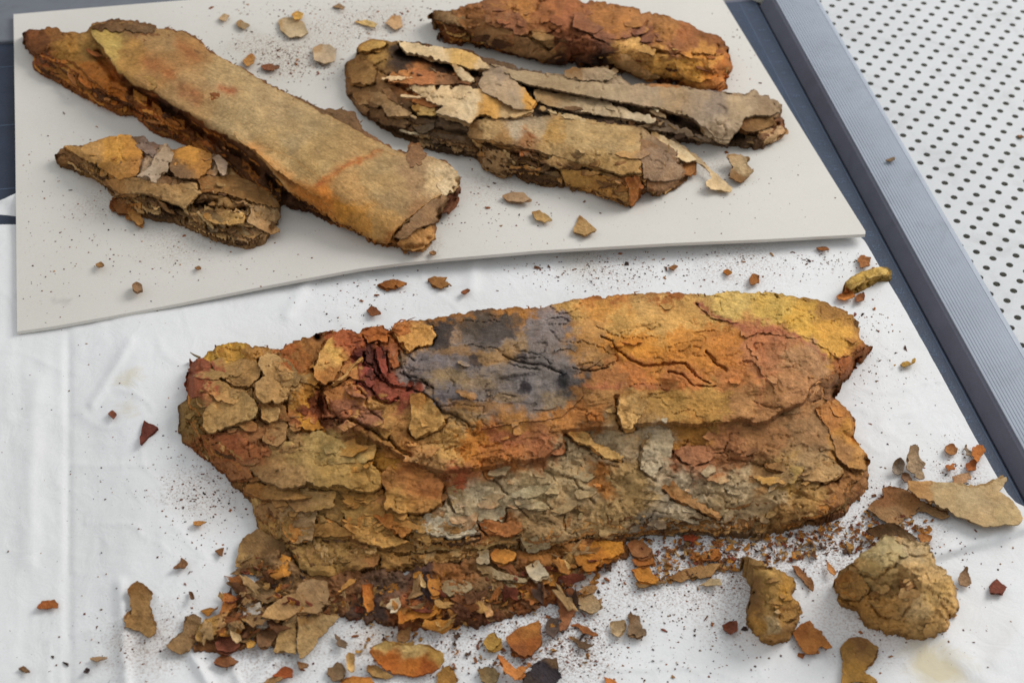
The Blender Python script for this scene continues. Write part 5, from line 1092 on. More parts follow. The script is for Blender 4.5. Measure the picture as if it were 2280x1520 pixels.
# rolled bundle in the middle of the board
ro_out = [(1022, 285), (1040, 275), (1100, 255), (1160, 250), (1250, 258), (1330, 268), (1420, 280), (1450, 300), (1480, 318), (1502, 332), (1520, 360), (1532, 395), (1502, 420), (1470, 432), (1440, 428), (1428, 440), (1402, 460), (1380, 452), (1320, 432), (1250, 417), (1170, 402), (1130, 392), (1080, 378), (1056, 352), (1050, 325), (1030, 305)]
ro_h = [(1022, 288, 5), (1056, 352, 1.5), (1080, 378, 1), (1170, 402, 1), (1320, 432, 1), (1400, 460, 1.5), (1470, 432, 1.5), (1530, 395, 2), (1040, 276, 11), (1160, 251, 11), (1330, 268, 11), (1450, 300, 10), (1500, 332, 8), (1060, 310, 12), (1150, 300, 17), (1300, 315, 17), (1400, 340, 16), (1160, 340, 12), (1280, 365, 12), (1380, 395, 12), (1460, 370, 12), (1100, 350, 8), (1250, 390, 7), (1350, 425, 7)]
ro_c = [(1040, 290, (140, 105, 60)), (1090, 285, (168, 140, 92)), (1150, 285, (168, 156, 128)), (1120, 300, (172, 128, 68)), (1170, 310, (150, 92, 46)), (1230, 300, (172, 132, 62)), (1200, 290, (168, 150, 116)), (1280, 300, (170, 146, 98)), (1340, 310, (172, 146, 98)), (1400, 320, (166, 140, 92)), (1340, 370, (172, 138, 82)), (1250, 345, (172, 142, 92)), (1440, 340, (128, 108, 84)), (1480, 370, (130, 108, 84)), (1500, 400, (120, 90, 62)), (1200, 370, (98, 72, 44)), (1280, 385, (104, 74, 42)), (1350, 400, (112, 78, 42)), (1100, 350, (148, 122, 86)), (1300, 420, (168, 126, 62)), (1400, 430, (160, 110, 50)), (1420, 420, (140, 86, 40)), (1130, 370, (112, 84, 52))]
RO = Bundle('parchment_bundle', 'tan rolled parchment bundle with a flat grey top, frontmost in the middle of the board', 'parchment bundle', ro_out, ro_h, board_z, ro_c, M_LONG, 2.6, GB, 503, 0.7, 0.4, 0.4, 1.1,
    [([(1140, 340), (1250, 378), (1380, 402)], 5, 4), ([(1160, 365), (1260, 398), (1330, 412)], 3, 3), ([(1060, 315), (1130, 335)], 3, 3), ([(1428, 300), (1420, 350), (1428, 400)], 2.5, 2)], 3.6, 12, ((160, 120, 66), (112, 82, 48), (90, 64, 40), (176, 140, 84)))
O_ = RO.plate
O_([(1035, 286), (1100, 268), (1200, 260), (1330, 274), (1420, 286), (1426, 320), (1428, 385), (1385, 388), (1330, 372), (1250, 352), (1160, 326), (1080, 312), (1045, 308)], [(1045, 292, (150, 118, 72)), (1090, 285, (166, 140, 94)), (1150, 285, (166, 154, 128)), (1120, 302, (160, 124, 74)), (1175, 308, (150, 108, 66)), (1230, 300, (168, 134, 74)), (1200, 285, (164, 148, 116)), (1280, 300, (168, 146, 100)), (1340, 310, (170, 146, 98)), (1400, 320, (164, 140, 94)), (1340, 365, (168, 138, 84)), (1250, 340, (170, 142, 92)), (1400, 375, (160, 128, 76))], lift=(1.0, 1.6), d=(0, 1), thick=.8)
O_([(1424, 308), (1455, 318), (1492, 345), (1522, 380), (1515, 400), (1480, 405), (1436, 396), (1426, 360)], (134, 112, 88), lift=(1.2, 1.2), d=(1, .5))
O_([(1440, 395), (1490, 392), (1528, 396), (1500, 418), (1468, 430), (1442, 424)], (124, 94, 64), lift=(.8, 1.2), d=(0, 1))
O_([(1062, 338), (1110, 332), (1140, 346), (1152, 378), (1122, 393), (1075, 374)], (154, 126, 86), lift=(1.4, 1.2), d=(0, 1), curl=-1.2)
O_([(1240, 372), (1300, 382), (1370, 398), (1402, 402), (1420, 430), (1404, 456), (1335, 434), (1262, 412)], [(1280, 395, (172, 132, 66)), (1350, 415, (168, 122, 56)), (1400, 430, (176, 136, 76))], lift=(1.2, .6), d=(0, 1), curl=-.5, thick=.8, name='rolled_edge')
O_([(1390, 395), (1412, 388), (1425, 410), (1422, 440), (1406, 458), (1398, 430)], (152, 96, 44), lift=(2.4, .6), d=(1, 0), name='rolled_edge')
RO.body(edge=(90, 62, 34))
RO.laminae(1040, 1530, [1.0, 2.0, 3.0, 4.0, 5.2, 6.4, 7.8, 9.4, 11], 3, 6.5, 18, .06)

scraps(RU, 34, RU.zb, 7, 22, (.9, 1.5))
scraps(CL, 30, CL.zb, 6, 16, (.9, 1.6))
scraps(GY, 34, GY.zb, 7, 20, (.8, 1.5))
scraps(RO, 16, RO.zb, 6, 14, (.8, 1.4), ((1060, 320), (1430, 450)))
LF = [(80, 122), (205, 112), (295, 205), (415, 270), (515, 330), (640, 445), (735, 497), (690, 470), (560, 430), (390, 312), (300, 260), (140, 190)]
scraps(LONG, 34, LONG.zb, 4, 9, (.6, 1.4), None, .48, (3, 6), 'layer', LF, None, ((170, 104, 36), (130, 78, 32), (186, 124, 48), (96, 60, 32), (150, 98, 48)))

scraps(RU, 16, RU.zb, 20, 44, (1.0, 2.2), None, .25, (1.3, 2.2), 'layer')
scraps(GY, 10, GY.zb, 16, 34, (1.0, 2.0), ((780, 140), (1100, 330)), .3, (1.3, 2.2), 'layer')
scraps(RO, 8, RO.zb, 14, 28, (1.0, 1.8), ((1060, 330), (1430, 450)), .25, (1.5, 2.4), 'layer')
scraps(CL, 8, CL.zb, 14, 30, (1.0, 2.0), ((240, 400), (620, 540)), .3, (1.4, 2.2), 'layer')

GP = ((176, 160, 128), (150, 130, 98), (110, 86, 58), (196, 178, 140), (84, 64, 46), (160, 124, 72))
scraps(GY, 30, GY.zb, 5, 10, (.8, 2.6), ((860, 150), (1500, 330)), .27, (3, 7), 'layer', None, M_PALE, GP)
scraps(RO, 14, RO.zb, 4, 8, (.6, 1.6), None, .3, (3, 6), 'layer', [(1060, 330), (1150, 335), (1300, 372), (1430, 395), (1420, 440), (1300, 420), (1150, 392), (1070, 370)], None, ((160, 120, 66), (104, 76, 46), (178, 144, 92)))
scraps(CL, 22, CL.zb, 4, 9, (.6, 1.8), ((260, 425), (620, 540)), .42, (2.5, 6), 'layer', None, None, ((172, 142, 92), (120, 92, 58), (88, 64, 42), (190, 162, 112)))
scraps(RU, 20, RU.zb, 4, 9, (.6, 1.6), None, .28, (3, 6), 'layer', [(1000, 60), (1100, 85), (1250, 120), (1400, 130), (1620, 130), (1610, 195), (1400, 165), (1200, 135), (1000, 92)], None, ((180, 126, 54), (120, 76, 40), (188, 150, 84), (92, 58, 34)))

scraps(LONG, 16, LONG.zb, 7, 16, (2.0, 4.0), None, -.9, (1.6, 3.2), 'layer', [(905, 535), (1000, 425), (1024, 415), (1015, 445), (985, 480), (968, 528), (945, 550), (905, 552)], None, ((150, 112, 70), (112, 76, 50), (176, 146, 102), (132, 96, 60)))
scraps(LONG, 8, LONG.zb, 6, 12, (1.5, 3.0), None, .5, (2, 4), 'layer', [(880, 335), (940, 322), (1000, 360), (1005, 395), (960, 380)], None, ((150, 122, 84), (120, 90, 60)))

# ------------------------------------------------------------------ loose flakes, each a thing of its own
def flake(poly, col, label, sup=paper_z, cat='flake', name='parchment_flake', group=None, h=0.4, lift=1.6, d=(0.4, 1), curl=0.9, thick=0.4, amp=3.2, mat=None, seed=None, tilt=0.0, step=2.4, edge=None):
    P = np.asarray(poly, float); c = P.mean(0)
    sd = seed if seed is not None else int(c[0] * 5 + c[1] * 3) % 991
    dn = np.array(d, float); dn /= np.hypot(*dn)
    pr = P @ dn; a, b = pr.min(), pr.max()
    pc = P @ np.array([-dn[1], dn[0]]); ca_, cb_ = pc.min(), pc.max()
    def zf(u, v):
        t = np.clip((u * dn[0] + v * dn[1] - a) / (b - a), -.1, 1.1)
        x = ((-u * dn[1] + v * dn[0]) - ca_) / (cb_ - ca_) * 2 - 1
        z = sup(u, v) + h + thick + lift * t * t + max(0, curl) * x * x + min(0, curl) * (x * x - 1) + tilt * (x + 1)
        wu = u + 3 * fbm(u / 9, v / 8, 2, sd); wv = v + 3 * fbm(u / 9, v / 8, 2, sd + 2)
        L = (fbm(wu / 32, wv / 24, 3, sd + 4) + 1) * 3; f = L - np.floor(L)
        z = z + 0.16 * (np.floor(L) - 3 + smooth(0, .14, f)) + 0.35 * fbm(u / 20, v / 16, 3, sd + 8)
        return np.maximum(z, sup(u, v) + thick + 0.05)
    if isinstance(col, list): cf = CMAP(col, 8, seed=sd, var=.16)
    else:
        k = np.array(col, float)
        cf = CMAP([(c[0], c[1], tuple(k)), (P[:, 0].min(), P[:, 1].min(), tuple(k * (.9, .82, .7))), (P[:, 0].max(), P[:, 1].max(), tuple(np.clip(k * (1.06, 1.08, 1.1), 0, 255)))], 16, seed=sd, var=.18)
    o = relief(name, P, zf, cf, mat or M_CHIP, None, step, amp, sd, thick, edge_tint=edge, edge_w=3.0, side_tint=.6, loc=tuple(wp1(c[0], c[1], float(sup(np.array([c[0]]), np.array([c[1]]))[0]))))
    if o is None: print('flake lost', label); return
    ar = abs((P[:, 0] * np.roll(P[:, 1], -1) - P[:, 1] * np.roll(P[:, 0], -1)).sum()) / 2
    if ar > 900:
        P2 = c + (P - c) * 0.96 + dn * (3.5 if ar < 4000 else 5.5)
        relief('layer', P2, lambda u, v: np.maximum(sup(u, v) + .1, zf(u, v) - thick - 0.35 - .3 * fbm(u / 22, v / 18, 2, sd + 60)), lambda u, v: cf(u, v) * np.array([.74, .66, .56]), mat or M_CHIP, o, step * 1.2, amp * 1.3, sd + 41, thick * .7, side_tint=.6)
    return tag(o, label, cat, group)
Y10 = lambda *p: Z(350, 1120, 3.508, *p)
Y11 = lambda *p: Z(950, 1120, 3.508, *p)
Y12 = lambda *p: Z(1550, 940, 2.6205, *p)
Y9 = lambda *p: Z(0, 760, 2, *p)
GF = 'loose flakes on the white paper'
F_ = lambda p, c, l, **k: flake(p, c, l, group=GF, **k)
heap_c = [(560, 1230, (132, 102, 64)), (640, 1320, (150, 116, 74)), (780, 1320, (130, 88, 52)), (860, 1300, (100, 76, 58)), (920, 1340, (150, 88, 46)), (1000, 1300, (140, 92, 46)), (1100, 1300, (128, 96, 58)), (1250, 1250, (150, 100, 44)), (1200, 1330, (140, 84, 44)), (1050, 1370, (100, 62, 40)), (700, 1360, (130, 100, 64)), (500, 1420, (132, 90, 52)), (1350, 1230, (130, 84, 44)), (950, 1310, (70, 56, 56)), (820, 1350, (84, 66, 58))]
HB = Bundle('debris_heap', 'low heap of crumbled brown debris in front of the big bundle, under the loose flakes', 'debris', [(540, 1200), (600, 1215), (680, 1270), (850, 1268), (1000, 1250), (1150, 1222), (1300, 1200), (1390, 1196), (1398, 1235), (1340, 1265), (1300, 1290), (1240, 1310), (1290, 1325), (1280, 1345), (1200, 1352), (1110, 1375), (1040, 1392), (960, 1402), (880, 1392), (800, 1378), (745, 1368), (690, 1400), (640, 1440), (560, 1430), (500, 1452), (430, 1440), (440, 1410), (500, 1360), (540, 1310), (590, 1280), (530, 1250)],
    [(600, 1225, 2.2), (700, 1285, 2.6), (900, 1270, 3), (1100, 1240, 3), (1300, 1210, 2.6), (1390, 1200, 1.2), (1300, 1285, .8), (1200, 1345, .6), (1050, 1385, .6), (960, 1398, .6), (800, 1370, .6), (640, 1430, .5), (430, 1435, .3), (520, 1410, .8), (900, 1340, 2.4), (1050, 1330, 2.4), (1200, 1290, 2.0), (700, 1340, 1.8), (550, 1330, .6)], paper_z, heap_c, M_CHIP, 2.4, None, 903, 1.3, 1.5, .5, .1, (), 9.0, 22, ((150, 115, 65),), var=.3)
HB.body(edge=(96, 60, 32)); tag(HB.root, kind='stuff')
# --- heap in front of the left part of the large bundle
F_(Y10((640, 330), (690, 250), (780, 200), (900, 250), (1010, 330), (1060, 430), (1080, 560), (1060, 650), (960, 700), (860, 640), (760, 560), (680, 530), (610, 490), (620, 430)), [(560, 1220, (130, 102, 62)), (540, 1245, (152, 122, 72)), (600, 1240, (112, 86, 52)), (640, 1270, (92, 70, 46)), (610, 1290, (128, 98, 58))], 'large dark tan flake sticking out from under the lower left end of the big bundle', h=1.0, lift=2.0, d=(.6, -1), amp=3.5)
F_(Y10((530, 612), (640, 600), (760, 620), (900, 660), (960, 705), (955, 745), (860, 785), (700, 722), (610, 690), (560, 640)), (142, 114, 76), 'long brown flake left of the heap, below the dark tan flake', h=1.4, lift=1.2)
F_(Y10((815, 880), (880, 800), (960, 740), (1090, 700), (1110, 640), (1200, 585), (1330, 600), (1355, 700), (1320, 790), (1290, 850), (1100, 855), (1000, 910), (870, 905)), [(640, 1340, (160, 128, 84)), (700, 1310, (150, 122, 84)), (600, 1370, (172, 138, 88))], 'broad tan flake on the heap just under the front edge of the big bundle', h=4.0, lift=2.0, d=(-.3, 1), amp=3.2)
F_(Y10((1100, 872), (1200, 862), (1300, 862), (1425, 882), (1370, 950), (1290, 1030), (1240, 1100), (1190, 1170), (1115, 1222), (1090, 1120), (1092, 1000)), (162, 136, 90), 'pointed tan flake hanging below the broad tan flake on the heap', h=2.4, lift=1.0, d=(0, -1), amp=2.2)
F_(Y10((985, 905), (1075, 895), (1092, 1000), (1088, 1180), (1020, 1182), (965, 1172), (905, 1160), (930, 1080), (950, 1010)), (158, 130, 82), 'upright tan flake left of the pointed flake, split from it by a dark gap', h=2.0, lift=1.0, d=(0, -1))
F_(Y10((75, 1115), (130, 1060), (200, 1000), (225, 885), (290, 858), (350, 890), (310, 1000), (315, 1080), (245, 1150), (180, 1182), (110, 1140)), (132, 106, 70), 'dull brown flake at the far left tip of the heap', h=.5, lift=1.4, d=(-1, -.5))
F_(Y10((300, 1045), (340, 935), (410, 890), (485, 868), (522, 700), (600, 722), (605, 800), (540, 870), (535, 950), (455, 1020), (385, 1060), (330, 1102)), [(480, 1350, (178, 112, 48)), (500, 1325, (182, 110, 48)), (470, 1390, (172, 134, 68)), (445, 1410, (178, 142, 78)), (495, 1390, (180, 142, 90))], 'ochre flake with orange upper tip at the left end of the heap', h=2.0, lift=2.2, d=(1, -.4), curl=1.2)
F_(Y10((610, 870), (640, 810), (700, 762), (800, 772), (832, 862), (905, 922), (860, 970), (790, 980), (700, 942), (650, 900)), (176, 176, 168), 'pale blue grey flake among the brown flakes at the left of the heap', h=1.6, lift=1.6, mat=M_PALE)
F_(Y10((440, 1082), (470, 1030), (522, 1008), (602, 1050), (640, 1100), (600, 1150), (548, 1172), (470, 1142)), (122, 70, 52), 'red brown flake at the bottom of the left end of the heap', h=1.0, lift=1.6)
F_(Y10((560, 918), (640, 930), (720, 960), (805, 1000), (760, 1040), (700, 1062), (640, 1048), (600, 1000)), (112, 92, 54), 'dark olive flake under the pale blue grey flake', h=.8, lift=.8)
F_(Y10((545, 905), (572, 930), (600, 1000), (650, 1040), (655, 1070), (615, 1088), (585, 1040), (560, 980)), (192, 166, 120), 'slender cream splinter between the olive and red brown flakes', h=3.0, lift=1.0, curl=.8)
F_(Y10((690, 1085), (720, 1058), (765, 1085), (750, 1122), (700, 1128)), (196, 150, 66), 'small bright yellow flake below the olive flake', h=1.2)
F_(Y10((800, 960), (900, 920), (955, 960), (920, 1060), (860, 1130), (800, 1120), (770, 1040)), (124, 92, 62), 'brown flake leaning beside the upright tan flake', h=1.4)
F_(Y10((440, 1240), (500, 1180), (580, 1185), (640, 1220), (600, 1260), (520, 1270)), (128, 82, 48), 'ragged brown flake lying below the red brown flake', h=.4)
F_(Y10((1090, 1230), (1150, 1245), (1192, 1262), (1170, 1290), (1110, 1285)), (140, 104, 68), 'small brown flake below the point of the tan flake', h=.3)
F_(Y10((905, 1345), (960, 1290), (1000, 1268), (1060, 1300), (1062, 1362), (1000, 1368)), (158, 82, 40), 'rust red flake near the bottom edge, left of the curled orange flake', h=.5, lift=1.6)
F_(Y10((780, 1420), (850, 1370), (930, 1340), (980, 1360), (930, 1420)), (142, 110, 70), 'brown flake cut by the bottom edge of view, beside the rust red flake', h=.3)
F_(Y10((1600, 640), (1672, 642), (1690, 740), (1692, 830), (1640, 862), (1612, 780)), (182, 112, 36), 'upright orange sliver on the heap', h=4.0, lift=1.0, d=(0, -1))
F_(Y10((1405, 690), (1440, 640), (1500, 590), (1560, 580), (1550, 610), (1480, 660), (1430, 700)), (178, 128, 60), 'slim tan stick on the heap left of the orange sliver', h=4.0)
F_(Y10((1790, 800), (1830, 740), (1890, 730), (1900, 790), (1870, 850), (1820, 862)), (188, 176, 148), 'pale grey chip leaning on the big orange flake of the heap', h=3.5, lift=1.5, mat=M_PALE)
F_(Y10((1890, 842), (1960, 812), (2060, 806), (2150, 822), (2182, 762), (2240, 782), (2200, 850), (2105, 902), (1980, 900), (1890, 935)), (186, 120, 34), 'big orange flake in the middle of the heap', h=3.6, lift=2.0, amp=3.5)
F_(Y10((2040, 560), (2065, 540), (2085, 600), (2105, 660), (2070, 650), (2045, 610)), (202, 172, 118), 'tiny cream blade standing on the heap', h=5, lift=1)
F_(Y10((2110, 560), (2190, 540), (2220, 640), (2200, 720), (2150, 740), (2120, 660)), (178, 118, 44), 'orange tan flake right of the cream blade', h=4.2, lift=1.4)
F_(Y10((1655, 1150), (1690, 1105), (1780, 1082), (1900, 1108), (2000, 1106), (2110, 1112), (2235, 1168), (2250, 1222), (2210, 1280), (2150, 1322), (1990, 1352), (1830, 1322), (1740, 1270), (1690, 1210)), [(850, 1430, (205, 178, 108)), (920, 1440, (208, 182, 116)), (980, 1455, (200, 160, 80)), (860, 1465, (178, 100, 30)), (920, 1480, (188, 112, 36)), (830, 1450, (182, 110, 44)), (950, 1490, (160, 84, 26))], 'curled orange flake with a pale yellow rim near the bottom edge', h=1.0, lift=5.0, d=(0, -1), curl=2.5, thick=.8, amp=2.6)
F_(Y10((1375, 1010), (1410, 1020), (1462, 1062), (1502, 1102), (1480, 1142), (1430, 1140), (1395, 1095)), (118, 98, 76), 'grey brown flake left of the curled orange flake', h=.8, lift=2.0)
F_(Y10((1480, 1190), (1505, 1165), (1532, 1172), (1538, 1300), (1515, 1320), (1488, 1290)), (192, 160, 102), 'pale curled sliver left of the curled orange flake', h=1.6, lift=1, curl=1.5)
F_(Y10((1640, 1255), (1722, 1270), (1790, 1310), (1840, 1352), (1780, 1372), (1700, 1350), (1645, 1310)), (176, 140, 82), 'tan flake tucked under the curled orange flake', h=.8, lift=.6)
F_(Y10((1330, 1280), (1420, 1230), (1480, 1300), (1450, 1370), (1370, 1380), (1320, 1330)), (122, 100, 72), 'grey brown flake at the bottom, left of the pale sliver', h=.4)
F_(Y10((1430, 1380), (1520, 1350), (1660, 1360), (1700, 1420), (1560, 1440), (1440, 1430)), (182, 118, 44), 'orange flake at the bottom edge under the pale sliver', h=.4)
F_(Y10((1880, 1000), (1940, 950), (1985, 975), (1980, 1040), (1930, 1080), (1870, 1070)), (128, 94, 56), 'brown flake above the curled orange flake', h=.4)
# --- heap in front of the middle
F_(Y11((1130, 335), (1180, 290), (1255, 270), (1400, 292), (1530, 300), (1545, 380), (1470, 420), (1380, 452), (1300, 520), (1245, 532), (1190, 490), (1140, 420)), [(1300, 1220, (180, 118, 30)), (1360, 1215, (184, 122, 28)), (1280, 1215, (110, 66, 28)), (1340, 1240, (172, 108, 26))], 'broad amber flake under the front edge of the big bundle', h=2.4, lift=2.2, amp=3.2)
F_(Y11((770, 492), (820, 460), (872, 430), (925, 500), (962, 562), (900, 590), (848, 612), (800, 560)), (172, 162, 134), 'square grey flake on the heap left of the amber flake', h=4.2, lift=1.5, mat=M_PALE)
F_(Y11((390, 475), (470, 470), (560, 530), (690, 560), (800, 600), (760, 625), (640, 605), (520, 580), (430, 550)), (150, 134, 100), 'long grey tan strip across the heap left of the square flake', h=3.6, lift=1.6)
F_(Y11((500, 400), (520, 360), (610, 350), (700, 390), (680, 440), (590, 470), (510, 440)), (184, 124, 46), 'orange flake on the heap below the orange patch of the bundle edge', h=4.2, lift=1.4)
F_(Y11((395, 380), (480, 360), (500, 460), (480, 480), (400, 470)), (160, 148, 118), 'small grey block on the heap left of the orange flake', h=4.4, lift=1.0)
F_(Y11((110, 620), (200, 590), (330, 610), (380, 650), (300, 710), (180, 720), (120, 680)), (150, 136, 104), 'grey flake on the heap above the dark gap', h=3.6, lift=1.4)
F_(Y11((500, 610), (580, 600), (700, 640), (705, 700), (600, 710), (520, 690)), (168, 150, 112), 'pale tan flake on the heap below the grey tan strip', h=2.6, lift=1.2)
F_(Y11((380, 655), (450, 640), (480, 760), (520, 870), (470, 890), (430, 800)), (180, 138, 90), 'upright tan splinter at the front of the heap', h=2.4, lift=1.0)
F_(Y11((740, 640), (830, 600), (930, 640), (920, 740), (820, 790), (740, 740)), (150, 92, 44), 'crumbled rust flake at the front right of the heap', h=2.0, lift=1.2)
F_(Y11((1030, 440), (1080, 430), (1140, 490), (1110, 530), (1060, 500)), (186, 156, 96), 'small pale strip left of the amber flake', h=3.2, lift=1.4)
F_(Y11((1120, 560), (1170, 510), (1240, 530), (1260, 550), (1190, 575)), (176, 164, 134), 'little cream flake below the amber flake', h=1.2)
F_(Y11((920, 600), (1000, 540), (1070, 560), (1120, 620), (1050, 650), (960, 640)), (184, 126, 44), 'orange flake at the right foot of the heap', h=1.6, lift=1.4)
F_(Y11((1565, 310), (1620, 285), (1685, 292), (1770, 362), (1740, 410), (1690, 432), (1600, 402)), (146, 98, 58), 'brown flake right of the broad amber flake', h=.8, lift=1.2)
F_(Y11((1600, 440), (1660, 400), (1770, 420), (1790, 470), (1700, 490), (1630, 480)), (156, 96, 38), 'rust flake below the brown flake right of the amber one', h=.6)
F_(Y11((1580, 500), (1640, 490), (1740, 502), (1812, 592), (1790, 620), (1700, 622), (1640, 600)), (182, 120, 36), 'orange flake with dark left end, right foot of the debris', h=.8, lift=1.4)
F_(Y11((1640, 620), (1720, 600), (1850, 600), (1900, 580), (1860, 630), (1740, 650), (1660, 655)), (120, 94, 56), 'olive brown sliver along the lower rim of the debris', h=.3)
F_(Y11((1890, 582), (2000, 520), (2100, 490), (2220, 470), (2300, 470), (2210, 570), (2100, 590), (1980, 605)), (150, 114, 68), 'long tan strip on the white paper right of the debris', h=.5, lift=.8)
F_(Y11((2120, 640), (2200, 585), (2290, 590), (2300, 630), (2200, 645)), (168, 152, 116), 'pale sliver left of the small upright lump', h=.4)
F_(Y11((2060, 420), (2120, 390), (2210, 360), (2290, 350), (2290, 420), (2200, 440), (2120, 450)), (160, 96, 34), 'rust orange flake under the right part of the bundle front', h=.6, lift=1.4)
F_(Y11((2000, 255), (2080, 235), (2130, 260), (2080, 295), (2010, 285)), (140, 58, 30), 'dark red chip against the bundle front edge', h=.5)
F_(Y11((1015, 735), (1060, 680), (1120, 660), (1182, 702), (1165, 830), (1120, 920), (1080, 1000), (1042, 992), (1030, 860)), (142, 92, 60), 'long reddish brown flake pointing down, right of the heap', h=.8, lift=2.0, d=(1, -.4), curl=1.2)
F_(Y11((1170, 760), (1200, 715), (1290, 700), (1330, 740), (1364, 800), (1330, 840), (1280, 855), (1200, 820)), (158, 138, 104), 'grey tan flake touching the reddish brown pointed flake', h=1.0, lift=1.4)
F_(Y11((1180, 690), (1240, 640), (1310, 620), (1350, 650), (1310, 695), (1240, 710)), (150, 114, 72), 'brown flake above the grey tan flake', h=.8, lift=1.0)
F_(Y11((620, 1050), (680, 1000), (740, 962), (820, 930), (880, 912), (895, 1000), (905, 1060), (860, 1130), (830, 1182), (760, 1202), (690, 1160), (650, 1120)), [(1150, 1410, (150, 92, 36)), (1180, 1400, (160, 104, 44)), (1160, 1440, (128, 74, 34)), (1190, 1430, (140, 80, 30))], 'crumbly rust brown flake near the bottom, right of the yellowish one', h=.8, lift=2.0, amp=3.5)
F_(Y11((448, 1080), (480, 1030), (522, 1010), (592, 1050), (590, 1100), (565, 1135), (480, 1150)), (166, 132, 58), 'rounded olive yellow flake left of the crumbly rust flake', h=.8, lift=1.4)
F_(Y11((740, 1390), (800, 1300), (850, 1240), (920, 1208), (1012, 1222), (1040, 1290), (1055, 1352), (1010, 1400), (1000, 1500), (760, 1500)), [(1200, 1490, (62, 58, 64)), (1240, 1500, (56, 52, 58)), (1170, 1510, (70, 62, 58)), (1240, 1470, (112, 88, 62))], 'blackened flake cut by the bottom edge of view', h=1.2, lift=2.4, d=(0, -1))
F_(Y11((550, 1182), (600, 1188), (640, 1230), (692, 1282), (760, 1258), (825, 1230), (790, 1300), (740, 1352), (692, 1375), (600, 1302)), (192, 122, 58), 'folded orange flake left of the blackened flake', h=1.8, lift=2.2, curl=2.0)
F_(Y11((400, 1300), (450, 1275), (522, 1270), (562, 1342), (540, 1400), (480, 1422), (420, 1380)), (126, 110, 76), 'grey olive flake at the bottom edge left of the folded orange flake', h=.5)
F_(Y11((80, 1330), (120, 1290), (180, 1260), (242, 1352), (230, 1440), (220, 1500), (70, 1500)), (160, 118, 54), 'ochre flake at the bottom edge right of the curled orange flake', h=.6, lift=1.8)
F_(Y11((930, 950), (970, 890), (1020, 900), (1030, 980), (990, 1040), (940, 1020)), (88, 74, 66), 'dark grey flake beside the reddish brown pointed flake', h=.5, lift=1.5)
F_(Y11((1125, 950), (1180, 925), (1262, 962), (1300, 1000), (1352, 1012), (1340, 1040), (1260, 1020), (1180, 1005)), (142, 88, 46), 'curved rust brown flake below the grey tan flake', h=.5, lift=1.6)
F_(Y11((1130, 1070), (1170, 1060), (1250, 1095), (1300, 1105), (1230, 1140), (1190, 1120)), (96, 76, 56), 'dark curved sliver below the curved rust flake', h=.4)
F_(Y11((1435, 925), (1480, 912), (1545, 915), (1552, 980), (1495, 1045), (1440, 1010)), (178, 158, 122), 'beige curled flake alone on the paper, left half of a pair', h=.8, lift=1.8, d=(1, 0), curl=1.4)
F_(Y11((1562, 842), (1590, 850), (1662, 880), (1665, 940), (1722, 1002), (1700, 1030), (1640, 1052), (1570, 1022), (1580, 940)), (126, 106, 82), 'grey brown ragged flake, right half of a pair on the paper', h=.5, lift=1.6)
F_(Y11((1380, 1350), (1410, 1360), (1490, 1400), (1560, 1450), (1480, 1450), (1400, 1400)), (172, 106, 46), 'orange brown sliver at the bottom edge right of the blackened flake', h=.3)
# --- right side
F_(Y12((560, 832), (600, 840), (650, 890), (690, 950), (682, 980), (640, 950), (610, 910)), (138, 96, 58), 'brown leaf shaped flake between the two lumps', h=.5, lift=1.0)
F_(Y12((745, 785), (775, 810), (822, 875), (805, 892), (765, 860)), (178, 122, 66), 'tan stick left of the large round lump', h=1.0)
F_(Y12((560, 1222), (610, 1180), (662, 1150), (690, 1195), (732, 1212), (770, 1270), (802, 1312), (760, 1320), (722, 1310), (705, 1352), (682, 1352), (640, 1342), (600, 1290)), (162, 106, 48), 'star shaped orange flake at the foot of the small upright lump', h=.6, lift=1.6)
F_(Y12((840, 1310), (890, 1250), (950, 1245), (1002, 1262), (1060, 1312), (1035, 1392), (985, 1450), (1062, 1500), (1040, 1520), (960, 1515), (850, 1520), (855, 1400)), [(1880, 1440, (140, 106, 52)), (1920, 1430, (128, 94, 54)), (1940, 1450, (150, 116, 62)), (1900, 1500, (160, 122, 54))], 'olive brown flake below the large round lump at the bottom edge', h=.5, lift=1.8)
F_(Y12((150, 1180), (180, 1165), (240, 1152), (243, 1215), (202, 1238), (165, 1215)), (124, 70, 52), 'red brown chip left of the small upright lump', h=.4)
F_(Y12((1705, 955), (1725, 925), (1752, 905), (1790, 935), (1818, 960), (1785, 998), (1715, 992)), (118, 64, 52), 'round dark red chip right of the large lump', h=.6, lift=1.5)
F_(Y12((1528, 905), (1555, 870), (1580, 845), (1600, 890), (1615, 935), (1580, 958), (1540, 940)), (142, 116, 88), 'grey brown chip standing right of the large lump', h=1.2, lift=2.2, d=(0, -1))
F_(Y12((1235, 342), (1320, 340), (1400, 345), (1500, 355), (1600, 370), (1690, 352), (1812, 308), (1812, 350), (1762, 400), (1832, 442), (1875, 500), (1912, 560), (1882, 592), (1790, 592), (1690, 602), (1620, 582), (1560, 560), (1490, 525), (1420, 492), (1360, 465), (1300, 440), (1245, 395)), [(2060, 1085, (172, 132, 80)), (2100, 1100, (172, 152, 110)), (2160, 1110, (174, 156, 116)), (2220, 1090, (170, 150, 110)), (2240, 1150, (172, 154, 112)), (2180, 1150, (168, 148, 108))], 'large beige flake near the trimmer edge at the right', h=3.0, lift=3.0, d=(-1, -.2), curl=.8, amp=3.0, mat=M_PALE, thick=.6)
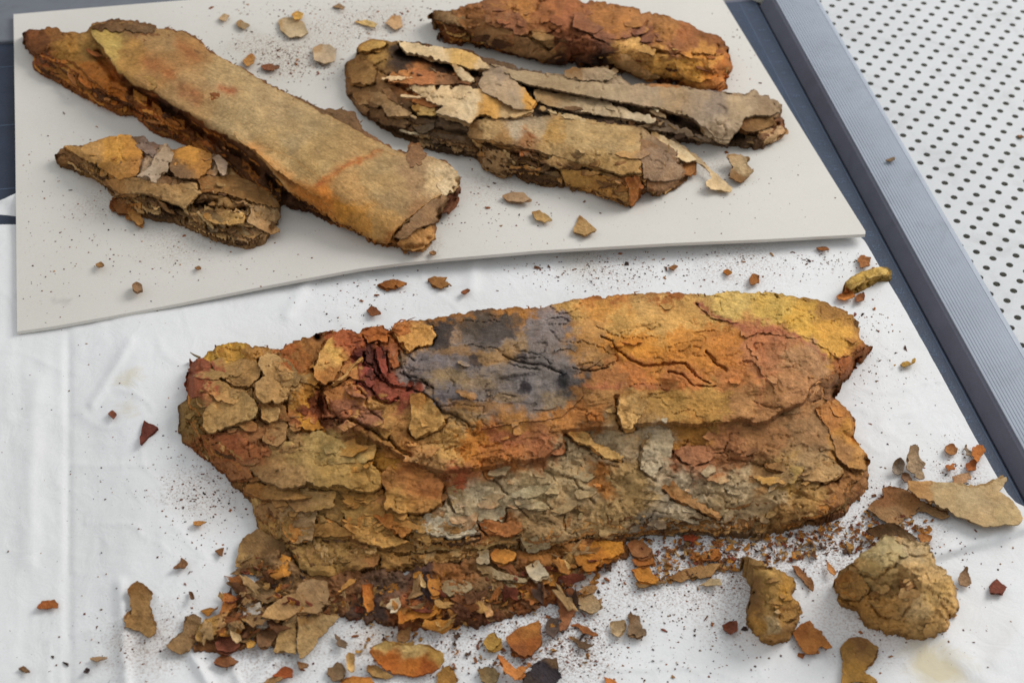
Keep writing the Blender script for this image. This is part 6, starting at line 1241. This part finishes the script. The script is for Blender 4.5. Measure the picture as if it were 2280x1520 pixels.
F_(Y12((1085, 385), (1140, 380), (1240, 400), (1300, 440), (1400, 500), (1480, 545), (1435, 562), (1300, 522), (1240, 540), (1210, 562), (1175, 602), (1120, 590), (1080, 560), (1005, 500), (1040, 460), (1100, 440)), [(1980, 1100, (130, 88, 50)), (2020, 1110, (152, 110, 66)), (1990, 1150, (150, 116, 76)), (2060, 1130, (150, 118, 78))], 'brown tan flake under the left end of the large beige flake', h=.8, lift=1.6, d=(-.2, -1), amp=3.5)
F_(Y12((1250, 132), (1275, 122), (1298, 135), (1300, 200), (1338, 240), (1312, 270), (1330, 320), (1290, 330), (1270, 300), (1228, 270), (1235, 200)), (150, 130, 102), 'upright grey brown flake above the large beige flake', h=2.0, lift=4.5, d=(0, -1))
F_(Y12((1142, 262), (1160, 225), (1192, 210), (1218, 240), (1212, 290), (1175, 305), (1145, 292)), (138, 128, 114), 'grey curled flake left of the upright grey brown one', h=1.0, lift=3.0, d=(-.3, -1), curl=1.6)
F_(Y12((1210, 290), (1240, 300), (1260, 340), (1220, 345), (1200, 320)), (112, 84, 62), 'small dark chip under the upright grey brown flake', h=.5)
F_(Y12((1458, 150), (1475, 128), (1502, 122), (1530, 152), (1520, 178), (1495, 185), (1462, 170)), (152, 104, 58), 'rounded brown chip alone above the large beige flake', h=.5, lift=1)
F_(Y12((1612, 150), (1640, 128), (1680, 128), (1692, 165), (1660, 205), (1640, 230), (1610, 190)), (176, 106, 44), 'bright orange chip at the right edge of the paper by the trimmer', h=1.0, lift=2.0)
F_(Y12((1558, 150), (1580, 128), (1612, 170), (1605, 210), (1570, 200)), (140, 122, 100), 'grey chip left of the bright orange chip', h=.8, lift=1.5)
F_(Y12((1450, 250), (1480, 230), (1520, 240), (1515, 270), (1470, 280)), (160, 96, 44), 'rust chip above the large beige flake, left of the rust pile', h=.4)
F_(Y12((1570, 240), (1620, 215), (1650, 230), (1630, 275), (1580, 280)), (152, 86, 38), 'rust chip in the pile below the bright orange chip', h=.6)
F_(Y12((1490, 310), (1560, 300), (1600, 280), (1610, 330), (1550, 365), (1500, 350)), (166, 132, 98), 'tan chip on the upper rim of the large beige flake', h=1.0)
F_(Y12((1290, 655), (1330, 645), (1380, 660), (1365, 690), (1310, 695)), (150, 98, 48), 'brown chip behind the large round lump', h=.6)
F_(Y12((985, 640), (1060, 605), (1130, 590), (1200, 615), (1300, 690), (1250, 690), (1180, 655), (1090, 665), (1030, 670)), (104, 80, 52), 'dark curled flake behind the top of the large round lump', h=3.0, lift=4.0, d=(0, -1), curl=1.0)
F_([(1905, 583), (1918, 567), (1941, 573), (1938, 590), (1915, 597)], (150, 98, 54), 'brown chip beside the yellow rolled strip, on the side of the board', h=.6, lift=1.5)
F_([(1865, 660), (1890, 645), (1905, 658), (1880, 668)], (190, 120, 54), 'orange scrap under the near end of the yellow rolled strip', h=.4)
F_([(1990, 812), (2012, 806), (2038, 797), (2040, 806), (2015, 816)], (160, 128, 54), 'small olive flake alone near the right edge of the paper', h=.4)
F_([(1905, 655), (1925, 650), (1928, 668), (1908, 672)], (140, 84, 46), 'brown chip just right of the rolled strip', h=.5)
# --- left side
F_(Y9((640, 347), (705, 382), (660, 425), (625, 462), (620, 420)), (104, 52, 42), 'dark red triangular flake alone left of the big bundle', h=.4, lift=1.0, amp=1.2)
F_(Y9((478, 320), (500, 305), (520, 322), (505, 342)), (118, 66, 48), 'little red brown chip left of the dark red triangle', h=.3, amp=1.2)
F_(Y9((165, 1182), (190, 1150), (240, 1148), (264, 1165), (258, 1184), (200, 1190)), (154, 88, 38), 'oval rust flake near the left edge of view', h=.4, lift=1)
F_(Y9((608, 1063), (632, 1075), (662, 1102), (682, 1130), (666, 1150), (672, 1220), (702, 1275), (690, 1300), (660, 1312), (620, 1282), (560, 1272), (548, 1240), (582, 1202), (572, 1120), (565, 1100)), (146, 114, 68), 'long tan brown flake alone at the lower left', h=.8, lift=1.8, d=(.3, -1))
F_(Y9((768, 1008), (800, 985), (805, 958), (842, 985), (825, 1008)), (122, 88, 58), 'small brown heart shaped flake left of the bundle', h=.4, amp=1.2)
F_(Y9((955, 930), (1000, 910), (990, 955), (975, 950)), (122, 84, 50), 'little two pointed brown flake near the lower left of the bundle', h=.4, amp=1.2)
F_(Y9((840, 1112), (858, 1115), (866, 1142), (850, 1145)), (112, 82, 56), 'tiny brown curl between the tan flake and the heap', h=.4, amp=1)
F_(Y9((860, 800), (885, 797), (918, 802), (885, 818), (862, 814)), (178, 122, 58), 'small orange sliver below the left end of the bundle', h=.3, amp=1)
F_(Y9((80, 1455), (105, 1442), (140, 1470), (110, 1472)), (124, 98, 70), 'small brown flake in the lower left corner', h=.3, amp=1.2)
F_(Y9((370, 1470), (385, 1450), (402, 1458), (390, 1476)), (62, 50, 50), 'small blackish chip by the lower left crease', h=.4, amp=1)
F_(Y9((395, 1410), (440, 1400), (480, 1405), (430, 1425)), (150, 124, 92), 'flat tan smear of fragments by the lower left crease', h=.2, amp=1.5)
# --- above the big bundle
F_([(838, 632), (860, 624), (884, 621), (908, 630), (885, 640), (858, 643)], (142, 88, 36), 'rust flake under the front edge of the board, left one of two', h=.5, lift=1)
F_([(945, 620), (965, 614), (998, 617), (985, 627), (1008, 631), (980, 643), (958, 632)], (150, 104, 52), 'split brown flake under the front edge of the board, right one of two', h=.5, lift=1.2)
F_([(1025, 650), (1040, 641), (1050, 645), (1035, 655)], (140, 82, 48), 'small rust sliver right of the split brown flake', h=.3, amp=1)
F_([(815, 690), (825, 678), (840, 685), (848, 698), (828, 702)], (130, 78, 42), 'rust chip just above the red wrinkles of the bundle', h=.5)
F_([(1665, 622), (1675, 610), (1692, 612), (1690, 630), (1672, 634)], (140, 88, 40), 'rust brown chip above the yellow end of the big bundle', h=.6, lift=1.2)
F_([(1608, 603), (1620, 598), (1632, 606), (1620, 614)], (170, 110, 36), 'small amber chip left of the rust brown chip', h=.4, amp=1.2)
F_([(1487, 596), (1500, 588), (1511, 592), (1500, 602)], (130, 88, 50), 'small brown chip near the middle of the board front edge', h=.4, amp=1.2)
F_([(1812, 550), (1840, 549), (1850, 556), (1825, 557)], (142, 92, 50), 'thin brown sliver under the right end of the board front edge', h=.4, amp=1.2)
flake([(1970, 357), (1982, 352), (1992, 348), (1994, 354), (1984, 360)], (120, 104, 80), 'tiny grey brown scrap lying on the grey ridged bar', sup=lambda u, v: 22.6 + 0 * np.asarray(u, float), h=.2, amp=1.2, lift=.6)
flake([(2262, 178 + 120), (2276, 300), (2282, 306), (2268, 310)], (126, 92, 60), 'brown scrap lying on the perforated table top at the right edge', sup=lambda u, v: 0.1 + 0 * np.asarray(u, float), h=.2, amp=1.2, lift=.6)
# --- on the board
GBF = 'loose flakes on the board'
H_ = lambda p, c, l, **k: flake(p, c, l, sup=board_z, group=GBF, **k)
H_([(618, 45), (632, 38), (660, 40), (676, 52), (686, 72), (670, 82), (645, 84), (625, 68)], (172, 156, 122), 'beige rounded flake at the back of the board beside an orange scrap', lift=1.2, amp=1.6, mat=M_PALE)
H_([(648, 32), (660, 24), (676, 30), (672, 42), (656, 44)], (198, 158, 76), 'orange yellow scrap touching the beige rounded flake', h=1.4, amp=1.4)
H_([(696, 108), (712, 98), (735, 100), (749, 112), (745, 136), (722, 142), (700, 134)], (176, 160, 132), 'round beige flake between the long bundle and the splintered one', lift=1.6, amp=1.2, h=.8, mat=M_PALE)
H_([(522, 50), (535, 43), (558, 55), (545, 66), (530, 60)], (168, 148, 110), 'oblong beige flake behind the long bundle', amp=1.2)
H_([(486, 42), (498, 30), (512, 34), (502, 48)], (172, 148, 112), 'small tan flake left of the oblong beige one', amp=1.2)
H_([(540, 136), (560, 118), (572, 126), (565, 142), (550, 148)], (162, 118, 58), 'ochre flake at the back edge of the long bundle', amp=1.6, h=.8)
H_([(580, 146), (600, 142), (622, 150), (605, 158), (588, 154)], (130, 84, 56), 'reddish brown flake in the litter behind the long bundle', amp=1.4)
H_([(790, 48), (815, 44), (842, 52), (832, 62), (808, 56)], (196, 170, 110), 'pale yellow strip behind the splintered bundle', amp=1.4)
H_([(858, 52), (872, 34), (892, 36), (898, 60), (880, 66)], (180, 150, 112), 'tan leaf shaped flake between strip and rust bundle', amp=1.4, lift=1.6)
H_([(740, 14), (755, 8), (770, 16), (760, 22)], (146, 120, 86), 'small brown flake near the back edge of the board', amp=1.2)
H_([(1118, 436), (1138, 428), (1165, 428), (1186, 443), (1165, 450), (1130, 446)], (158, 134, 104), 'flat beige flake in front of the rolled bundle, left of three', lift=1.8, amp=1.4, h=.8, mat=M_PALE)
H_([(1184, 472), (1203, 467), (1222, 480), (1231, 490), (1212, 497), (1192, 488)], (160, 134, 86), 'square tan flake in front of the rolled bundle, middle of three', lift=1.6, amp=1.4, h=.5)
H_([(1276, 515), (1284, 498), (1290, 479), (1308, 492), (1330, 512), (1302, 524)], (172, 142, 92), 'triangular tan flake in front of the rolled bundle, right of three', lift=1.6, amp=1.6, h=.5)
H_([(293, 634), (303, 626), (316, 632), (318, 645), (305, 650), (295, 643)], (140, 112, 84), 'brown crumbly chip alone near the front left of the board', lift=1.0, amp=1.6, h=1.2, thick=1.4)
H_([(212, 588), (225, 582), (232, 590), (220, 595)], (134, 100, 58), 'small olive brown chip near the left edge of the board', amp=1.0)
H_([(432, 595), (442, 591), (450, 597), (440, 600)], (140, 106, 68), 'tiny tan chip in front of the long bundle', amp=1.0)
H_([(955, 562), (965, 557), (974, 563), (965, 568)], (150, 112, 72), 'tiny tan chip at the front right end of the long bundle', amp=1.0)
# pale strips beside the rolled bundle
H_([(1437, 280), (1455, 290), (1480, 306), (1510, 320), (1548, 348), (1552, 356), (1530, 360), (1495, 345), (1465, 320)], (194, 176, 136), 'cream torn strip between the rolled and the splintered bundle', h=8.0, lift=-3, d=(1, .6), curl=1.0, mat=M_PALE, cat='strip', name='parchment_strip')
H_([(1455, 290), (1480, 298), (1515, 318), (1550, 345), (1585, 380), (1632, 420), (1625, 430), (1600, 424), (1572, 416), (1570, 405), (1585, 395), (1570, 375), (1545, 350), (1500, 325)], [(1500, 310, (164, 148, 118)), (1550, 345, (168, 152, 122)), (1590, 395, (192, 172, 132)), (1610, 420, (200, 182, 142))], 'long narrow grey strip ending in a cream tongue on the board', h=5.0, lift=-3.5, d=(1, .8), curl=.8, mat=M_PALE, cat='strip', name='parchment_strip')
H_([(1520, 354), (1552, 352), (1548, 385), (1538, 392), (1520, 385)], (158, 106, 54), 'orange block of fragments between the cream strips', h=2.0, lift=1)
H_([(1620, 350), (1650, 345), (1670, 356), (1660, 366), (1680, 380), (1650, 404), (1620, 396), (1630, 372)], [(1640, 355, (172, 150, 112)), (1650, 375, (184, 164, 124)), (1640, 395, (120, 88, 50)), (1670, 375, (160, 136, 98))], 'curled beige flake by itself right of the cream strips', h=1.5, lift=3.5, d=(-.2, -1), curl=2.0, thick=.7)

# ------------------------------------------------------------------ lumps and the rolled strip
def lump(outline, hc, cols, label, cat, name, seed, mat=M_SPONGE, sup=paper_z, med=1.5, fine=.7):
    b = Bundle(name, label, cat, outline, hc, sup, cols, mat, 2.4, None, seed, med, fine, 0.9, 0.4, (), 5.0, 12, ((150, 120, 70),), var=.22)
    return b
l1 = Y12((795, 930), (830, 880), (900, 820), (1000, 740), (1060, 690), (1110, 642), (1170, 668), (1270, 688), (1350, 698), (1370, 740), (1402, 790), (1432, 830), (1502, 900), (1525, 990), (1545, 1080), (1502, 1150), (1450, 1210), (1402, 1248), (1312, 1275), (1200, 1232), (1100, 1224), (1000, 1182), (950, 1082), (860, 1062), (800, 1000))
l1h = [(1855, 1300, 2), (1900, 1345, 1.5), (1930, 1390, 1), (2000, 1410, 1), (2060, 1426, 1), (2110, 1405, 1), (2135, 1360, 3), (1975, 1186, 22), (2060, 1205, 22), (2085, 1240, 19), (2120, 1285, 11), (1900, 1255, 12), (1930, 1230, 18), (1960, 1250, 27), (2020, 1260, 28), (2060, 1300, 23), (2000, 1310, 24), (1930, 1300, 18), (1980, 1360, 13), (2060, 1360, 13), (1890, 1310, 8)]
LU = lump(l1, l1h, [(1940, 1225, (174, 160, 112)), (1970, 1230, (178, 164, 116)), (2010, 1205, (160, 140, 100)), (2050, 1220, (170, 152, 112)), (1900, 1270, (160, 130, 78)), (1890, 1290, (146, 116, 70)), (1930, 1270, (168, 144, 90)), (1870, 1300, (162, 120, 52)), (1960, 1290, (160, 132, 80)), (2020, 1300, (172, 140, 88)), (2060, 1270, (188, 158, 104)), (2080, 1320, (186, 154, 92)), (2100, 1360, (182, 148, 88)), (2040, 1350, (188, 160, 108)), (1980, 1360, (164, 128, 70)), (1930, 1340, (160, 120, 58)), (1990, 1395, (160, 126, 70)), (2060, 1400, (158, 128, 78)), (2020, 1330, (166, 130, 78))], 'large round spongy tan lump with a pale facet at the lower right', 'lump', 'parchment_lump', 603)
LU.split = .35; LU.cm.c = np.clip(LU.cm.c * 1.22, 0, .8)
LU.plate(Y12((920, 830), (1000, 750), (1110, 660), (1190, 690), (1220, 760), (1150, 830), (1050, 900), (990, 880)), [(1940, 1250, (160, 140, 88)), (1965, 1225, (180, 168, 122)), (1985, 1240, (170, 152, 104)), (2000, 1210, (172, 160, 116))], lift=(1.0, .8), d=(0, 1), thick=.6, name='facet', mat=M_PALE)
LU.plate(Y12((1120, 660), (1170, 672), (1270, 692), (1350, 702), (1372, 760), (1300, 780), (1220, 760), (1190, 700)), (176, 158, 120), lift=(.8, .8), d=(0, 1), name='facet', mat=M_PALE)
LU.plate(Y12((1190, 925), (1230, 915), (1270, 940), (1250, 985), (1205, 970)), (154, 116, 72), lift=(.8, 1.2), d=(0, 1))
LU.plate(Y12((800, 920), (900, 860), (970, 900), (1010, 970), (950, 1030), (860, 1020), (810, 980)), (164, 126, 66), lift=(.5, 1), d=(0, 1))
LU.plate(Y12((1020, 1000), (1120, 970), (1200, 1010), (1250, 1060), (1180, 1140), (1080, 1120), (1030, 1060)), (172, 136, 80), lift=(.3, 1), d=(0, 1))
LU.body(edge=(120, 88, 48))
for i in range(60):
    u = random.uniform(1900, 2130); v = random.uniform(1300, 1410)
    if not inside(LU.outline, np.array([u]), np.array([v]))[0, 0]: continue
    h = float(LU.hb(np.array([u]), np.array([v]))[0])
    whisker(LU.root, paper_z, [(u, v, h), (u + random.uniform(-3, 3), v + 2, h + .6), (u + random.uniform(-6, 6), v + random.uniform(2, 10), h + random.uniform(-.5, 1.2))], .45, random.choice(((180, 150, 100), (120, 86, 50), (160, 120, 70))), mat=M_SPONGE)
l2 = Y12((255, 788), (300, 782), (335, 800), (420, 838), (500, 868), (560, 905), (582, 940), (570, 1010), (600, 1060), (622, 1110), (602, 1150), (580, 1210), (550, 1250), (500, 1275), (450, 1292), (370, 1272), (340, 1220), (308, 1170), (305, 1080), (312, 1000), (322, 930), (310, 850), (270, 810))
LV = lump(l2, [(1650, 1242, 5), (1665, 1260, 8), (1672, 1300, 8), (1670, 1380, 2), (1690, 1425, 1), (1720, 1433, 1), (1760, 1415, 1), (1785, 1365, 2), (1768, 1300, 8), (1740, 1272, 13), (1700, 1260, 17), (1720, 1290, 19), (1710, 1330, 16), (1720, 1375, 12), (1690, 1390, 8), (1740, 1400, 7)],
    [(1660, 1245, (182, 146, 84)), (1700, 1270, (160, 130, 70)), (1690, 1300, (130, 98, 52)), (1720, 1300, (146, 116, 60)), (1755, 1300, (164, 126, 52)), (1690, 1340, (122, 92, 50)), (1720, 1350, (148, 118, 64)), (1715, 1390, (178, 156, 112)), (1690, 1390, (162, 122, 54)), (1750, 1370, (168, 128, 64)), (1760, 1400, (150, 112, 60)), (1720, 1425, (150, 110, 54))], 'small upright knobbly brown lump left of the large round lump', 'lump', 'parchment_lump', 703)
LV.split = .35; LV.cm.c = np.clip(LV.cm.c * 1.15, 0, .8)
LV.plate(Y12((245, 785), (300, 775), (420, 830), (430, 850), (360, 840), (280, 815)), (184, 148, 88), lift=(1.5, 1), d=(0, 1), name='splinter')
LV.plate(Y12((490, 1090), (540, 1060), (600, 1070), (600, 1120), (540, 1160), (500, 1150)), (160, 124, 64), lift=(.8, 1.4), d=(1, 0))
LV.body(edge=(112, 80, 42))
# yellow rolled strip on the paper edge
ys = [(1876, 642), (1882, 628), (1895, 617), (1920, 604), (1945, 596), (1960, 592), (1975, 596), (1986, 604), (1983, 620), (1955, 625), (1925, 640), (1905, 650), (1888, 658), (1876, 652)]
YS = Bundle('parchment_strip', 'yellow olive rolled strip lying across the right edge of the paper', 'strip', ys, [(1878, 648, 2), (1905, 650, 1), (1955, 625, 1.5), (1983, 618, 3), (1880, 632, 5), (1920, 605, 4), (1960, 592, 4), (1985, 605, 3), (1895, 632, 6), (1930, 617, 5.5), (1965, 607, 5)], paper_z, [(1890, 635, (182, 156, 84)), (1920, 618, (178, 150, 70)), (1950, 605, (160, 134, 62)), (1975, 602, (130, 112, 60)), (1910, 640, (160, 130, 60)), (1885, 652, (172, 108, 50))], M_CHIP, 2.0, None, 803, .5, .35, .3, .2, (([(1925, 615), (1930, 632)], 2, 1.5),), 2.2, 6)
YS.plate([(1882, 634), (1898, 618), (1925, 604), (1960, 595), (1980, 602), (1972, 612), (1940, 620), (1915, 632), (1895, 645)], (184, 158, 86), lift=(.4, 1.2), d=(.3, 1), amp=2.0, thick=.4)
YS.body(edge=(110, 84, 40))

# ------------------------------------------------------------------ crumbs
def chip_mesh(name, seed, col, flat):
    r = np.random.default_rng(seed)
    n = 6
    ang = np.sort(r.random(n)) * 2 * math.pi
    rad = r.uniform(.55, 1.0, n)
    zt = r.uniform(.25, 1.0, n) * flat
    el = r.uniform(.6, 1.0)
    X = rad * np.cos(ang); Yv = rad * np.sin(ang) * el
    V = np.concatenate([np.c_[X, Yv, zt], np.c_[X * .9, Yv * .9, np.zeros(n)], [[0.1, 0.05, flat * r.uniform(.8, 1.5)]]])
    F = [(k, (k + 1) % n, 2 * n) for k in range(n)] + [(n + k, n + (k + 1) % n, (k + 1) % n, k) for k in range(n)] + [tuple(range(2 * n - 1, n - 1, -1))]
    return V, F, r.uniform(.8, 1.15, (len(V), 1)) * tone([col])
PAL = [(128, 74, 38), (150, 90, 44), (104, 66, 42), (82, 56, 42), (160, 112, 62), (60, 46, 42), (142, 112, 76), (130, 66, 46)]
chips = []
for k in range(24):
    V, F, C = chip_mesh('crumb', 50 + k, PAL[k % len(PAL)], random.choice((.25, .4, .55)))
    me = bpy.data.meshes.new('crumb'); me.from_pydata(V.tolist(), [], F)
    a = me.attributes.new('tint', 'FLOAT_COLOR', 'POINT'); a.data.foreach_set('color', np.c_[C, np.ones(len(C))].ravel().astype(np.float32))
    me.materials.append(M_CHIP); chips.append(me)
OUTS = [np.array(o, float) for o in (big_out, lo_out, cl_out, ru_out, gy_out, ro_out)] + [LU.outline, LV.outline]
def free(u, v):
    return not any(inside(o, np.array([u]), np.array([v]))[0, 0] for o in OUTS)
BOARD_P = np.array(bp_, float)
def on_board(u, v): return inside(BOARD_P, np.array([u]), np.array([v]))[0, 0]
# where crumbs gather: (u, v, spread u, spread v, share)
PZ = [(1640, 585, 180, 28, 8), (1850, 570, 60, 28, 4), (1340, 605, 90, 22, 4), (800, 660, 70, 35, 3), (1920, 740, 40, 70, 4), (2000, 800, 60, 60, 1), (1700, 1215, 190, 22, 10), (1450, 1260, 110, 40, 7), (1250, 1380, 130, 50, 9), (1060, 1420, 90, 50, 7), (820, 1370, 80, 30, 3), (600, 1430, 140, 40, 3), (2000, 1110, 90, 40, 4), (2140, 1040, 40, 40, 4), (1640, 1370, 70, 80, 5), (1900, 1390, 160, 80, 3), (1480, 1420, 110, 60, 5), (330, 1420, 120, 50, 4), (430, 1130, 60, 90, 3), (280, 1000, 160, 130, 2), (1950, 900, 70, 90, 2), (2160, 1300, 60, 60, 1), (1290, 1450, 70, 40, 4), (1900, 1220, 120, 24, 5)]
BZ = [(740, 60, 110, 45, 9), (620, 125, 70, 25, 7), (680, 150, 60, 22, 5), (860, 30, 90, 30, 5), (380, 560, 160, 50, 3), (230, 470, 120, 70, 3), (1100, 440, 130, 60, 3), (1600, 400, 90, 50, 2), (100, 500, 60, 160, 2), (560, 30, 80, 20, 2), (1050, 480, 200, 40, 2), (1650, 120, 30, 40, 1)]
def sample(zones, n, board):
    w = np.array([z[4] for z in zones], float); w /= w.sum(); out = []
    while len(out) < n:
        z = zones[RNG.choice(len(zones), p=w)]
        u = z[0] + RNG.normal() * z[2]; v = z[1] + RNG.normal() * z[3]
        if RNG.random() < .06: u = RNG.uniform(20, 2150); v = RNG.uniform(20, 1510)
        if not (-10 < u < 2290 and -20 < v < 1530): continue
        if u > 1935 + 0.52 * (v - 540) - 8 and v > 540: continue
        if on_board(u, v) != board or not free(u, v): continue
        if board and not on_board(u - 6, v) : continue
        if not board and v < 560: continue
        out.append((u, v))
    return out
def crumbs(zones, n, board, lo_, hi_, label, group):
    sup = board_z if board else paper_z
    for (u, v) in sample(zones, n, board):
        o = bpy.data.objects.new('crumb', random.choice(chips))
        s = lo_ + (hi_ - lo_) * RNG.random() ** 2.6
        o.scale = (s * .001, s * .001 * RNG.uniform(.5, 1), s * .001 * RNG.uniform(.5, 1))
        o.rotation_euler = (RNG.normal() * .12, RNG.normal() * .12, RNG.random() * 6.28)
        z = float(sup(np.array([u]), np.array([v]))[0])
        o.location = wp1(u, v, z + 0.05)
        tag(o, label, 'crumb', group); put(o)
crumbs(PZ, 185, False, 0.75, 2.6, 'tiny rust or dark brown crumb scattered on the white paper', 'crumbs on the white paper')
crumbs(BZ, 110, True, 0.7, 2.3, 'tiny brown crumb scattered on the cream board', 'crumbs on the board')
def dust(zones, n, board, label):
    sup = board_z if board else paper_z
    P = np.array(sample(zones, n, board))
    z = sup(P[:, 0], P[:, 1]) + .05
    Wp = wpt(P[:, 0], P[:, 1], z)
    V, F, C = [], [], []
    for i in range(n):
        s = 0.00016 + 0.00055 * RNG.random() ** 3
        a = RNG.random() * 6.28; e = RNG.uniform(.4, 1)
        k = len(V); c, sn = math.cos(a), math.sin(a)
        for (x, y) in ((1, 0), (.2, .9), (-.9, .3), (-.4, -.8)):
            x *= RNG.uniform(.6, 1.1); y *= e
            V.append(Wp[i] + s * np.array([c * x - sn * y, sn * x + c * y, 0]))
        V.append(Wp[i] + np.array([0, 0, s * RNG.uniform(.3, .9)]))
        F += [(k, k + 1, k + 4), (k + 1, k + 2, k + 4), (k + 2, k + 3, k + 4), (k + 3, k, k + 4)]
        C += [tone(np.array(PAL[RNG.integers(len(PAL))])) * RNG.uniform(.4, 1.1)] * 5
    o = mesh_obj('crumb_dust', V, np.array(F), M_CHIP, None, np.array(C)); tag(o, label, kind='stuff')
DZ = PZ + [(1150, 1500, 120, 30, 4), (480, 1080, 70, 60, 8), (1330, 600, 120, 20, 5), (1400, 1290, 130, 50, 6)]
dust(DZ, 6000, False, 'fine brown dust scattered over the white paper')
dust(BZ, 2200, True, 'fine brown dust scattered over the board')
# the heap itself: small flakes shed in front of the large bundle
HZ = np.array([(560, 1215), (640, 1270), (760, 1290), (1000, 1262), (1250, 1222), (1390, 1205), (1395, 1250), (1330, 1290), (1300, 1340), (1200, 1350), (1080, 1385), (960, 1400), (860, 1390), (760, 1370), (640, 1400), (470, 1440), (420, 1420), (520, 1300)], float)
HZ2 = np.array([(1400, 1200), (1560, 1195), (1750, 1190), (1900, 1150), (1970, 1120), (2060, 1180), (1960, 1215), (1800, 1240), (1650, 1270), (1450, 1300)], float)
JOIN = []
def heap(zone, n, h0, h1, s0, s1, label, group, hz, joined=False):
    lo_, hi_ = zone.min(0), zone.max(0); k = 0
    base = []
    pal = [(150, 92, 40), (128, 78, 40), (172, 116, 48), (142, 112, 72), (108, 72, 44), (160, 132, 88), (74, 56, 46), (178, 120, 40), (120, 60, 40), (165, 128, 70)]
    for q in range(20):
        r = np.random.default_rng(900 + q); m = 13
        ang = np.arange(m) / m * 2 * math.pi + r.normal(0, .16, m); rad = r.uniform(.38, 1.05, m)
        X = rad * np.cos(ang); Yv = rad * np.sin(ang) * r.uniform(.28, .85)
        zb = r.uniform(-.3, .5) * X * X + r.uniform(-.3, .4) * Yv + r.uniform(-.2, .4) * X * Yv + r.normal(0, .05, m); t = .05
        V = np.concatenate([np.c_[X, Yv, zb + t], np.c_[X, Yv, zb], [[0, 0, t + .03], [0, 0, 0.0]]])
        F = [(i, (i + 1) % m, 2 * m) for i in range(m)] + [(m + (i + 1) % m, m + i, 2 * m + 1) for i in range(m)] + [(m + i, m + (i + 1) % m, (i + 1) % m, i) for i in range(m)]
        me = bpy.data.meshes.new('small_flake'); me.from_pydata(V.tolist(), [], F)
        C = r.uniform(.45, 1.3, (len(V), 1)) * tone([pal[q % len(pal)]])
        a = me.attributes.new('tint', 'FLOAT_COLOR', 'POINT'); a.data.foreach_set('color', np.c_[C, np.ones(len(C))].ravel().astype(np.float32))
        me.materials.append(M_CHIP); base.append(me)
    while k < n:
        u = RNG.uniform(lo_[0], hi_[0]); v = RNG.uniform(lo_[1], hi_[1])
        if not inside(zone, np.array([u]), np.array([v]))[0, 0]: continue
        e = float(nearest(np.array([[u, v]]), densify(zone, 6))[1][0])
        o = bpy.data.objects.new('small_flake', random.choice(base))
        s = (s0 + (s1 - s0) * RNG.random() ** 1.8) * .001
        o.scale = (s, s, s); o.rotation_euler = (RNG.normal() * .35, RNG.normal() * .35, RNG.random() * 6.28)
        h = (h0 + (h1 - h0) * min(1, e / 40)) * (hz + (1 - hz) * RNG.random())
        o.location = wp1(u, v, float(paper_z(np.array([u]), np.array([v]))[0]) + h + s * 250)
        k += 1
        if joined:
            me = o.data; R = o.rotation_euler.to_matrix(); Lc = Vector(o.location)
            Vj = [Lc + R @ (x.co * s) for x in me.vertices]
            Cj = np.zeros(len(me.vertices) * 4, np.float32); me.attributes['tint'].data.foreach_get('color', Cj)
            JOIN.append((Vj, [tuple(p.vertices) for p in me.polygons], Cj.reshape(-1, 4)[:, :3])); bpy.data.objects.remove(o)
        else: tag(o, label, 'flake', group); put(o)
heap(HZ, 36, 1.5, 4.6, 4.5, 8.5, 'thumbnail sized brown flake tossed in the heap before the large bundle', 'middle sized flakes heaped before the large bundle', 0.6)
heap(HZ, 165, 0.4, 4.4, 1.6, 5.0, 'small rust brown flake in the heap in front of the large bundle', 'small flakes heaped before the large bundle', 0.5)
heap(HZ2, 68, 0.2, 1.2, 1.0, 3.0, 'small rust brown flake strewn between the large bundle and the lumps', 'small flakes strewn before the lumps', 0.2)

heap(HZ, 700, 0.2, 4.4, 0.6, 2.6, '', '', .3, True)
heap(HZ2, 800, 0.1, 1.2, 0.5, 2.2, '', '', .1, True)
heap(np.array([(1930, 1120), (2060, 1080), (2080, 1180), (1960, 1230), (1880, 1240)], float), 90, .2, 1.0, .7, 2.2, '', '', .2, True)
heap(np.array([(780, 1390), (1320, 1340), (1360, 1400), (1300, 1500), (1000, 1510), (780, 1480)], float), 150, .05, .5, .6, 2.2, '', '', .1, True)
V, F, C = [], [], []
for a, b, c in JOIN:
    k = len(V); V += [tuple(x) for x in a]; F += [tuple(i + k for i in f) for f in b]; C.append(c)
o = mesh_obj('fine_debris', V, F, M_CHIP, None, np.concatenate(C)); tag(o, 'fine rust brown flaky debris strewn along the front of the big bundle', kind='stuff')
scraps(LU, 22, LU.zb, 7, 22, (.8, 1.8)); scraps(LV, 14, LV.zb, 6, 16, (.8, 1.6))
